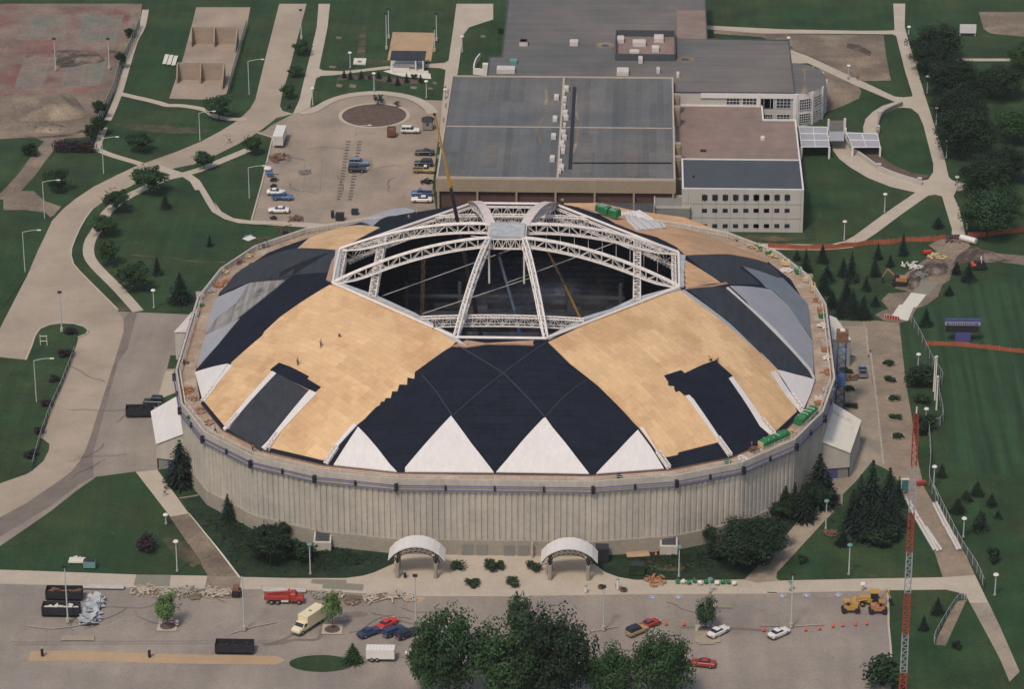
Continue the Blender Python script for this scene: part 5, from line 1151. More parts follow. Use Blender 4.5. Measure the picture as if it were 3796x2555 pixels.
def car(name,lab,cat,loc,rz,paint,kind='sedan',group=None,L_=4.8,W_=1.8,roofm=None):
    t=thing(name,lab,cat,loc,rz,group); hw=W_/2; a=L_/2; mb=M()
    if kind=='sedan':
        secs(mb,[(-a,.42,.82,hw*.86),(-a+.12,.3,.95,hw*.97),(-a*.55,.26,.99,hw),(a*.1,.26,.97,hw),(a*.6,.28,.92,hw*.98),(a-.15,.32,.8,hw*.93),(a,.42,.68,hw*.8)],W_); mb.build('body',paint,t)
        g=M(); rr=[]
        for x,z,w_ in ((-a*.62,.96,hw*.84),(-a*.38,1.34,hw*.70),(a*.05,1.36,hw*.70),(a*.36,.95,hw*.84)): rr.append([(x,-w_,z),(x,w_,z),(x,w_ if z<1 else hw*.84,.93),(x,-(w_ if z<1 else hw*.84),.93)])
        g.loft(rr); g.build('window_band',glassd,t)
        r=M(); secs(r,[(-a*.40,1.33,1.41,hw*.68),(-a*.2,1.35,1.45,hw*.72),(a*.0,1.35,1.44,hw*.71),(a*.07,1.33,1.39,hw*.68)],W_); r.build('roof',roofm or paint,t)
    elif kind in('suv','wagon','van'):
        H={'suv':1.75,'wagon':1.45,'van':1.95}[kind]
        secs(mb,[(-a,.42,1.0,hw*.92),(-a+.1,.34,1.06,hw),(a*.3,.34,1.05,hw),(a*.42,.34,1.02,hw),(a-.15,.36,.95,hw*.95),(a,.45,.8,hw*.85)],W_); mb.build('body',paint,t)
        g=M(); rr=[]
        for x,z,w_ in ((-a*.97,1.03,hw*.93),(-a*.86,H-.1,hw*.8),(a*.1,H-.1,hw*.8),(a*.38,1.02,hw*.9)): rr.append([(x,-w_,z),(x,w_,z),(x,hw*.93,1.0),(x,-hw*.93,1.0)])
        g.loft(rr); g.build('window_band',glassd,t)
        r=M(); secs(r,[(-a*.88,H-.1,H-.02,hw*.8),(-a*.6,H-.1,H,hw*.82),(a*.0,H-.1,H,hw*.82),(a*.13,H-.1,H-.03,hw*.8)],W_); 
        for x in (-a*.93,-a*.45,-a*.02): 
            for s_ in (1,-1): r.tube((x*.96,s_*hw*.8,H-.08),(x,s_*hw*.95,1.03),.05,4)
        r.build('roof',roofm or paint,t)
    elif kind=='pickup':
        secs(mb,[(-a*.04,.36,1.0,hw),(a*.1,.36,1.02,hw),(a*.55,.36,1.0,hw),(a-.15,.38,.95,hw*.95),(a,.45,.85,hw*.86)],W_)
        mb.box((-a*.52,0,.62),(a*.95,W_-.1,.25))
        for s_ in (1,-1): mb.box((-a*.52,s_*(hw-.06),.85),(a*.95,.12,.38))
        mb.box((-a+.05,0,.85),(.1,W_-.26,.376)); mb.build('body',paint,t)
        g=M(); rr=[]
        for x,z,w_ in ((-a*.03,1.0,hw*.9),(a*.02,1.6,hw*.76),(a*.28,1.6,hw*.76),(a*.47,1.0,hw*.88)): rr.append([(x,-w_,z),(x,w_,z),(x,hw*.9,.98),(x,-hw*.9,.98)])
        g.loft(rr); g.build('window_band',glassd,t); r=M(); secs(r,[(-a*.0,1.58,1.64,hw*.74),(a*.12,1.6,1.7,hw*.78),(a*.28,1.58,1.65,hw*.74)],W_); r.build('roof',roofm or paint,t)
        mb=M(); mb.box((-a*.52,0,.75),(a*.88,W_-.3,.03)); mb.build('bed_liner',darkm,t)
    wheels(t,L_,W_); lights(t,L_,W_,.72)
    mb=M(); mb.box((a+.01,0,.42),(.14,W_*.9,.14)); mb.build('bumper',chrome if kind!='sedan' else darkm,t); mb=M(); mb.box((-a-.01,0,.42),(.14,W_*.9,.14)); mb.build('bumper',chrome if kind!='sedan' else darkm,t)
    return t
R=math.radians
def at(k,u,v,dy=0): p=G(k,u,v); p.z=.25; p.y+=dy; return p
def gz(p): p.z=ZL[0]+.01; return p
def C_(name,lab,cat,k,u,v,deg,paint,kind,L_=4.8,W_=1.8,roofm=None,group=None):
    p=G(k,u,v+ (12 if k[-1]!='4' else 14)); return car(name,lab,cat,gz(p),R(deg),paint,kind,group,L_,W_,roofm)
u_='vehicles in the upper car park'
C_('parked_suv','white estate wagon parked below the roundabout beside the small hut','car','B',1212,915,0,whitec,'suv',4.9,1.85,None,u_)
C_('parked_car','dark green car alone at the top of the right car park row','car','B',1330,1098,180,blackc,'sedan',5,1.85,None,u_)
C_('parked_suv','black wagon behind the gold and white pickup','car','B',1322,1190,180,blackc,'suv',4.7,1.85,None,u_)
C_('pickup_truck','gold pickup with white cab and shell in the right car park row','pickup','B',1325,1245,0,tanc,'pickup',5.6,1.95,whitec,u_)
C_('pickup_truck','bright blue pickup just behind a white sedan in the right row','pickup','B',1308,1440,180,bluel,'pickup',5.2,1.85,None,u_)
C_('parked_car','white sedan lowest in the right car park row','car','B',1307,1490,180,whitec,'sedan',5.2,1.9,None,u_)
C_('parked_van','pale blue roofed wagon in the middle of the upper car park','van','B',785,1185,0,silvc,'suv',5.2,1.95,silvc,u_)
C_('parked_car','white sedan partly behind the blue pickup on the left row','car','B2',96,40,0,whitec,'sedan',4.6,1.8,None,u_)
C_('pickup_truck','blue pickup in the left row between two white cars','pickup','B2',150,82,0,bluel,'pickup',5.2,1.85,None,u_)
C_('parked_car','white sedan lowest in the left row near the dome rim','car','B2',120,190,180,whitec,'sedan',5.2,1.85,None,u_)
w_='vehicles in the lower car park'
C_('parked_car','red sports car behind the blue cars in the lower car park','car','B4',1062,1098,52,redc,'sedan',4.9,1.8,None,w_)
C_('parked_car','blue hatchback with pale tail, leftmost of the blue cars','car','B4',906,1172,40,bluec,'sedan',4.8,1.8,None,w_)
C_('parked_car','mid-blue car in the middle of the three blue ones','car','B4',1116,1164,42,bluec,'wagon',4.8,1.8,None,w_)
C_('parked_car','navy wagon with silver tail beside the clump of trees','car','B4',1236,1184,38,navyc,'wagon',5,1.85,None,w_)
C_('parked_suv','tan two-tone car with dark roof half behind a bush','car','C4',1120,1160,42,tanc,'suv',4.6,1.85,navyc,w_)
C_('parked_car','dark red car tucked behind the tan one','car','C4',1232,1098,40,redm,'sedan',4.3,1.7,None,w_)
C_('parked_car','white sedan beside the tree pit','car','C4',1822,1168,48,whitec,'sedan',5.0,1.8,None,w_)
C_('parked_car','white hatchback alone under a tall light pole','car','E4',247,1180,42,whitec,'sedan',4.7,1.8,None,w_)
C_('parked_car','red car cut by the bottom edge of the photograph','car','C4',1690,1440,170,redm,'sedan',4.8,1.8,None,w_)
C_('parked_car','white car with red trim among the bottom trees','car','B4',1318,1375,-35,whitec,'sedan',4.6,1.8,None,w_)
C_('pickup_truck','silver-blue pickup on the right plaza lane','pickup','E3',935,190,90,silvc,'pickup',5.2,1.9,None)
C_('parked_van','dark green van beside the entrance wing roof on the left','van','A3',1095,445,175,blackc,'van',4.4,1.9)
def skip(lab,k,u,v,L_,W_,H,fill,rz=0,m_=dumpm):
    p=gz(G(k,u,v)); t=thing('skip_container',lab,'skip',p,R(rz),None); mb=M()
    a,b=L_/2,W_/2; mb.box((0,0,.25),(L_,W_,.2))
    for s_ in (1,-1): mb.box((0,s_*(b-.05),H/2+.15),(L_,.1,H)); mb.box((s_*(a-.05),0,H/2+.15),(.1,W_-.2,H-.004))
    mb.build('bin_body',m_,t); mb=M()
    for i in range(9):
        for s_ in (1,-1): mb.box((-a+.3+i*(L_-.6)/8,s_*(b+.05),H/2+.15),(.14,.1,H*.9))
    mb.build('side_ribs',m_,t); mb=M(); random.seed(int(u)); 
    for i in range(26): mb.box((random.uniform(-a+.6,a-.6),random.uniform(-b+.4,b-.4),H*.72+random.uniform(-.3,.25)),(random.uniform(.3,1.4),random.uniform(.2,.8),random.uniform(.1,.4)),random.uniform(0,3))
    mb.box((0,0,H*.35),(L_-.3,W_-.3,H*.5)); mb.build('load',fill,t); return t
skip('black skip full of timber scraps, the upper one beside the sheet pile','A4',372,868,7.0,2.5,1.9,rust)
skip('black skip heaped with pale sheeting, the lower one beside the sheet pile','A4',345,1008,7.2,2.5,1.9,concw)
skip('empty looking black skip alone near the bottom edge','A4',1842,1330,7.2,2.5,1.8,darkm)
skip('dark blue-black skip in the left courtyard near the entrance wing','A3',985,545,6.0,2.4,1.8,darkm,4)
C_('parked_van','dark navy boxy van in front of the pale blue wagon','van','B',770,1238,0,navyc,'van',4.5,1.95,None,u_)
skip('rusty open-topped bin below the roundabout','B',1056,955,2.2,2.4,2.0,rust,0,rust)
# cream box truck
p=gz(G('B4',385,1120)); t=thing('box_truck','cream box truck standing on dark tyre streaks in the lower car park','truck',p,R(238)); mb=M(); mb.box((-1.0,0,1.95),(5.6,2.3,2.5)); mb.build('cargo_box',creamc,t)
mb=M(); secs(mb,[(1.85,.6,2.1,1.05),(2.5,.6,2.15,1.05),(3.1,.6,1.5,1.03),(4.1,.6,1.35,.98),(4.3,.65,1.2,.9)],2.2); mb.build('cab',creamc,t)
mb=M(); mb.quad((2.62,-.9,2.02),(2.62,.9,2.02),(3.2,.95,1.52),(3.2,-.95,1.52)); mb.build('windscreen',glassd,t)
for s_ in (1,-1): mb=M(); mb.box((2.35,s_*1.1,1.75),(.8,.06,.5)); mb.build('side_window',glassd,t)
mb=M(); mb.box((0,0,.6),(7.6,1.0,.25)); mb.build('chassis',darkm,t); wheels(t,8,2.1,.42,(-2.2,3.2)); mb=M(); mb.box((-.6,0,3.24),(.5,.5,.12)); mb.build('roof_vent',dustg,t)
mb=M(); mb.box((4.36,0,.7),(.14,2.0,.2)); mb.build('bumper',chrome,t)
# red flatbed
p=gz(G('B4',180,905)); t=thing('flatbed_truck','red flatbed truck with crane arm beside the torn-up pavement','truck',p,R(2)); mb=M(); mb.box((-1.5,0,1.15),(5.0,2.2,.3)); mb.box((-1.5,1.05,1.4),(5.0,.1,.3)); mb.box((-1.5,-1.05,1.4),(5.0,.1,.3)); mb.build('flatbed',redm,t)
mb=M(); secs(mb,[(1.1,.6,2.2,1.0),(2.0,.6,2.25,1.02),(2.4,.6,1.6,1.0),(3.5,.65,1.4,.95),(3.65,.7,1.2,.85)],2.1); mb.build('cab',redm,t); mb=M(); mb.quad((2.06,-.85,2.12),(2.06,.85,2.12),(2.44,.9,1.62),(2.44,-.9,1.62)); mb.build('windscreen',glassd,t)
mb=M(); mb.box((0,-.75,.75),(1.4,.5,.5)); mb.build('tool_locker',whitec,t); mb=M(); mb.box((.8,0,1.9),(.4,1.4,1.3)); mb.tube((.8,0,2.4),(-3.6,.3,1.9),.16,5); mb.build('crane_arm',redm,t); wheels(t,7,2.1,.45,(-2.6,-1.4,2.7)); mb=M(); mb.box((0,0,.75),(6.6,.9,.25)); mb.build('chassis',darkm,t)
# white container by the car park and trailer
def box_trailer(lab,k,u,v,L_,W_,H,rz):
    p=gz(G(k,u,v)); t=thing('box_trailer',lab,'trailer',p,R(rz)); mb=M(); mb.box((0,0,H/2+.6),(L_,W_,H)); mb.build('box_body',whitec,t); mb=M(); mb.box((L_/2+.02,0,H/2+.6),(.06,W_*.88,H*.9)); mb.build('rear_door',unitm,t); mb=M(); mb.box((0,0,.5),(L_*.9,W_*.5,.2)); mb.build('chassis',darkm,t); wheels(t,L_,W_,.42,(-L_*.3,-L_*.12))
    mb=M(); [mb.box((-L_/2+L_*i/8,0,H+.62),(.06,W_*.98,.05)) for i in range(1,8)]; mb.build('roof_bows',unitm,t)
box_trailer('white box container at the top left corner of the upper car park','B',130,1010,8.0,2.6,2.6,-92)
box_trailer('long white trailer cut by the bottom edge below the blue cars','B4',1005,1400,5.3,2.2,1.9,0)
# hut
p=gz(G('B',1355,908)); t=thing('ticket_hut','small hut with dark hipped roof beside the white wagon','hut',p); mb=M(); mb.box((0,1.2,1.2),(2.6,2.4,2.4)); mb.build('wall',dustg,t); mb=M(); mb.add([(-1.6,-.3,2.4),(1.6,-.3,2.4),(1.6,2.7,2.4),(-1.6,2.7,2.4),(-.4,1.2,3.4),(.4,1.2,3.4)],[(0,1,5,4),(1,2,5),(2,3,4,5),(3,0,4),(3,2,1,0)]); mb.build('roof',chard,t); mb=M(); mb.box((0,-.02,1.5),(.6,.06,.7)); mb.build('window',glassd,t)
# machines
def track(mb,x0,x1,y,h=.8,w_=.5): 
    mb.add([(x,yy,z) for yy in (y-w_/2,y+w_/2) for x,z in ((x0,.25),(x0+.25,0),(x1-.25,0),(x1,.25),(x1,h-.2),(x1-.25,h),(x0+.25,h),(x0,h-.2))],[tuple(range(8)),tuple(range(15,7,-1))]+[(i,(i+1)%8,8+(i+1)%8,8+i) for i in range(8)])
def backhoe(lab,k,u,v,rz):
    p=gz(G(k,u,v)); t=thing('backhoe_loader',lab,'backhoe loader',p,R(rz)); mb=M(); mb.box((1.1,0,1.25),(2.4,1.1,.9)); mb.box((-.4,0,.95),(2.2,1.2,.7)); mb.build('body',yelw,t)
    mb=M(); mb.box((-.6,0,2.2),(1.5,1.4,1.1),taper=.9); mb.build('cab_glass',glassd,t); mb=M(); mb.box((-.6,0,2.85),(1.8,1.7,.2)); mb.build('cab_roof',yelw,t)
    for x,r in ((-.9,.8),(1.7,.5)):
        for s_ in (1,-1): mb=M(); mb.tube((x,s_*.65,r),(x,s_*1.1,r),r,14); q=mb.build('wheel',tyre,t); mb=M(); mb.tube((x,s_*1.05,r),(x,s_*1.13,r),r*.45,8); mb.build('hub',yelw,q)
    mb=M()
    for s_ in (1,-1): mb.tube((.9,s_*.75,1.4),(3.0,s_*.75,.9),.12,5)
    mb.build('loader_arm',yelw,t); mb=M(); mb.add([(2.9,-1.1,.15),(3.7,-1.1,.1),(3.6,-1.1,.9),(2.9,-1.1,1.1),(2.9,1.1,.15),(3.7,1.1,.1),(3.6,1.1,.9),(2.9,1.1,1.1)],[(0,1,2,3),(7,6,5,4),(0,4,5,1),(2,6,7,3),(3,7,4,0)]); mb.build('bucket',yelw,t)
    mb=M(); mb.tube((-1.6,0,1.0),(-2.9,.2,3.4),.18,6); mb.tube((-2.9,.2,3.4),(-3.7,.3,1.6),.15,6); mb.build('digger_arm',yelw,t); mb=M(); mb.box((-3.7,.3,1.2),(.7,.7,.8)); mb.build('digger_bucket',darkm,t)
backhoe('yellow backhoe loader with dark cab at the right end of the car park','E4',1045,925,178)
def roller(lab,k,u,v,rz,m_):
    p=gz(G(k,u,v)); t=thing('compact_roller',lab,'roller',p,R(rz)); mb=M(); mb.box((.1,0,1.05),(2.6,1.3,.8)); mb.box((1.0,0,1.6),(.9,1.2,.5)); mb.build('body',m_,t)
    for x in (-1.2,1.3): mb=M(); mb.tube((x,-.75,.55),(x,.75,.55),.55,16); mb.build('drum',darkm,t)
    mb=M(); mb.box((-.4,0,1.6),(.5,.6,.4)); mb.build('seat',darkm,t); mb=M(); mb.box((-.7,0,2.5),(1.3,1.3,.12)); mb.build('canopy',m_,t)
    mb=M(); [mb.tube((x,y,1.3),(x,y,2.5),.05,4) for x in (-1.25,-.15) for y in (-.55,.55)]; mb.build('canopy_posts',m_,t)
roller('small yellow roller with dark drums left of the backhoe','E4',865,990,0,yelw); roller('small orange roller at the car park corner below the backhoe','E4',1105,998,180,orgw)
def excav(lab,name,k,u,v,rz,m_,s=1.0,ext=True):
    p=gz(G(k,u,v)); t=thing(name,lab,'excavator',p,R(rz)); mb=M(); track(mb,-1.6*s,1.6*s,-1.0*s,.8*s,.5*s); mb.build('track',darkm,t); mb=M(); track(mb,-1.6*s,1.6*s,1.0*s,.8*s,.5*s); mb.build('track',darkm,t)
    mb=M(); mb.box((-.5*s,0,1.4*s),(2.6*s,2.0*s,.9*s)); mb.build('body',m_,t); mb=M(); mb.box((.6*s,.5*s,1.95*s),(1.2*s,1.0*s,1.3*s),taper=.9); mb.build('cab',glassd,t)
    mb=M(); mb.tube((.9*s,-.3*s,1.6*s),(2.9*s,-.3*s,3.4*s),.2*s,6); mb.tube((2.9*s,-.3*s,3.4*s),(4.0*s,-.3*s,1.3*s),.16*s,6); mb.build('digger_arm',m_,t); mb=M(); mb.box((4.0*s,-.3*s,.9*s),(.8*s,.8*s,.8*s),taper=.7); mb.build('bucket',darkm,t)
excav('orange excavator with dark cab beside the bare earth and new slab','excavator','E2',1240,800,170,orgw,1.0)
p=gz(G('E2',1905,665)); t=thing('tracked_loader','dark tracked loader with orange front and hoop guard on the soil at right','loader',p,R(185)); mb=M(); track(mb,-1.7,1.7,-.9); mb.build('track',darkm,t); mb=M(); track(mb,-1.7,1.7,.9); mb.build('track',darkm,t); mb=M(); mb.box((.2,0,1.2),(2.6,1.3,.8)); mb.build('body',darkm,t); mb=M(); mb.box((1.4,0,1.0),(.9,1.5,.7)); mb.build('engine_cover',orngc,t)
mb=M(); pts=[(-.3,-.8,1.5),(-.3,-.8,2.5),(-.3,0,2.9),(-.3,.8,2.5),(-.3,.8,1.5)]; [mb.tube(pts[i],pts[i+1],.1,5) for i in range(4)]; mb.build('roll_hoop',steelw,t); mb=M(); mb.box((2.4,0,.6),(.25,2.6,.9)); mb.build('blade',darkm,t)
p=gz(G('A4',1856,845)); t=thing('skid_steer','small dark skid steer loader with orange cage beside the tan pavement panel','loader',p,R(92)); mb=M(); mb.box((-.2,0,.85),(2.2,1.2,.8)); mb.build('body',darkm,t); mb=M(); mb.box((-.2,0,1.7),(1.1,1.1,1.0),taper=.9); mb.build('cage',rust,t); wheels(t,2.4,1.7,.42,(-.65,.65)); mb=M(); [mb.tube((-1.0,s_*.75,1.3),(1.3,s_*.75,.6),.09,5) for s_ in (1,-1)]; mb.build('loader_arm',orgw,t); mb=M(); mb.box((1.5,0,.4),(.6,1.7,.5)); mb.build('bucket',darkm,t)
# crane in the dome, boom through the opening
base=V_=Vector((-2.2,22.0,.4)); t=thing('mobile_crane','mobile crane inside the dome with black and yellow boom rising through the roof opening','crane',base); tip=Vy('B',1412,768,20.5); mid=Vy('B',1545,1365,21.3); foot=Vy('B2',1705,770,22.0)
e=(foot-mid); dn=foot+e*((foot.z-3.0)/max(.1,-e.z)) if e.z<0 else foot
t.location=(dn.x,22,.4)
mb=M(); mb.tube(dn,mid,.6,6,r2=.42,cap=True); mb.build('boom_base',darkm,t,True); mb=M(); m2=mid.lerp(tip,.22); mb.tube(mid.lerp(dn,.01),m2,.42,6,r2=.36); mb.build('boom_collar',yelw,t,True); mb=M(); mb.tube(m2,tip,.27,6,r2=.16); mb.tube(m2+Vector((.2,0,.1)),tip+Vector((.25,0,.0)),.06,4); mb.build('boom_extension',yelw,t,True); mb=M(); mb.ball(tip,.35,6,4); mb.tube(tip,tip+Vector((0,0,-2.5)),.05,4); mb.build('hook_block',darkm,t,True)
mb=M(); mb.box((dn.x,22,1.6),(9,2.8,1.4)); mb.box((dn.x-2,22,3.0),(3,2.4,1.6)); mb.build('carrier',orgw,t,True); wheels(t,9,2.8,.6,(-3.4,-2.0,2.0,3.4))
def lift(lab,pts,ms,r,ypl,bodym):
    p3=[Vy(k,u,v,ypl+i*.4) for i,(k,u,v) in enumerate(pts)]; e=p3[-1]-p3[-2]; dn=p3[-1]+e*max(0,(p3[-1].z-2.5)/max(.1,-e.z)); t=thing('boom_lift',lab,'boom lift',(dn.x,ypl,.4)); al=p3+[dn]
    for i in range(len(al)-1): mb=M(); mb.tube(al[i],al[i+1],r,5,r2=r*1.2); mb.build('boom_section',ms[min(i,len(ms)-1)],t,True)
    mb=M(); mb.box((dn.x,ypl,1.4),(3,2.4,1.4)); mb.build('chassis',bodym,t,True); wheels(t,3.2,2.4,.5); mb=M(); q=al[0]; mb.box((q.x,q.y,q.z+.5),(1.6,.9,.1)); [mb.tube((q.x+a,q.y+b,q.z+.5),(q.x+a,q.y+b,q.z+1.5),.04,4) for a in(-.75,.75) for b in (-.4,.4)]; mb.build('work_basket',darkm,t,True)
lift('boom lift with pale blue arm under the centre of the opening',[('B2',1950,565),('B2',2075,1005),('B2',2125,1225)],[silvc,bluel,bluel],.3,0,bluel)
lift('boom lift with red and yellow arm right of the centre of the opening',[('C2',335,515),('C2',475,795),('C2',600,1060)],[rust,yelw,yelw],.24,2,redm)
mb=M(); a=Vy('B2',1325,470,8);b=Vy('B2',1285,1035,8); t=thing('red_lift_mast','thin red lattice mast standing in the dark arena left of centre','mast',(b.x,8,.3))
for dx,dy in ((-.3,0),(.3,0),(0,.5)): mb.tube((a.x+dx,8+dy,a.z),(b.x+dx,8+dy,1),.07,4)
N=26; zz=[1+(a.z-1)*i/N for i in range(N+1)]; xx=[b.x+(a.x-b.x)*i/N for i in range(N+1)]
for i in range(N): mb.tube((xx[i]+(.3 if i%2 else -.3),8,zz[i]),(xx[i+1]+(-.3 if i%2 else .3),8,zz[i+1]),.05,4)
mb.build('lattice',rust,t,True)
# ============================================================ LAMPS, FENCES, SITE CLUTTER
def lamp(k,u,v,vt,kind,lab,arm=1,group=None):
    p=gz(G(k,u,v)); h=hgt(p,k,vt); 
    if kind=='globe':
        t=thing('street_lamp',lab,'street lamp',p,0,group or 'post-top path lamps'); mb=M(); mb.tube((0,0,0),(0,0,h-.5),.14,6,r2=.1); mb.build('pole',galv,t); mb=M(); mb.tube((0,0,h-.55),(0,0,h-.25),.16,8,r2=.55); mb.tube((0,0,h-.25),(0,0,h),.58,8,r2=.45); mb.build('lamp_head',greenp if arm==2 else steelw,t); mb=M(); mb.tube((0,0,0),(0,0,.35),.28,8); mb.build('base',plinc,t)
    elif kind=='tall':
        t=thing('light_pole',lab,'light pole',p,0,group or 'tall car park light poles'); mb=M(); mb.tube((0,0,0),(0,0,.9),.38,8); mb.build('concrete_base',conc,t); mb=M(); mb.tube((0,0,.9),(0,0,h-.2),.16,6,r2=.1); mb.build('pole',galv,t)
        mb=M(); mb.box((0,0,h),(.9,.6,.35)); mb.build('lamp_head',darkm,t)
    else:
        t=thing('street_lamp',lab,'street lamp',p,0,group or 'curved arm road lamps'); mb=M(); mb.tube((0,0,0),(0,0,h-.6),.13,6,r2=.09); mb.build('pole',galv,t); mb=M(); s_=3.6*arm
        for i in range(5):
            a=i/5;b=(i+1)/5; mb.tube((s_*a,0,h-.6+.6*math.sin(a*1.57)),(s_*b,0,h-.6+.6*math.sin(b*1.57)),.07,5)
        mb.build('arm',galv,t); mb=M(); mb.box((s_*1.1,0,h),(.9,.35,.2)); mb.build('lamp_head',steelw,t)
    return t
for k,u,v,vt,lab in (('E',1395,308,218,'highest path lamp beside the right walk'),('E',1470,606,460,'path lamp beside the walk, level with the round glazed end'),('E',1545,868,718,'path lamp beside the walk, level with the curved garden wall'),('E',1630,1142,994,'path lamp beside the walk, level with the oval lawn'),('E',1716,1412,1294,'path lamp at the junction by the stub of path'),
    ('E2',1117,206,48,'lamp on the lawn left of the path junction'),('E2',782,436,276,'lamp where the diagonal path meets the orange fence'),('E2',1800,348,194,'lamp right of the far walk above the orange fence'),('E',816,480,368,'lamp beside the diagonal path by the brown bed'),('E',1318,112,45,'lamp at the very top of the right walk'),('E',318,235,135,'lamp at the corner of the far grey roof'),
    ('E3',1395,152,36,'lamp above the hedge mass left of the flagpoles'),('E3',1460,604,490,'lamp beside the red mast tip'),('E3',1524,1150,970,'lamp on the right lawn level with the teal panel'),('E4',1842,348,176,'lamp on the right lawn level with the white chairs'),('E4',2114,850,662,'lamp at the right edge above the lower path'),
    ('E4',853,670,405,'lamp at the bottom of the triangle lawn'),('E4',654,276,24,'lamp beside the diagonal drive'),('C4',1483,686,420,'lamp right of the ventilation box and cone'),('B4',398,666,398,'lamp below the left ventilation box'),('A4',1345,642,375,'lamp at the bottom of the left lawn by the walk'),('A3',1200,1455,1370,'lamp half way along the left lawn edge'),
    ('B',713,392,260,'lamp above the row of conifers'),('B',912,580,432,'lamp at the top of the roundabout'),('B',1346,642,498,'lamp right of the roundabout'),('B',1643,264,125,'lamp by the far walk near the grey roof'),('B',402,702,555,'lamp at the left tip of the roundabout lawn'),('A2',1100,1002,848,'lamp on the left lawn between wide tree and spruce'),('B',1503,640,565,'lamp by the corner of the striped roof'),('C4',1752,828,700,'lamp behind the dark young tree with green bags'),('E4',975,800,740,'short lamp behind the yellow backhoe'),('E4',350,800,725,'short lamp behind the blue bay markings')):
    lamp(k,u,v,vt,'globe',lab,2 if k in('B4','C4') or (k=='E4' and u<900) else 1)
for k,u,v,vt,lab in (('A4',402,1080,600,'tall light pole standing in front of the two skips'),('A4',1925,1150,662,'tall light pole right of the skid steer'),('B4',1309,1130,678,'tall light pole beside the navy wagon'),('C4',832,1150,772,'tall light pole left of the tan car'),('E4',355,1125,662,'tall light pole beside the white hatchback'),
    ('A2',336,1196,870,'light pole on the upper end of the grass island')): lamp(k,u,v,vt,'tall',lab)
for k,u,v,vt,lab in (('B',1015,236,-60,'leftmost tall white pole by the sand court'),('B',1033,145,-100,'second tall white pole by the sand court'),('B',1430,165,-60,'tall white pole at the far right corner of the sand court'),('B',1414,256,62,'white pole with lamp at the near right of the sand court'),('B',308,150,-90,'tall pole at the top of the tree strip'),('A',285,410,150,'left white pole of the tennis courts'),('A',730,400,150,'right white pole of the tennis courts')):
    lamp(k,u,v,vt,'tall',lab,group='sports court poles')
for k,u,v,vt,arm,lab in (('A',1890,615,320,1,'arm lamp beside the road level with the handball courts'),('A',1482,998,752,1,'arm lamp standing at the road edge below the paved band'),('A',682,1272,965,1,'arm lamp on the left lawn below the hedge'),('A',1892,1478,1205,1,'arm lamp on the lawn left of the car park'),('A2',193,255,-64,1,'arm lamp at the left edge above the gravel drive'),('A3',125,440,75,1,'arm lamp on the left grass island'),('A2',30,700,352,1,'arm lamp at the left edge below the gravel drive'),('B',752,945,868,1,'short arm lamp in the car park below the roundabout')): lamp(k,u,v,vt,'cobra',lab,arm)
# cones
p0=gz(G('E4',1008,1098)); mb=M(); ct=thing('traffic_cone','orange cone nearest the backhoe at the right end of the row','traffic cone',p0,0,'orange cones across the car park'); mb.box((0,0,.04),(.5,.5,.08)); mb.build('base',darkm,ct); mb=M(); mb.tube((0,0,.08),(0,0,1.0),.26,8,r2=.05); mb.build('cone_body',orngc,ct)
CN=[('E4',912,1106,'second orange cone from the right in the car park row'),('E4',800,1113,'third orange cone from the right in the car park row'),('E4',717,1120,'small fourth cone from the right in the car park row'),('E4',602,1142,'fifth orange cone from the right in the car park row'),('E4',482,1152,'orange cone just right of the white hatchback'),('E4',118,1156,'orange cone just left of the white hatchback'),('C4',1527,1106,'orange cone left of the dark young tree'),('C4',1375,1102,'orange cone near the dark red car'),('C4',1285,500,'orange cone left of the right ventilation box')]
for k,u,v,lab in CN: copytree(ct,gz(G(k,u,v)),0,lab,None)
# white chair rows along the right walk
cb=gz(G('E4',1600,75)); ch=thing('white_chair','white folding chair in the rows set out along the right walk','chair',cb,0,'white folding chairs in rows'); cp=ch
def chp(nm,bx,m_=white): mb=M(); mb.box(*bx); mb.build(nm,m_,ch)
chp('seat',((0,0,.45),(.5,.5,.07))); chp('backrest',((0,.24,.72),(.5,.06,.5)))
for x in (-.2,.2):
    mb=M(); mb.tube((x,-.22,0),(x,.2,.45),.03,4); mb.build('leg',galv,ch); mb=M(); mb.tube((x,.22,0),(x,-.2,.45),.03,4); mb.build('leg',galv,ch)
first=True
KC=(3280,1780,4.127)
ZM['K']=KC
rowsK=[(745,425,905,745,14),(790,410,950,735,14),(925,770,1005,925,8),(970,765,1045,915,8),(1020,945,1105,1105,8),(1065,935,1148,1095,8),(315,330,460,605,13),(385,395,500,600,10),(475,645,745,1110,22),(525,640,800,1125,22),(635,790,850,1110,15)]
rl=['upper inner right row','upper outer right row','middle inner right row','middle outer right row','lower inner right row','lower outer right row','upper outer left row','upper inner left row','long outer left row','long middle left row','short inner left row']
for ri,(u0,v0,u1,v1,n_) in enumerate(rowsK):
    for i in range(n_):
        f=i/(n_-1); q=gz(G('K',u0+(u1-u0)*f,v0+(v1-v0)*f)); lab=ORD[i]+' white chair from the top in the '+rl[ri]
        if first: ch.location=q; ch.scale=(.8,.8,.8); ch['label']=lab; ch['group']='chairs in the '+rl[ri]; first=False
        else: copytree(ch,q,0,lab,'chairs in the '+rl[ri],.8)
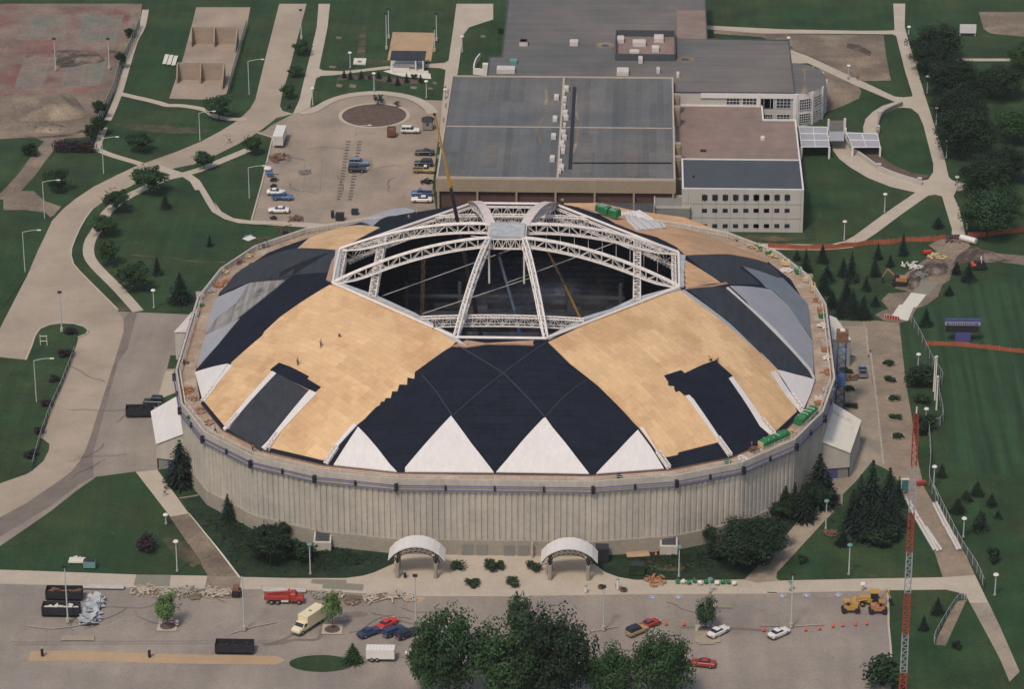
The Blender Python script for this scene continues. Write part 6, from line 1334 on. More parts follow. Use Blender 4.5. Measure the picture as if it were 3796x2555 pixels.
# fences
def fence(name,lab,s,h,m_,postm,post=3.0,cat='fence',sag=0,pr=.05,rails=True):
    pts=smoothline(P(s),3); t=thing(name,lab,cat,pts[0]); mb=M(); n_=len(pts); rnd2=random.Random(3)
    hs=[h*(1-sag*rnd2.random()) for _ in pts]
    for off in (0,.03):
        mb.add([(p.x,p.y+off,.05) for p in pts]+[(p.x,p.y+off,hh) for p,hh in zip(pts,hs)],[(i,i+1,n_+i+1,n_+i) for i in range(n_-1)])
    mb.build('mesh_panel',m_,t,True,fix=False); mb=M(); L_=0
    for i in range(n_-1):
        d=(pts[i+1]-pts[i]).length; k=max(1,round(d/post))
        for j in range(k): q=pts[i].lerp(pts[i+1],j/k); mb.tube((q.x,q.y,0),(q.x,q.y,h+.05),pr,4)
        if rails: mb.tube((pts[i].x,pts[i].y,h),(pts[i+1].x,pts[i+1].y,h),pr*.7,4)
    o=mb.build('fence_posts',postm,t,True,fix=False); o['kind']='stuff'
    return t
fence('safety_fence','sagging orange safety fence crossing the lawn below the office block','E2 150 490 400 505 660 503 800 490 1030 462 1150 462 1290 440 1480 440 1620 418',1.5,orfn,orgw,4,sag=.3,rails=False)
fence('safety_fence','orange safety fence running to the right edge from the walk end','E2 1810 405 1950 400 2070 382 2300 360',1.5,orfn,orgw,4,sag=.25,rails=False)
fence('safety_fence','brownish orange safety fence below the scoreboard','E2 1445 1300 1600 1305 1800 1315 2070 1345 2300 1370',1.2,orfn,orgw,4,sag=.25,rails=False)
fence('chain_link_fence','green chain link fence along the outside of the right walk','E3 1480 640 1500 900 1490 1120 1560 1300 E4 1590 -30 1720 230 1830 440 1960 640 2020 780',2.2,chain,galv)
fence('chain_link_fence','chain link fence beside the field leading down to the flagpoles','E2 1340 1115 1430 1280 1520 1470 1600 1600 E3 1560 340 1605 590 1500 645',2.0,chain,galv)
fence('chain_link_fence','chain link fence round the left side of the gravel drain','E4 1870 890 1790 900 1605 1200 1600 1275',1.6,chain,galv)
fence('chain_link_fence','chain link fence behind the tennis courts with creepers','A 985 45 900 240 810 430 770 580 700 740 620 900 570 980',3.0,chain,galv)
fence('chain_link_fence','chain link fence along the left grass island','A3 440 20 330 300 240 500 150 760 90 980',1.5,chain,galv)
fence('chain_link_fence','tall fence right of the handball courts','A 1870 50 1790 330 1715 600',2.8,chain,galv)
fence('barrier_fence','red and white zigzag barrier across the end of the new slab','E2 1118 1078 1180 1085 1240 1098',1.0,redm,steelw,1.0,cat='barrier')
# red/white lattice mast
p=G('D',3325/1.6292,2975/1.6292); h=hgt(p,'E3',522); t=thing('lattice_crane_mast','tall red and white banded lattice mast rising in front of the right walk','mast',p)
bounds=[1.0]
vb=[(2452,),]
ys=[2350+0,2194,2045,1895,1724]
def zy(sy): return hgt(p,'D',sy/1.6292)
zs=[0,zy(2640),zy(2490),zy(2350),zy(2195),zy(2046),zy(1896),zy(1727),h]; cols=[steelw,redm,steelw,redm,steelw,redm,steelw,redm]
def wid(z): return .62-.22*z/h if z<h-2 else .3
mc=[cols[i] for i in range(8)]; mc=[redm if i%2 else fabg for i in range(8)]
for i in range(8):
    mb=M(); z0,z1=zs[i],zs[i+1]; nb=max(3,int((z1-z0)/1.1)); 
    for j in range(nb):
        a=z0+(z1-z0)*j/nb;b=z0+(z1-z0)*(j+1)/nb; wa,wb=wid(a),wid(b); ca=[(sx_*wa,sy_*wa,a) for sx_,sy_ in ((1,1),(-1,1),(-1,-1),(1,-1))]; cb_=[(sx_*wb,sy_*wb,b) for sx_,sy_ in ((1,1),(-1,1),(-1,-1),(1,-1))]
        for q in range(4): mb.tube(ca[q],cb_[q],.085,4,cap=False); mb.tube(ca[q],cb_[(q+1)%4],.045,4,cap=False); mb.tube(ca[q],ca[(q+1)%4],.04,4,cap=False)
    mb.build('mast_section',mc[i],t,fix=False)
mb=M(); mb.tube((0,0,h),(0,0,h+1.2),.12,5); mb.build('mast_tip',steelw,t); mb=M(); mb.box((0,0,.3),(3,3,.6)); mb.build('foundation',conc,t)
# teal panel and barrier by the triangle
p=gz(G('E3',1285,1205)); t=thing('teal_panel','teal board on a white frame beside the lattice mast','board',p); mb=M(); mb.box((0,0,2.0),(1.3,.15,2.4)); mb.build('board',tealm,t); mb=M(); mb.box((0,.2,3.3),(1.6,.4,.25)); mb.tube((-.7,.2,0),(-.7,.2,3.2),.07,5); mb.tube((.7,.2,0),(.7,.2,3.2),.07,5); mb.build('frame',steelw,t)
for i,(k,u,v,lab) in enumerate((('E3',1420,1125,'crumpled red barrier lying on the right walk'),('E2',1470,548,'bright red crate on the grass left of the torn-up path'))):
    p=gz(G(k,u,v)); t=thing('red_barrier' if i==0 else 'red_crate',lab,'barrier' if i==0 else 'crate',p); mb=M(); mb.box((0,0,.45),(1.9,.8,.6),.3+i*.1); mb.build('body',redc if i else redm,t); mb=M(); mb.box((-.9,.1,.25),(.3,.6,.5),.3); mb.box((.8,.1,.25),(.3,.6,.5),.3); mb.build('foot',redm,t)
# blue hoist tower on the right of the dome
a=Vy('E3',722,385,-4); bx=71.6; t=thing('material_hoist','blue lattice material hoist with brown cabin standing against the right of the dome','hoist',(bx,-1,0))
for y0 in (-8,):
    for i in range(9):
        z0=i*1.9;mb=M()
        for (x,y) in ((bx-.9,-1.9),(bx+.9,-1.9),(bx+.9,-.1),(bx-.9,-.1)): mb.tube((x,y,z0),(x,y,z0+1.9),.1,4)
        for (xa,ya,xb,yb) in ((bx-.9,-1.9,bx+.9,-1.9),(bx+.9,-1.9,bx+.9,-.1),(bx+.9,-.1,bx-.9,-.1),(bx-.9,-.1,bx-.9,-1.9)): mb.tube((xa,ya,z0),(xb,yb,z0+1.9),.07,4); mb.tube((xa,ya,z0+1.9),(xb,yb,z0+1.9),.07,4)
        mb.build('mast_section',bluec if i<7 else bluel,t,True,fix=False)
mb=M(); mb.box((bx,-1,18.3),(2.5,2.2,2.2)); mb.build('cabin',rust,t,True); mb=M(); mb.box((bx,-1,19.5),(1.0,.9,.35)); mb.build('motor',steelw,t,True); mb=M(); mb.box((bx,-1.2,8),(1.9,2.1,2.4)); mb.build('hoist_cage',bluel,t,True); mb=M(); mb.box((bx+.2,-3.6,.8),(2.6,2.6,1.6)); mb.build('base_unit',bluec,t,True)
# roof hoists / winches on the far left rim
def onrim(k,u,v,z=15.75): return G(k,u,v,z)
for i,(k,u,v,lab) in enumerate((('A2',2000,485,'rusty roof hoist frame with a white canopy on the far left rim'),('A2',2180,385,'rusty roof hoist frame behind the white-topped one on the far left rim'))):
    p=onrim(k,u,v); t=thing('roof_hoist',lab,'hoist',p,R(25)); mb=M(); 
    for x in (-1.3,1.3):
        for y in (-.8,.8): mb.tube((x,y,0),(x*.6,y*.5,2.2),.08,4)
    mb.tube((-1.3,-.8,1.2),(1.3,.8,1.2),.07,4); mb.tube((-2.4,0,2.3),(2.0,0,2.2),.1,4); mb.tube((-.8,-.8,2.2),(.8,.8,.2),.07,4); mb.tube((-2.3,0,2.3),(-1.1,0,.1),.08,4); mb.build('frame',rust,t)
    mb=M(); mb.box((.3,0,.5),(1.0,.8,.8)); mb.build('winch',darkm,t)
    if i==0: mb=M(); mb.box((-2.9,.5,2.5),(2.4,2.0,.14),.4); mb.build('canopy',white,t); mb=M(); mb.box((-2.6,2.0,2.5),(1.9,.8,.12),.1); mb.build('green_box',greenp,t)
# stacks and bundles in the gutter and on the roof
def bundle(lab,k,u0,v0,u1,v1,wd,h,m_,z=None,endm=None,name='wrapped_stack',cat='stack'):
    if z is None: a=onrim(k,u0,v0);b=onrim(k,u1,v1); za=15.7
    else: a=G(k,u0,v0,31.2); b=G(k,u1,v1,31.2)
    c=(a+b)/2; d=b-a; L_=math.hypot(d.x,d.y); t=thing(name,lab,cat,(c.x,c.y,a.z if z is None else (a.z+b.z)/2+.15),math.atan2(d.y,d.x),'wrapped stacks on the dome'); mb=M(); rnd3=random.Random(int(u0)); rr=[]; n_=9
    for i in range(n_+1):
        x=-L_/2+L_*i/n_; hh=h*(1+rnd3.uniform(-.1,.1))*(1 if 0<i<n_ else .92); ww=wd/2*(1+rnd3.uniform(-.08,.08)); rr.append([(x,-ww,.05),(x,ww,.05),(x,ww*.96,hh*.8),(x,ww*.6,hh),(x,-ww*.6,hh*1.02),(x,-ww*.96,hh*.8)])
    mb.loft(rr); mb.build('tarpaulin',m_,t)
    mb=M(); 
    for i in range(1,5): x=-L_/2+L_*i/5; mb.box((x,0,h*.97),(.12,wd*.8,.16))
    mb.build('straps',steelw if m_ is greent else darkm,t)
    if endm: mb=M(); mb.box((-L_/2-.06,0,h*.45),(.14,wd*.8,h*.75)); mb.build('open_end',endm,t)
bundle('green tarpaulin stack with open yellow end on the front right gutter','E3',90,805,305,715,1.9,1.5,greent,endm=yelm)
bundle('green tarpaulin stack nearer the right corner of the gutter','E3',395,620,530,515,2.0,1.6,greent)
bundle('green stack on the far plywood roof, upper half','C2',755,180,850,215,2.0,1.6,greent,z=1); bundle('green stack on the far plywood roof, lower half','C2',860,222,925,240,2.2,1.8,greent,z=1)
bundle('small green tarpaulin bundle on the left gutter','A2',1455,968,1510,965,1.2,.7,greent)
bundle('green covered bundle on the upper right gutter by the white rolls','E2',375,700,435,695,1.4,1.2,greent); bundle('green covered bundle high on the right gutter','E2',60,480,100,510,1.5,1.0,greent); bundle('second green covered bundle high on the right gutter','E2',140,535,170,545,1.2,.9,greent)
bundle('pale yellow rolled bundle standing on the right gutter','E2',500,840,545,840,1.9,1.6,yelm,name='insulation_roll',cat='roll'); bundle('upper pale yellow rolls on the right gutter','E2',460,775,500,740,1.3,1.0,yelm,name='insulation_roll',cat='roll'); bundle('yellow stack on the right gutter beside the orange box','E2',260,625,330,630,1.5,1.2,yelm,name='insulation_roll',cat='roll')
for k,u,v,sx_,sy_,m_,lab in (('E2',600,1020,2.0,1.4,orgw,'orange box on the right gutter above the green one'),('E2',605,1065,1.8,1.0,greent,'green box on the right gutter below the orange one'),('E2',625,1295,1.7,1.3,steeld,'pale grey box on the right gutter'),('E2',625,1345,1.6,.9,orgw,'small orange box on the right gutter near the hoist'),('A2',1480,895,1.6,1.4,steeld,'white and grey crate on the left gutter'),('A2',1450,1045,1.0,1.6,steeld,'tall pale crate on the left gutter'),('E3',565,412,1.5,1.0,steelw,'white crumpled sheet bundle on the right gutter')):
    p=onrim(k,u,v); t=thing('crate',lab,'crate',p,.2); mb=M(); mb.box((0,0,.5),(sx_,sy_,.9)); mb.build('box',m_,t); mb=M(); mb.box((0,0,.99),(sx_*.9,sy_*.3,.08)); mb.box((0,0,1.03),(sx_*.2,sy_*.9,.06)); mb.build('lid_batten',plyc,t)
def pile(lab,k,u,v,r,m_,z=15.75,h=.9,n_=22,L_=1.4,name='debris_pile',cat='debris',flat=False):
    L_=min(L_,r*.75); p=G(k,u,v,z) if z is not None else gz(G(k,u,v)); t=thing(name,lab,cat,p); rn=random.Random(int(u*7+v)); mb=M()
    for i in range(n_):
        a=rn.uniform(0,6.28); q=r*rn.random()**.6; zz=h*(1-q/r)*rn.uniform(.3,1)+.08; l=L_*rn.uniform(.5,1.3); mb.box((q*math.cos(a),q*math.sin(a),zz),(l,rn.uniform(.12,.4),rn.uniform(.06,.25)),rn.uniform(0,3.14))
    mb.box((0,0,.06),(r*.8,r*.7,.12),.5)
    tag(t,lab,cat); o=mb.build('scraps',m_,t,fix=False); o['kind']='stuff'
for k,u,v,r,m_,lab in (('A2',1640,800,1.3,orgw,'orange scrap pile on the left gutter'),('A2',1690,775,1.0,orgw,'smaller orange scrap pile touching the bigger one on the left gutter'),('A2',1680,690,1.0,yelm,'orange-yellow heap higher on the left gutter'),('A2',1890,560,.9,yelm,'yellow heap below the roof hoist on the left gutter'),('A2',1800,610,1.2,rust,'reddish scraps strung along the left gutter'),('A2',1580,850,.9,steeld,'grey scraps on the left gutter by the orange pile'),
    ('A3',1380,330,1.5,orgw,'long orange plank heap on the near left gutter'),('A3',1430,400,1.3,plyc,'planks piled on the near left gutter'),('A3',1480,500,1.3,plyc,'brown plank scraps at the near left gutter bend'),('A3',1345,100,1.0,rust,'rust-coloured scraps on the left gutter'),('A3',1560,600,1.2,plyc,'brown scraps on the gutter left of the black strip'),('A3',1400,560,.7,greent,'green scraps against the left guard rail'),
    ('E2',20,475,1.2,yelm,'yellow scraps at the start of the right gutter'),('E2',210,560,1.2,yelm,'yellow and orange scraps high on the right gutter'),('E2',300,680,1.3,steelw,'pale scraps below the yellow stack on the right gutter'),('E2',560,930,1.0,orgw,'orange scraps on the right gutter'),('E2',605,1140,1.2,steelw,'white scraps on the right gutter beside the hoist cabin'),('E2',640,1410,1.0,steelw,'white scraps on the right gutter below the hoist'),('E3',650,180,1.3,orgw,'orange frame pieces on the right gutter'),('E3',640,330,1.2,steeld,'grey scraps along the right gutter edge'),('E3',575,440,.9,orgw,'orange scraps at the right gutter corner'),('E3',345,680,1.0,yelm,'yellow scraps between the two green stacks'),('E3',20,830,1.3,rust,'reddish planks left of the green stack'),
    ('C2',1920,420,.9,rust,'rusty scraps on the back right rim'),('C2',2080,500,1.0,yelm,'yellow scraps on the back right rim'),('C3',1830,930,.8,greent,'green scraps on the front right gutter'),('C3',1950,900,1.0,steelw,'crumpled white sheet on the front right gutter'),('C3',930,1050,.6,darkm,'dark tool pile on the front gutter')): pile(lab,k,u,v,r,m_,h=.8)
for k,u,v,r,m_,h,lab in (('B',130,1145,3.0,rust,1.6,'dark brush and scrap heap near the white container'),('B',330,1258,1.6,dustg,.5,'grey scrap heap in the upper car park'),('B',80,1325,1.0,darkm,.6,'dark scrap pieces at the left edge of the car park'),('B',75,1375,.8,darkm,.5,'small dark scrap lump below the others at the car park edge'),('B',1350,1345,1.6,darkm,1.3,'dark machinery heap at the right edge of the upper car park'),('B2',255,260,2.0,rust,.5,'rubble row at the bottom of the upper car park'),('B2',80,250,.9,darkm,.5,'dark tyres at the bottom left of the upper car park'),
    ('B4',925,875,2.0,conc,.35,'broken white concrete lumps beside the kerb'),('B4',1100,850,2.2,conc,.35,'pale rubble heap along the kerb'),('C4',1280,722,2.2,orgw,.6,'orange plank heap on the pavement right of the right canopy'),('E2',1350,650,2.6,concw,.5,'stacked pale planks beside the trench'),('E2',1550,570,2.0,yelm,.6,'yellowish scrap heap on the torn-up path'),('E2',1420,730,1.8,dustg,.6,'grey broken slabs at the end of the trench'),('E2',1680,430,2.4,dirtd,.6,'broken lumps at the end of the far walk'),('E3',820,230,2.0,rust,.5,'brown timber pieces on the plaza by the hoist'),('A3',1160,900,.7,bluec,.8,'blue drums near the left entrance door'),('A4',480,540,1.2,concw,.4,'pale slab scraps on the bottom left lawn'),('E4',700,310,1.4,rust,.3,'reddish twigs by the diagonal drive'),('E3',800,40,1.8,steelw,.5,'crumpled white plastic on the right plaza')): pile(lab,k,u,v,r,m_,z=None,h=h)
# ground items
p=gz(G('B',45,1290)); t=thing('blue_trailer','small bright blue trailer at the left edge of the upper car park','trailer',p); mb=M(); mb.box((0,0,.6),(1.7,1.2,.6)); mb.build('body',bluel,t); mb=M(); mb.box((1.6,0,.45),(1.6,.15,.12)); mb.build('drawbar',darkm,t); wheels(t,1.4,1.3,.3,(0,))
p=gz(G('B',30,1240)); t=thing('white_dish','white oval tarpaulin bundle at the left edge of the upper car park','tarpaulin',p); mb=M(); mb.ball((0,0,.4),1.1,10,5,.5,.1); mb.build('cover',white,t); mb=M(); mb.tube((-.2,.5,.8),(-.6,1.2,1.6),.25,6); mb.build('folded_end',silvc,t)
def pipe(lab,k,u0,v0,u1,v1,r,m_,name='steel_pipe',n_=2):
    a=gz(G(k,u0,v0));b=G(k,u1,v1); t=thing(name,lab,'pipe',a); d=b-a
    for j in range(n_): mb=M(); mb.tube((0,j*r*2.1,r),(d.x,d.y+j*r*2.1,r),r,8); mb.build('pipe_length',m_,t)
pipe('white beams lying along the pavement beside the skips','A4',525,790,885,795,.28,steeld); pipe('grey pipes lying behind the red flatbed truck','B4',-10,818,360,825,.3,steeld)
p=gz(G('E2',1750,430)); q=G('E2',1875,465); t=thing('white_roll','large white roll lying across the end of the far walk','roll',p); d=q-p; mb=M(); mb.tube((0,0,.6),(d.x,d.y,.6),.75,12); mb.build('roll_body',white,t); mb=M(); e=d.normalized(); mb.tube((d.x,d.y,.6),(d.x+e.x*.06,d.y+e.y*.06,.6),.3,8); mb.build('core',plyc,t)
# sheet heap by the skips
p=gz(G('A4',585,1090)); t=thing('sheet_heap','long heap of pale blue-grey torn sheeting beside the skips','sheeting',p); rn=random.Random(4); mb=M()
for i in range(70):
    y=rn.uniform(-.5,9.5); x=rn.uniform(-1.4,1.4)*(1.2-.05*y); c=(x,y,max(.1,1.3*(1-abs(x)/1.9))*rn.uniform(.6,1)); a=rn.uniform(0,3.1); u=Vector((math.cos(a),math.sin(a),rn.uniform(-.4,.4)))*rn.uniform(.5,1.2); w2=Vector((-math.sin(a),math.cos(a),rn.uniform(-.4,.4)))*rn.uniform(.3,.8); c=Vector(c); n3=Vector((0,0,-.03)); vs=[c-u-w2,c+u-w2,c+u+w2,c-u+w2]; mb.add(vs+[v+n3 for v in vs],[(0,1,2,3),(7,6,5,4),(0,4,5,1),(1,5,6,2),(2,6,7,3),(3,7,4,0)])
mb.build('torn_sheets',deckg,t,fix=False); mb=M(); mb.box((0,4.5,.3),(2.6,9.5,.6)); mb.build('packed_sheets',fabb,t)
# small boxes on the lawns
for k,u,v,w_,d_,h_,m_,lab in (('A4',480,550,3.2,2.0,.25,concw,'pale slab pair on the bottom left lawn'),('A4',590,600,2.4,1.4,1.4,greenp,'green utility cabinet on the bottom left lawn'),('C4',1120,655,3.0,1.8,2.0,grassd,'dark green utility cabinet below the plywood sheet'),('C4',820,535,2.6,2.4,2.8,darkm,'dark cabinet against the wall beside the right canopy')):
    p=gz(G(k,u,v)); t=thing('utility_box',lab,'utility box',p); mb=M(); mb.box((0,0,h_/2),(w_,d_,h_)); mb.build('cabinet',m_,t); mb=M(); mb.box((0,0,h_+.04),(w_*.95,d_*.95,.08)); mb.build('lid',m_ if h_<1 else chard,t)
p=gz(G('C4',1130,500)); t=thing('plywood_sheet','loose plywood sheet on the ground by the right ventilation box','plywood sheet',p,.15); mb=M(); mb.box((0,.8,.12),(4.6,3.4,.12)); mb.build('sheet',sand,t); mb=M(); mb.box((0,.8,.2),(4.4,.1,.05)); mb.build('batten',plyc,t)
p=gz(G('C4',1720,745)); t=thing('green_bags','row of green and white bags on the pavement by the diagonal drive','bags',p); rn=random.Random(9)
for i in range(11): mb=M(); mb.ball((-5.6+i*1.1,rn.uniform(-.4,.6),.4),.5,7,5,.9,.2); mb.build('bag',greent if i%3!=1 else steelw,t)
for i,(u,v) in enumerate(((1300,1110),(1345,1130))):
    p=gz(G('A4',u,v-20)); t=thing('striped_barrel',('upper','lower')[i]+' red and white striped barrel beside the left tree pit','barrel',p,0,'striped barrels'); 
    for j in range(4): mb=M(); mb.tube((0,0,j*.27),(0,0,(j+1)*.27),.34,10); mb.build('stripe',redm if j%2==0 else white,t)
for i,(u,v) in enumerate(((1195,690),(1150,690))): pass
# litter bins, signs on the sidewalks
for k,u,v,h_,m_,lab in (('B4',1215,690,1.1,darkm,'dark litter bin under the left canopy'),('C4',680,820,1.3,steelw,'small pale sign stand on the pavement right of centre'),('C4',955,795,2.2,steelw,'white post sign on the pavement below the right canopy'),('C4',815,778,.3,rust,'rusty manhole ring on the pavement'),('C4',1005,803,.3,rust,'second rusty ring beside the white post sign'),('A4',1105,1380,1.6,darkm,'dark bollard on the strip at the bottom left'),('A4',180,1370,1.6,darkm,'dark bollard at the bottom left corner')):
    p=gz(G(k,u,v)); t=thing('bollard' if h_>.5 else 'manhole_ring',lab,'bollard' if h_>.5 else 'manhole',p); mb=M(); mb.tube((0,0,0),(0,0,h_),.28 if h_>.5 else .75,8); mb.build('body',m_,t); mb=M(); mb.tube((0,0,h_),(0,0,h_+.12),.34 if h_>.5 else .5,8); mb.build('cap',plinc if h_>.5 else darkm,t)
# ------------------------------------------------------------ people
def skinmesh(name,chain,edges,radii,m_,par,sub=1):
    me=bpy.data.meshes.new(name); me.from_pydata(chain,edges,[]); me.materials.append(m_); o=bpy.data.objects.new(name,me); COL.objects.link(o); o.parent=par
    md=o.modifiers.new('skin','SKIN'); 
    sv=me.skin_vertices[0].data if me.skin_vertices else None
    if sv is None: return o
    for i,r in enumerate(radii): sv[i].radius=(r,r); sv[i].use_root=(i==0)
    s=o.modifiers.new('sub','SUBSURF'); s.levels=sub; s.render_levels=sub; return o
def addskin(me):
    bm=bmesh.new(); bm.from_mesh(me); bm.verts.layers.skin.verify(); bm.to_mesh(me); bm.free()
def person(lab,loc,rz,top,bot,pose='stand',hat=hair):
    t=thing('person',lab,'person',loc,rz)
    if pose=='stand': pts=[(0,0,.95),(0,0,1.2),(0,0,1.42),(0,0,1.52),(0,.01,1.66),(.1,0,.9),(.12,.03,.5),(.12,-.02,.06),(-.1,0,.9),(-.12,.03,.5),(-.12,-.02,.06),(.2,0,1.4),(.27,.03,1.12),(.29,.12,.88),(-.2,0,1.4),(-.27,.03,1.12),(-.26,.14,.9),(.12,.14,.04),(-.12,.14,.04)]
    elif pose=='walk': pts=[(0,0,.93),(0,.02,1.2),(0,.05,1.42),(0,.07,1.52),(0,.1,1.66),(.1,0,.9),(.11,.22,.52),(.11,.3,.06),(-.1,0,.9),(-.11,-.1,.5),(-.11,-.4,.12),(.2,.04,1.4),(.26,-.15,1.14),(.27,-.1,.9),(-.2,.04,1.4),(-.26,.2,1.14),(-.25,.4,1.0),(.11,.45,.04),(-.11,-.3,.03)]
    else: pts=[(0,0,.5),(0,.16,.72),(0,.3,.88),(0,.37,.96),(0,.45,1.06),(.1,0,.47),(.18,.32,.5),(.14,.12,.06),(-.1,0,.47),(-.18,.32,.5),(-.14,.12,.06),(.2,.28,.86),(.26,.42,.6),(.2,.6,.35),(-.2,.28,.86),(-.26,.42,.6),(-.2,.6,.35),(.14,.3,.04),(-.14,.3,.04)]
    ed=[(0,1),(1,2),(2,3),(3,4),(0,5),(5,6),(6,7),(0,8),(8,9),(9,10),(2,11),(11,12),(12,13),(2,14),(14,15),(15,16),(7,17),(10,18)]
    ra=[.14,.13,.13,.055,.105,.095,.065,.045,.095,.065,.045,.055,.042,.035,.055,.042,.035,.045,.045]
    def mk(nm,idx,mul,m_):
        mp={j:i for i,j in enumerate(idx)}; me=bpy.data.meshes.new(nm); me.from_pydata([pts[j] for j in idx],[(mp[a],mp[b]) for a,b in ed if a in mp and b in mp],[]); addskin(me); me.materials.append(m_)
        o=bpy.data.objects.new(nm,me); COL.objects.link(o); o.parent=t; o.modifiers.new('skin','SKIN'); sv=me.skin_vertices[0].data
        for i,j in enumerate(idx): r=ra[j]*mul; sv[i].radius=(r,r); sv[i].use_root=(i==0)
        s=o.modifiers.new('sub','SUBSURF'); s.levels=1; s.render_levels=1
    mk('body',list(range(19)),1.0,skin); mk('shirt',[1,2,11,12,14,15],1.22,top); mk('trousers',[0,5,6,7,8,9,10],1.2,bot)
    h=pts[4]; mb=M(); mb.ball((h[0],h[1]-.01,h[2]+.05),.125,8,5,.8); mb.build('hat' if hat is not hair else 'hair',hat,t)
    return t
for k,u,v,top,bot,pose,hat,lab in (('B3',278,128,cl_r,cl_k,'stand',hair,'person in dark red standing alone on the left plywood above the black sheet'),('B2',470,1322,cl_k,cl_k,'walk',hair,'person in dark clothes with raised tool on the upper left plywood'),('B2',622,1235,cl_w,cl_b,'crouch',cl_w,'person in white crouching on the left plywood'),('C3',1695,95,cl_w,cl_k,'crouch',hair,'person in white bending at the top corner of the right black sheet'),('C3',1738,100,cl_r,cl_k,'crouch',hair,'person in red at the top corner of the right black sheet'),('C2',458,138,cl_w,cl_k,'stand',hair,'person standing on the far roof edge right of the arch'),('B2',1412,1175,cl_k,cl_k,'walk',hair,'person climbing beside the opening edge on the left'),('B2',1195,250,cl_w,cl_r,'crouch',hair,'person in white and red at the far left edge of the opening'),('B2',1250,215,cl_w,cl_b,'crouch',cl_w,'person in white near the far left ring beam')):
    p=onroof(k,u,v); p.z+=.12; person(lab,p,rnd.uniform(0,6),top,bot,pose,hat)
for k,u,v,top,bot,pose,hat,lab in (('A3',1610,690,cl_k,cl_k,'walk',hair,'person in dark clothes on the front left gutter'),('A3',1920,840,cl_r,cl_k,'walk',hair,'person in red on the gutter below the black strip'),('C3',2030,815,cl_r,cl_b,'stand',hair,'person in red beside the open end of the green stack'),('C3',1360,960,cl_k,cl_b,'crouch',hair,'person crouching by the eaves truss on the front gutter')):
    p=onrim(k,u,v); person(lab,p,rnd.uniform(0,6),top,bot,pose,hat)
for k,u,v,top,bot,pose,hat,lab in (('A',1710,1015,cl_y,cl_w,'walk',hair,'person in yellow walking along the curving road'),('A',1728,1012,cl_w,cl_k,'walk',hair,'person in white walking beside the one in yellow'),('E',893,495,cl_k,cl_k,'walk',hair,'person in dark clothes walking on the diagonal campus path'),('B',1500,590,cl_r,cl_k,'walk',hair,'person in dark red by the corner of the striped roof'),('A3',1190,1215,cl_w,cl_b,'walk',hair,'person in pale blue on the pale diagonal walk'),('C4',945,790,cl_w,cl_b,'stand',hair,'person on the pavement near the white post sign')):
    p=gz(G(k,u,v)); person(lab,p,rnd.uniform(0,6),top,bot,pose,hat)
# items half hidden behind the far rim of the dome
for k,u,v,w_,d_,h_,m_,lab in (('B2',568,243,.8,1.0,1.5,bluel,'small blue cabin just behind the far left rim of the dome'),('B2',628,262,2.1,1.6,1.5,navyc,'dark navy skip just behind the far left rim of the dome'),('B2',752,214,1.7,1.4,1.0,bluec,'dark blue crate row further right behind the far rim')):
    p=gz(G(k,u,v)); t=thing('site_container',lab,'container',p); mb=M(); mb.box((0,0,h_/2),(w_,d_,h_)); mb.build('container_body',m_,t); mb=M(); [mb.box((-w_/2+w_*(i+.5)/6,-d_/2-.04,h_/2),(.1,.08,h_*.9)) for i in range(6)]; mb.box((0,0,h_+.04),(w_*.96,d_*.96,.08)); mb.build('ribs_and_lid',darkm,t)
a=G('B',1515,1500);b=G('B',1690,1500); t=thing('red_gantry','red and white gantry frame in front of the brown brick wall','gantry',a); W=b.x-a.x; mb=M(); mb.box((W/2,0,3.4),(W,.35,.35)); mb.build('crossbeam',redm,t)
for x in (0,W):
    mb=M(); mb.tube((x,-.6,0),(x,0,3.4),.12,5); mb.tube((x,.6,0),(x,0,3.4),.12,5); mb.build('leg',steelw,t)
# worn markings and stains on the lower car park, cut logs of soil on the torn-up court
def heap(name,lab,k,pts,h,m_,seed,res=.9):
    """irregular mound over an outline given as picture points"""
    pp=P(k+' '+pts); c=sum(pp,Vector())/len(pp); c.z=0; t=thing(name,lab,'soil heap',c); rn=random.Random(seed); nr,na=9,36; mb=M(); ph=[rn.uniform(0,6) for _ in range(8)]
    def outer(th):
        best=None
        for i in range(len(pp)):
            a=pp[i]-c;b=pp[(i+1)%len(pp)]-c; dx,dy=b.x-a.x,b.y-a.y; den=math.cos(th)*dy-math.sin(th)*dx
            if abs(den)<1e-9: continue
            tt=(a.x*dy-a.y*dx)/den; u=(a.x*math.sin(th)-a.y*math.cos(th))/den
            if tt>0 and 0<=u<=1: best=tt if best is None else max(best,tt)
        return best or 1
    rr=[]
    for j in range(nr+1):
        f=1-j/nr; ring_=[]
        for i in range(na):
            th=6.2832*i/na; r=outer(th)*f; x,y=r*math.cos(th),r*math.sin(th); z=h*(1-f)**.8*(.75+.22*math.sin(x*.35+ph[0])+.18*math.sin(y*.5+ph[1])+.12*math.sin(x*1.1+y*.8+ph[2]))+(rn.uniform(-.12,.12)*h*.4 if 0<f<1 else 0)
            ring_.append((x,y,max(.0,z)+.3*(f<1)))
        rr.append(ring_)
    mb.loft(rr,caps=False); mb.build('soil',m_,t,smooth=True,fix=False)
    mb=M()
    for i in range(14): th=rn.uniform(0,6.28); r=outer(th)*rn.uniform(.2,.9); mb.ball((r*math.cos(th),r*math.sin(th),.5),rn.uniform(.2,.5),6,4,.8,.25)
    o=mb.build('clods',dirtd,t); o['kind']='stuff'
heap('soil_mound','broad brown soil mound below the torn-up tennis courts','A','-60 700 100 650 260 620 390 600 470 660 530 740 560 770 470 810 330 825 150 830 -40 830',3.2,dirt,1)
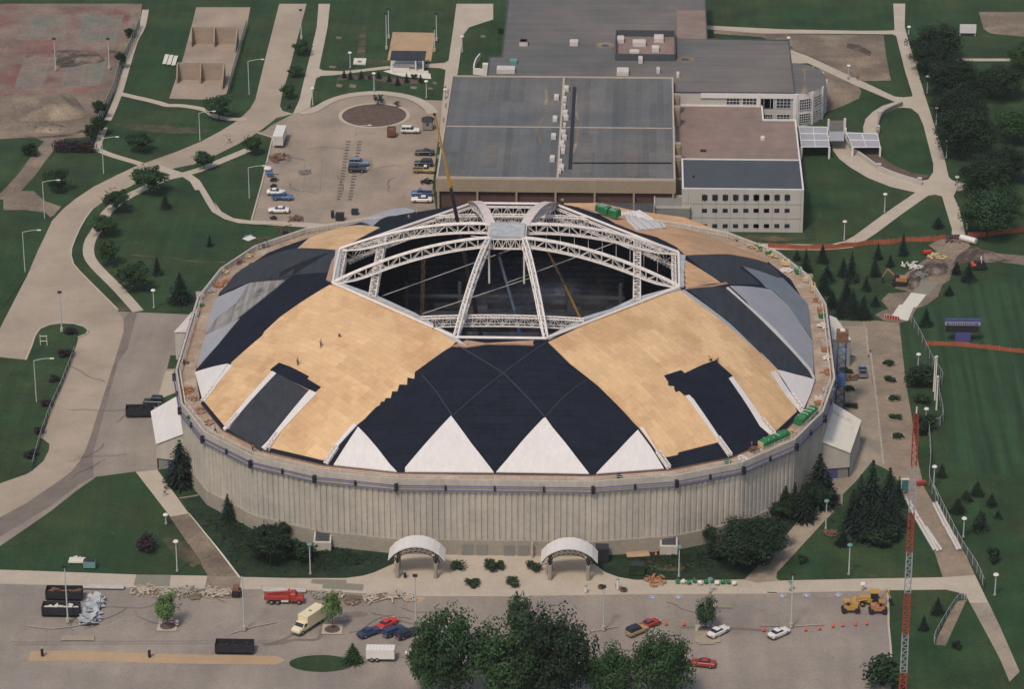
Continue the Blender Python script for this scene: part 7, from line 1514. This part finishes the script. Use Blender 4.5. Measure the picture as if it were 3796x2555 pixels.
heap('soil_mound','dark soil heap spread over the tennis court surface','A','245 245 420 240 560 255 645 275 700 325 620 345 560 345 430 378 320 385 270 350 300 300',1.3,dirtd,2)
heap('soil_mound','low brown spoil ridge beside the left edge track','A','40 850 200 840 330 860 420 900 300 930 120 920 30 890',1.3,dirt,5)
heap('soil_mound','dark spoil heap right of the torn-up path near the tracked loader','E2','1780 560 1850 500 1950 520 2070 570 2120 600 1950 610 1830 600',1.6,dirtd,3)
heap('soil_mound','dark brown spoil heap in the middle of the torn-up path','E2','1400 690 1480 620 1600 605 1650 650 1600 720 1480 730 1400 740',1.3,dirtd,4)
heap('soil_mound','small dark spoil heap between excavator and slab','E2','1290 760 1340 720 1420 760 1390 830 1310 820',1.2,dirtd,6)

rn=random.Random(31)
for i,(k,u,v,r_,h,m_) in enumerate((('A4',1050,800,2.6,.35,conc),('A4',1250,830,2.8,.4,conc),('A4',1420,815,2.4,.35,plinc),('A4',1640,820,2.4,.4,conc),('A4',1760,830,1.8,.35,conc),('A4',1500,860,1.2,.3,dirt),('B4',620,840,1.8,.4,conc),('B4',760,900,1.6,.35,dirt),('B4',480,845,1.6,.3,plinc),('B4',1250,870,1.6,.35,conc),('C4',600,1130,.8,.2,asphd))):
    pile(ORD[i]+' from the left in the band of broken concrete along the lower kerb' if i<10 else 'small dark tar heap at the foot of the tall light pole',k,u,v,r_,m_,z=None,h=h*.6,n_=60,L_=.45,name='rubble_heap',cat='rubble')
# ============================================================ AIR
hz=M(); hz.box((0,60,175),(1300,1700,352)); ho=hz.build('haze',white); ho['kind']='stuff'
hm=bpy.data.materials.new('haze_air'); hm.use_nodes=True; hn=hm.node_tree; hn.nodes.remove(hn.nodes['Principled BSDF']); hv=hn.nodes.new('ShaderNodeVolumePrincipled')
hv.inputs['Color'].default_value=(1,.97,.94,1); hv.inputs['Density'].default_value=.00004; hv.inputs['Anisotropy'].default_value=.2
hn.links.new(hv.outputs[0],hn.nodes['Material Output'].inputs['Volume']); ho.data.materials.clear(); ho.data.materials.append(hm)
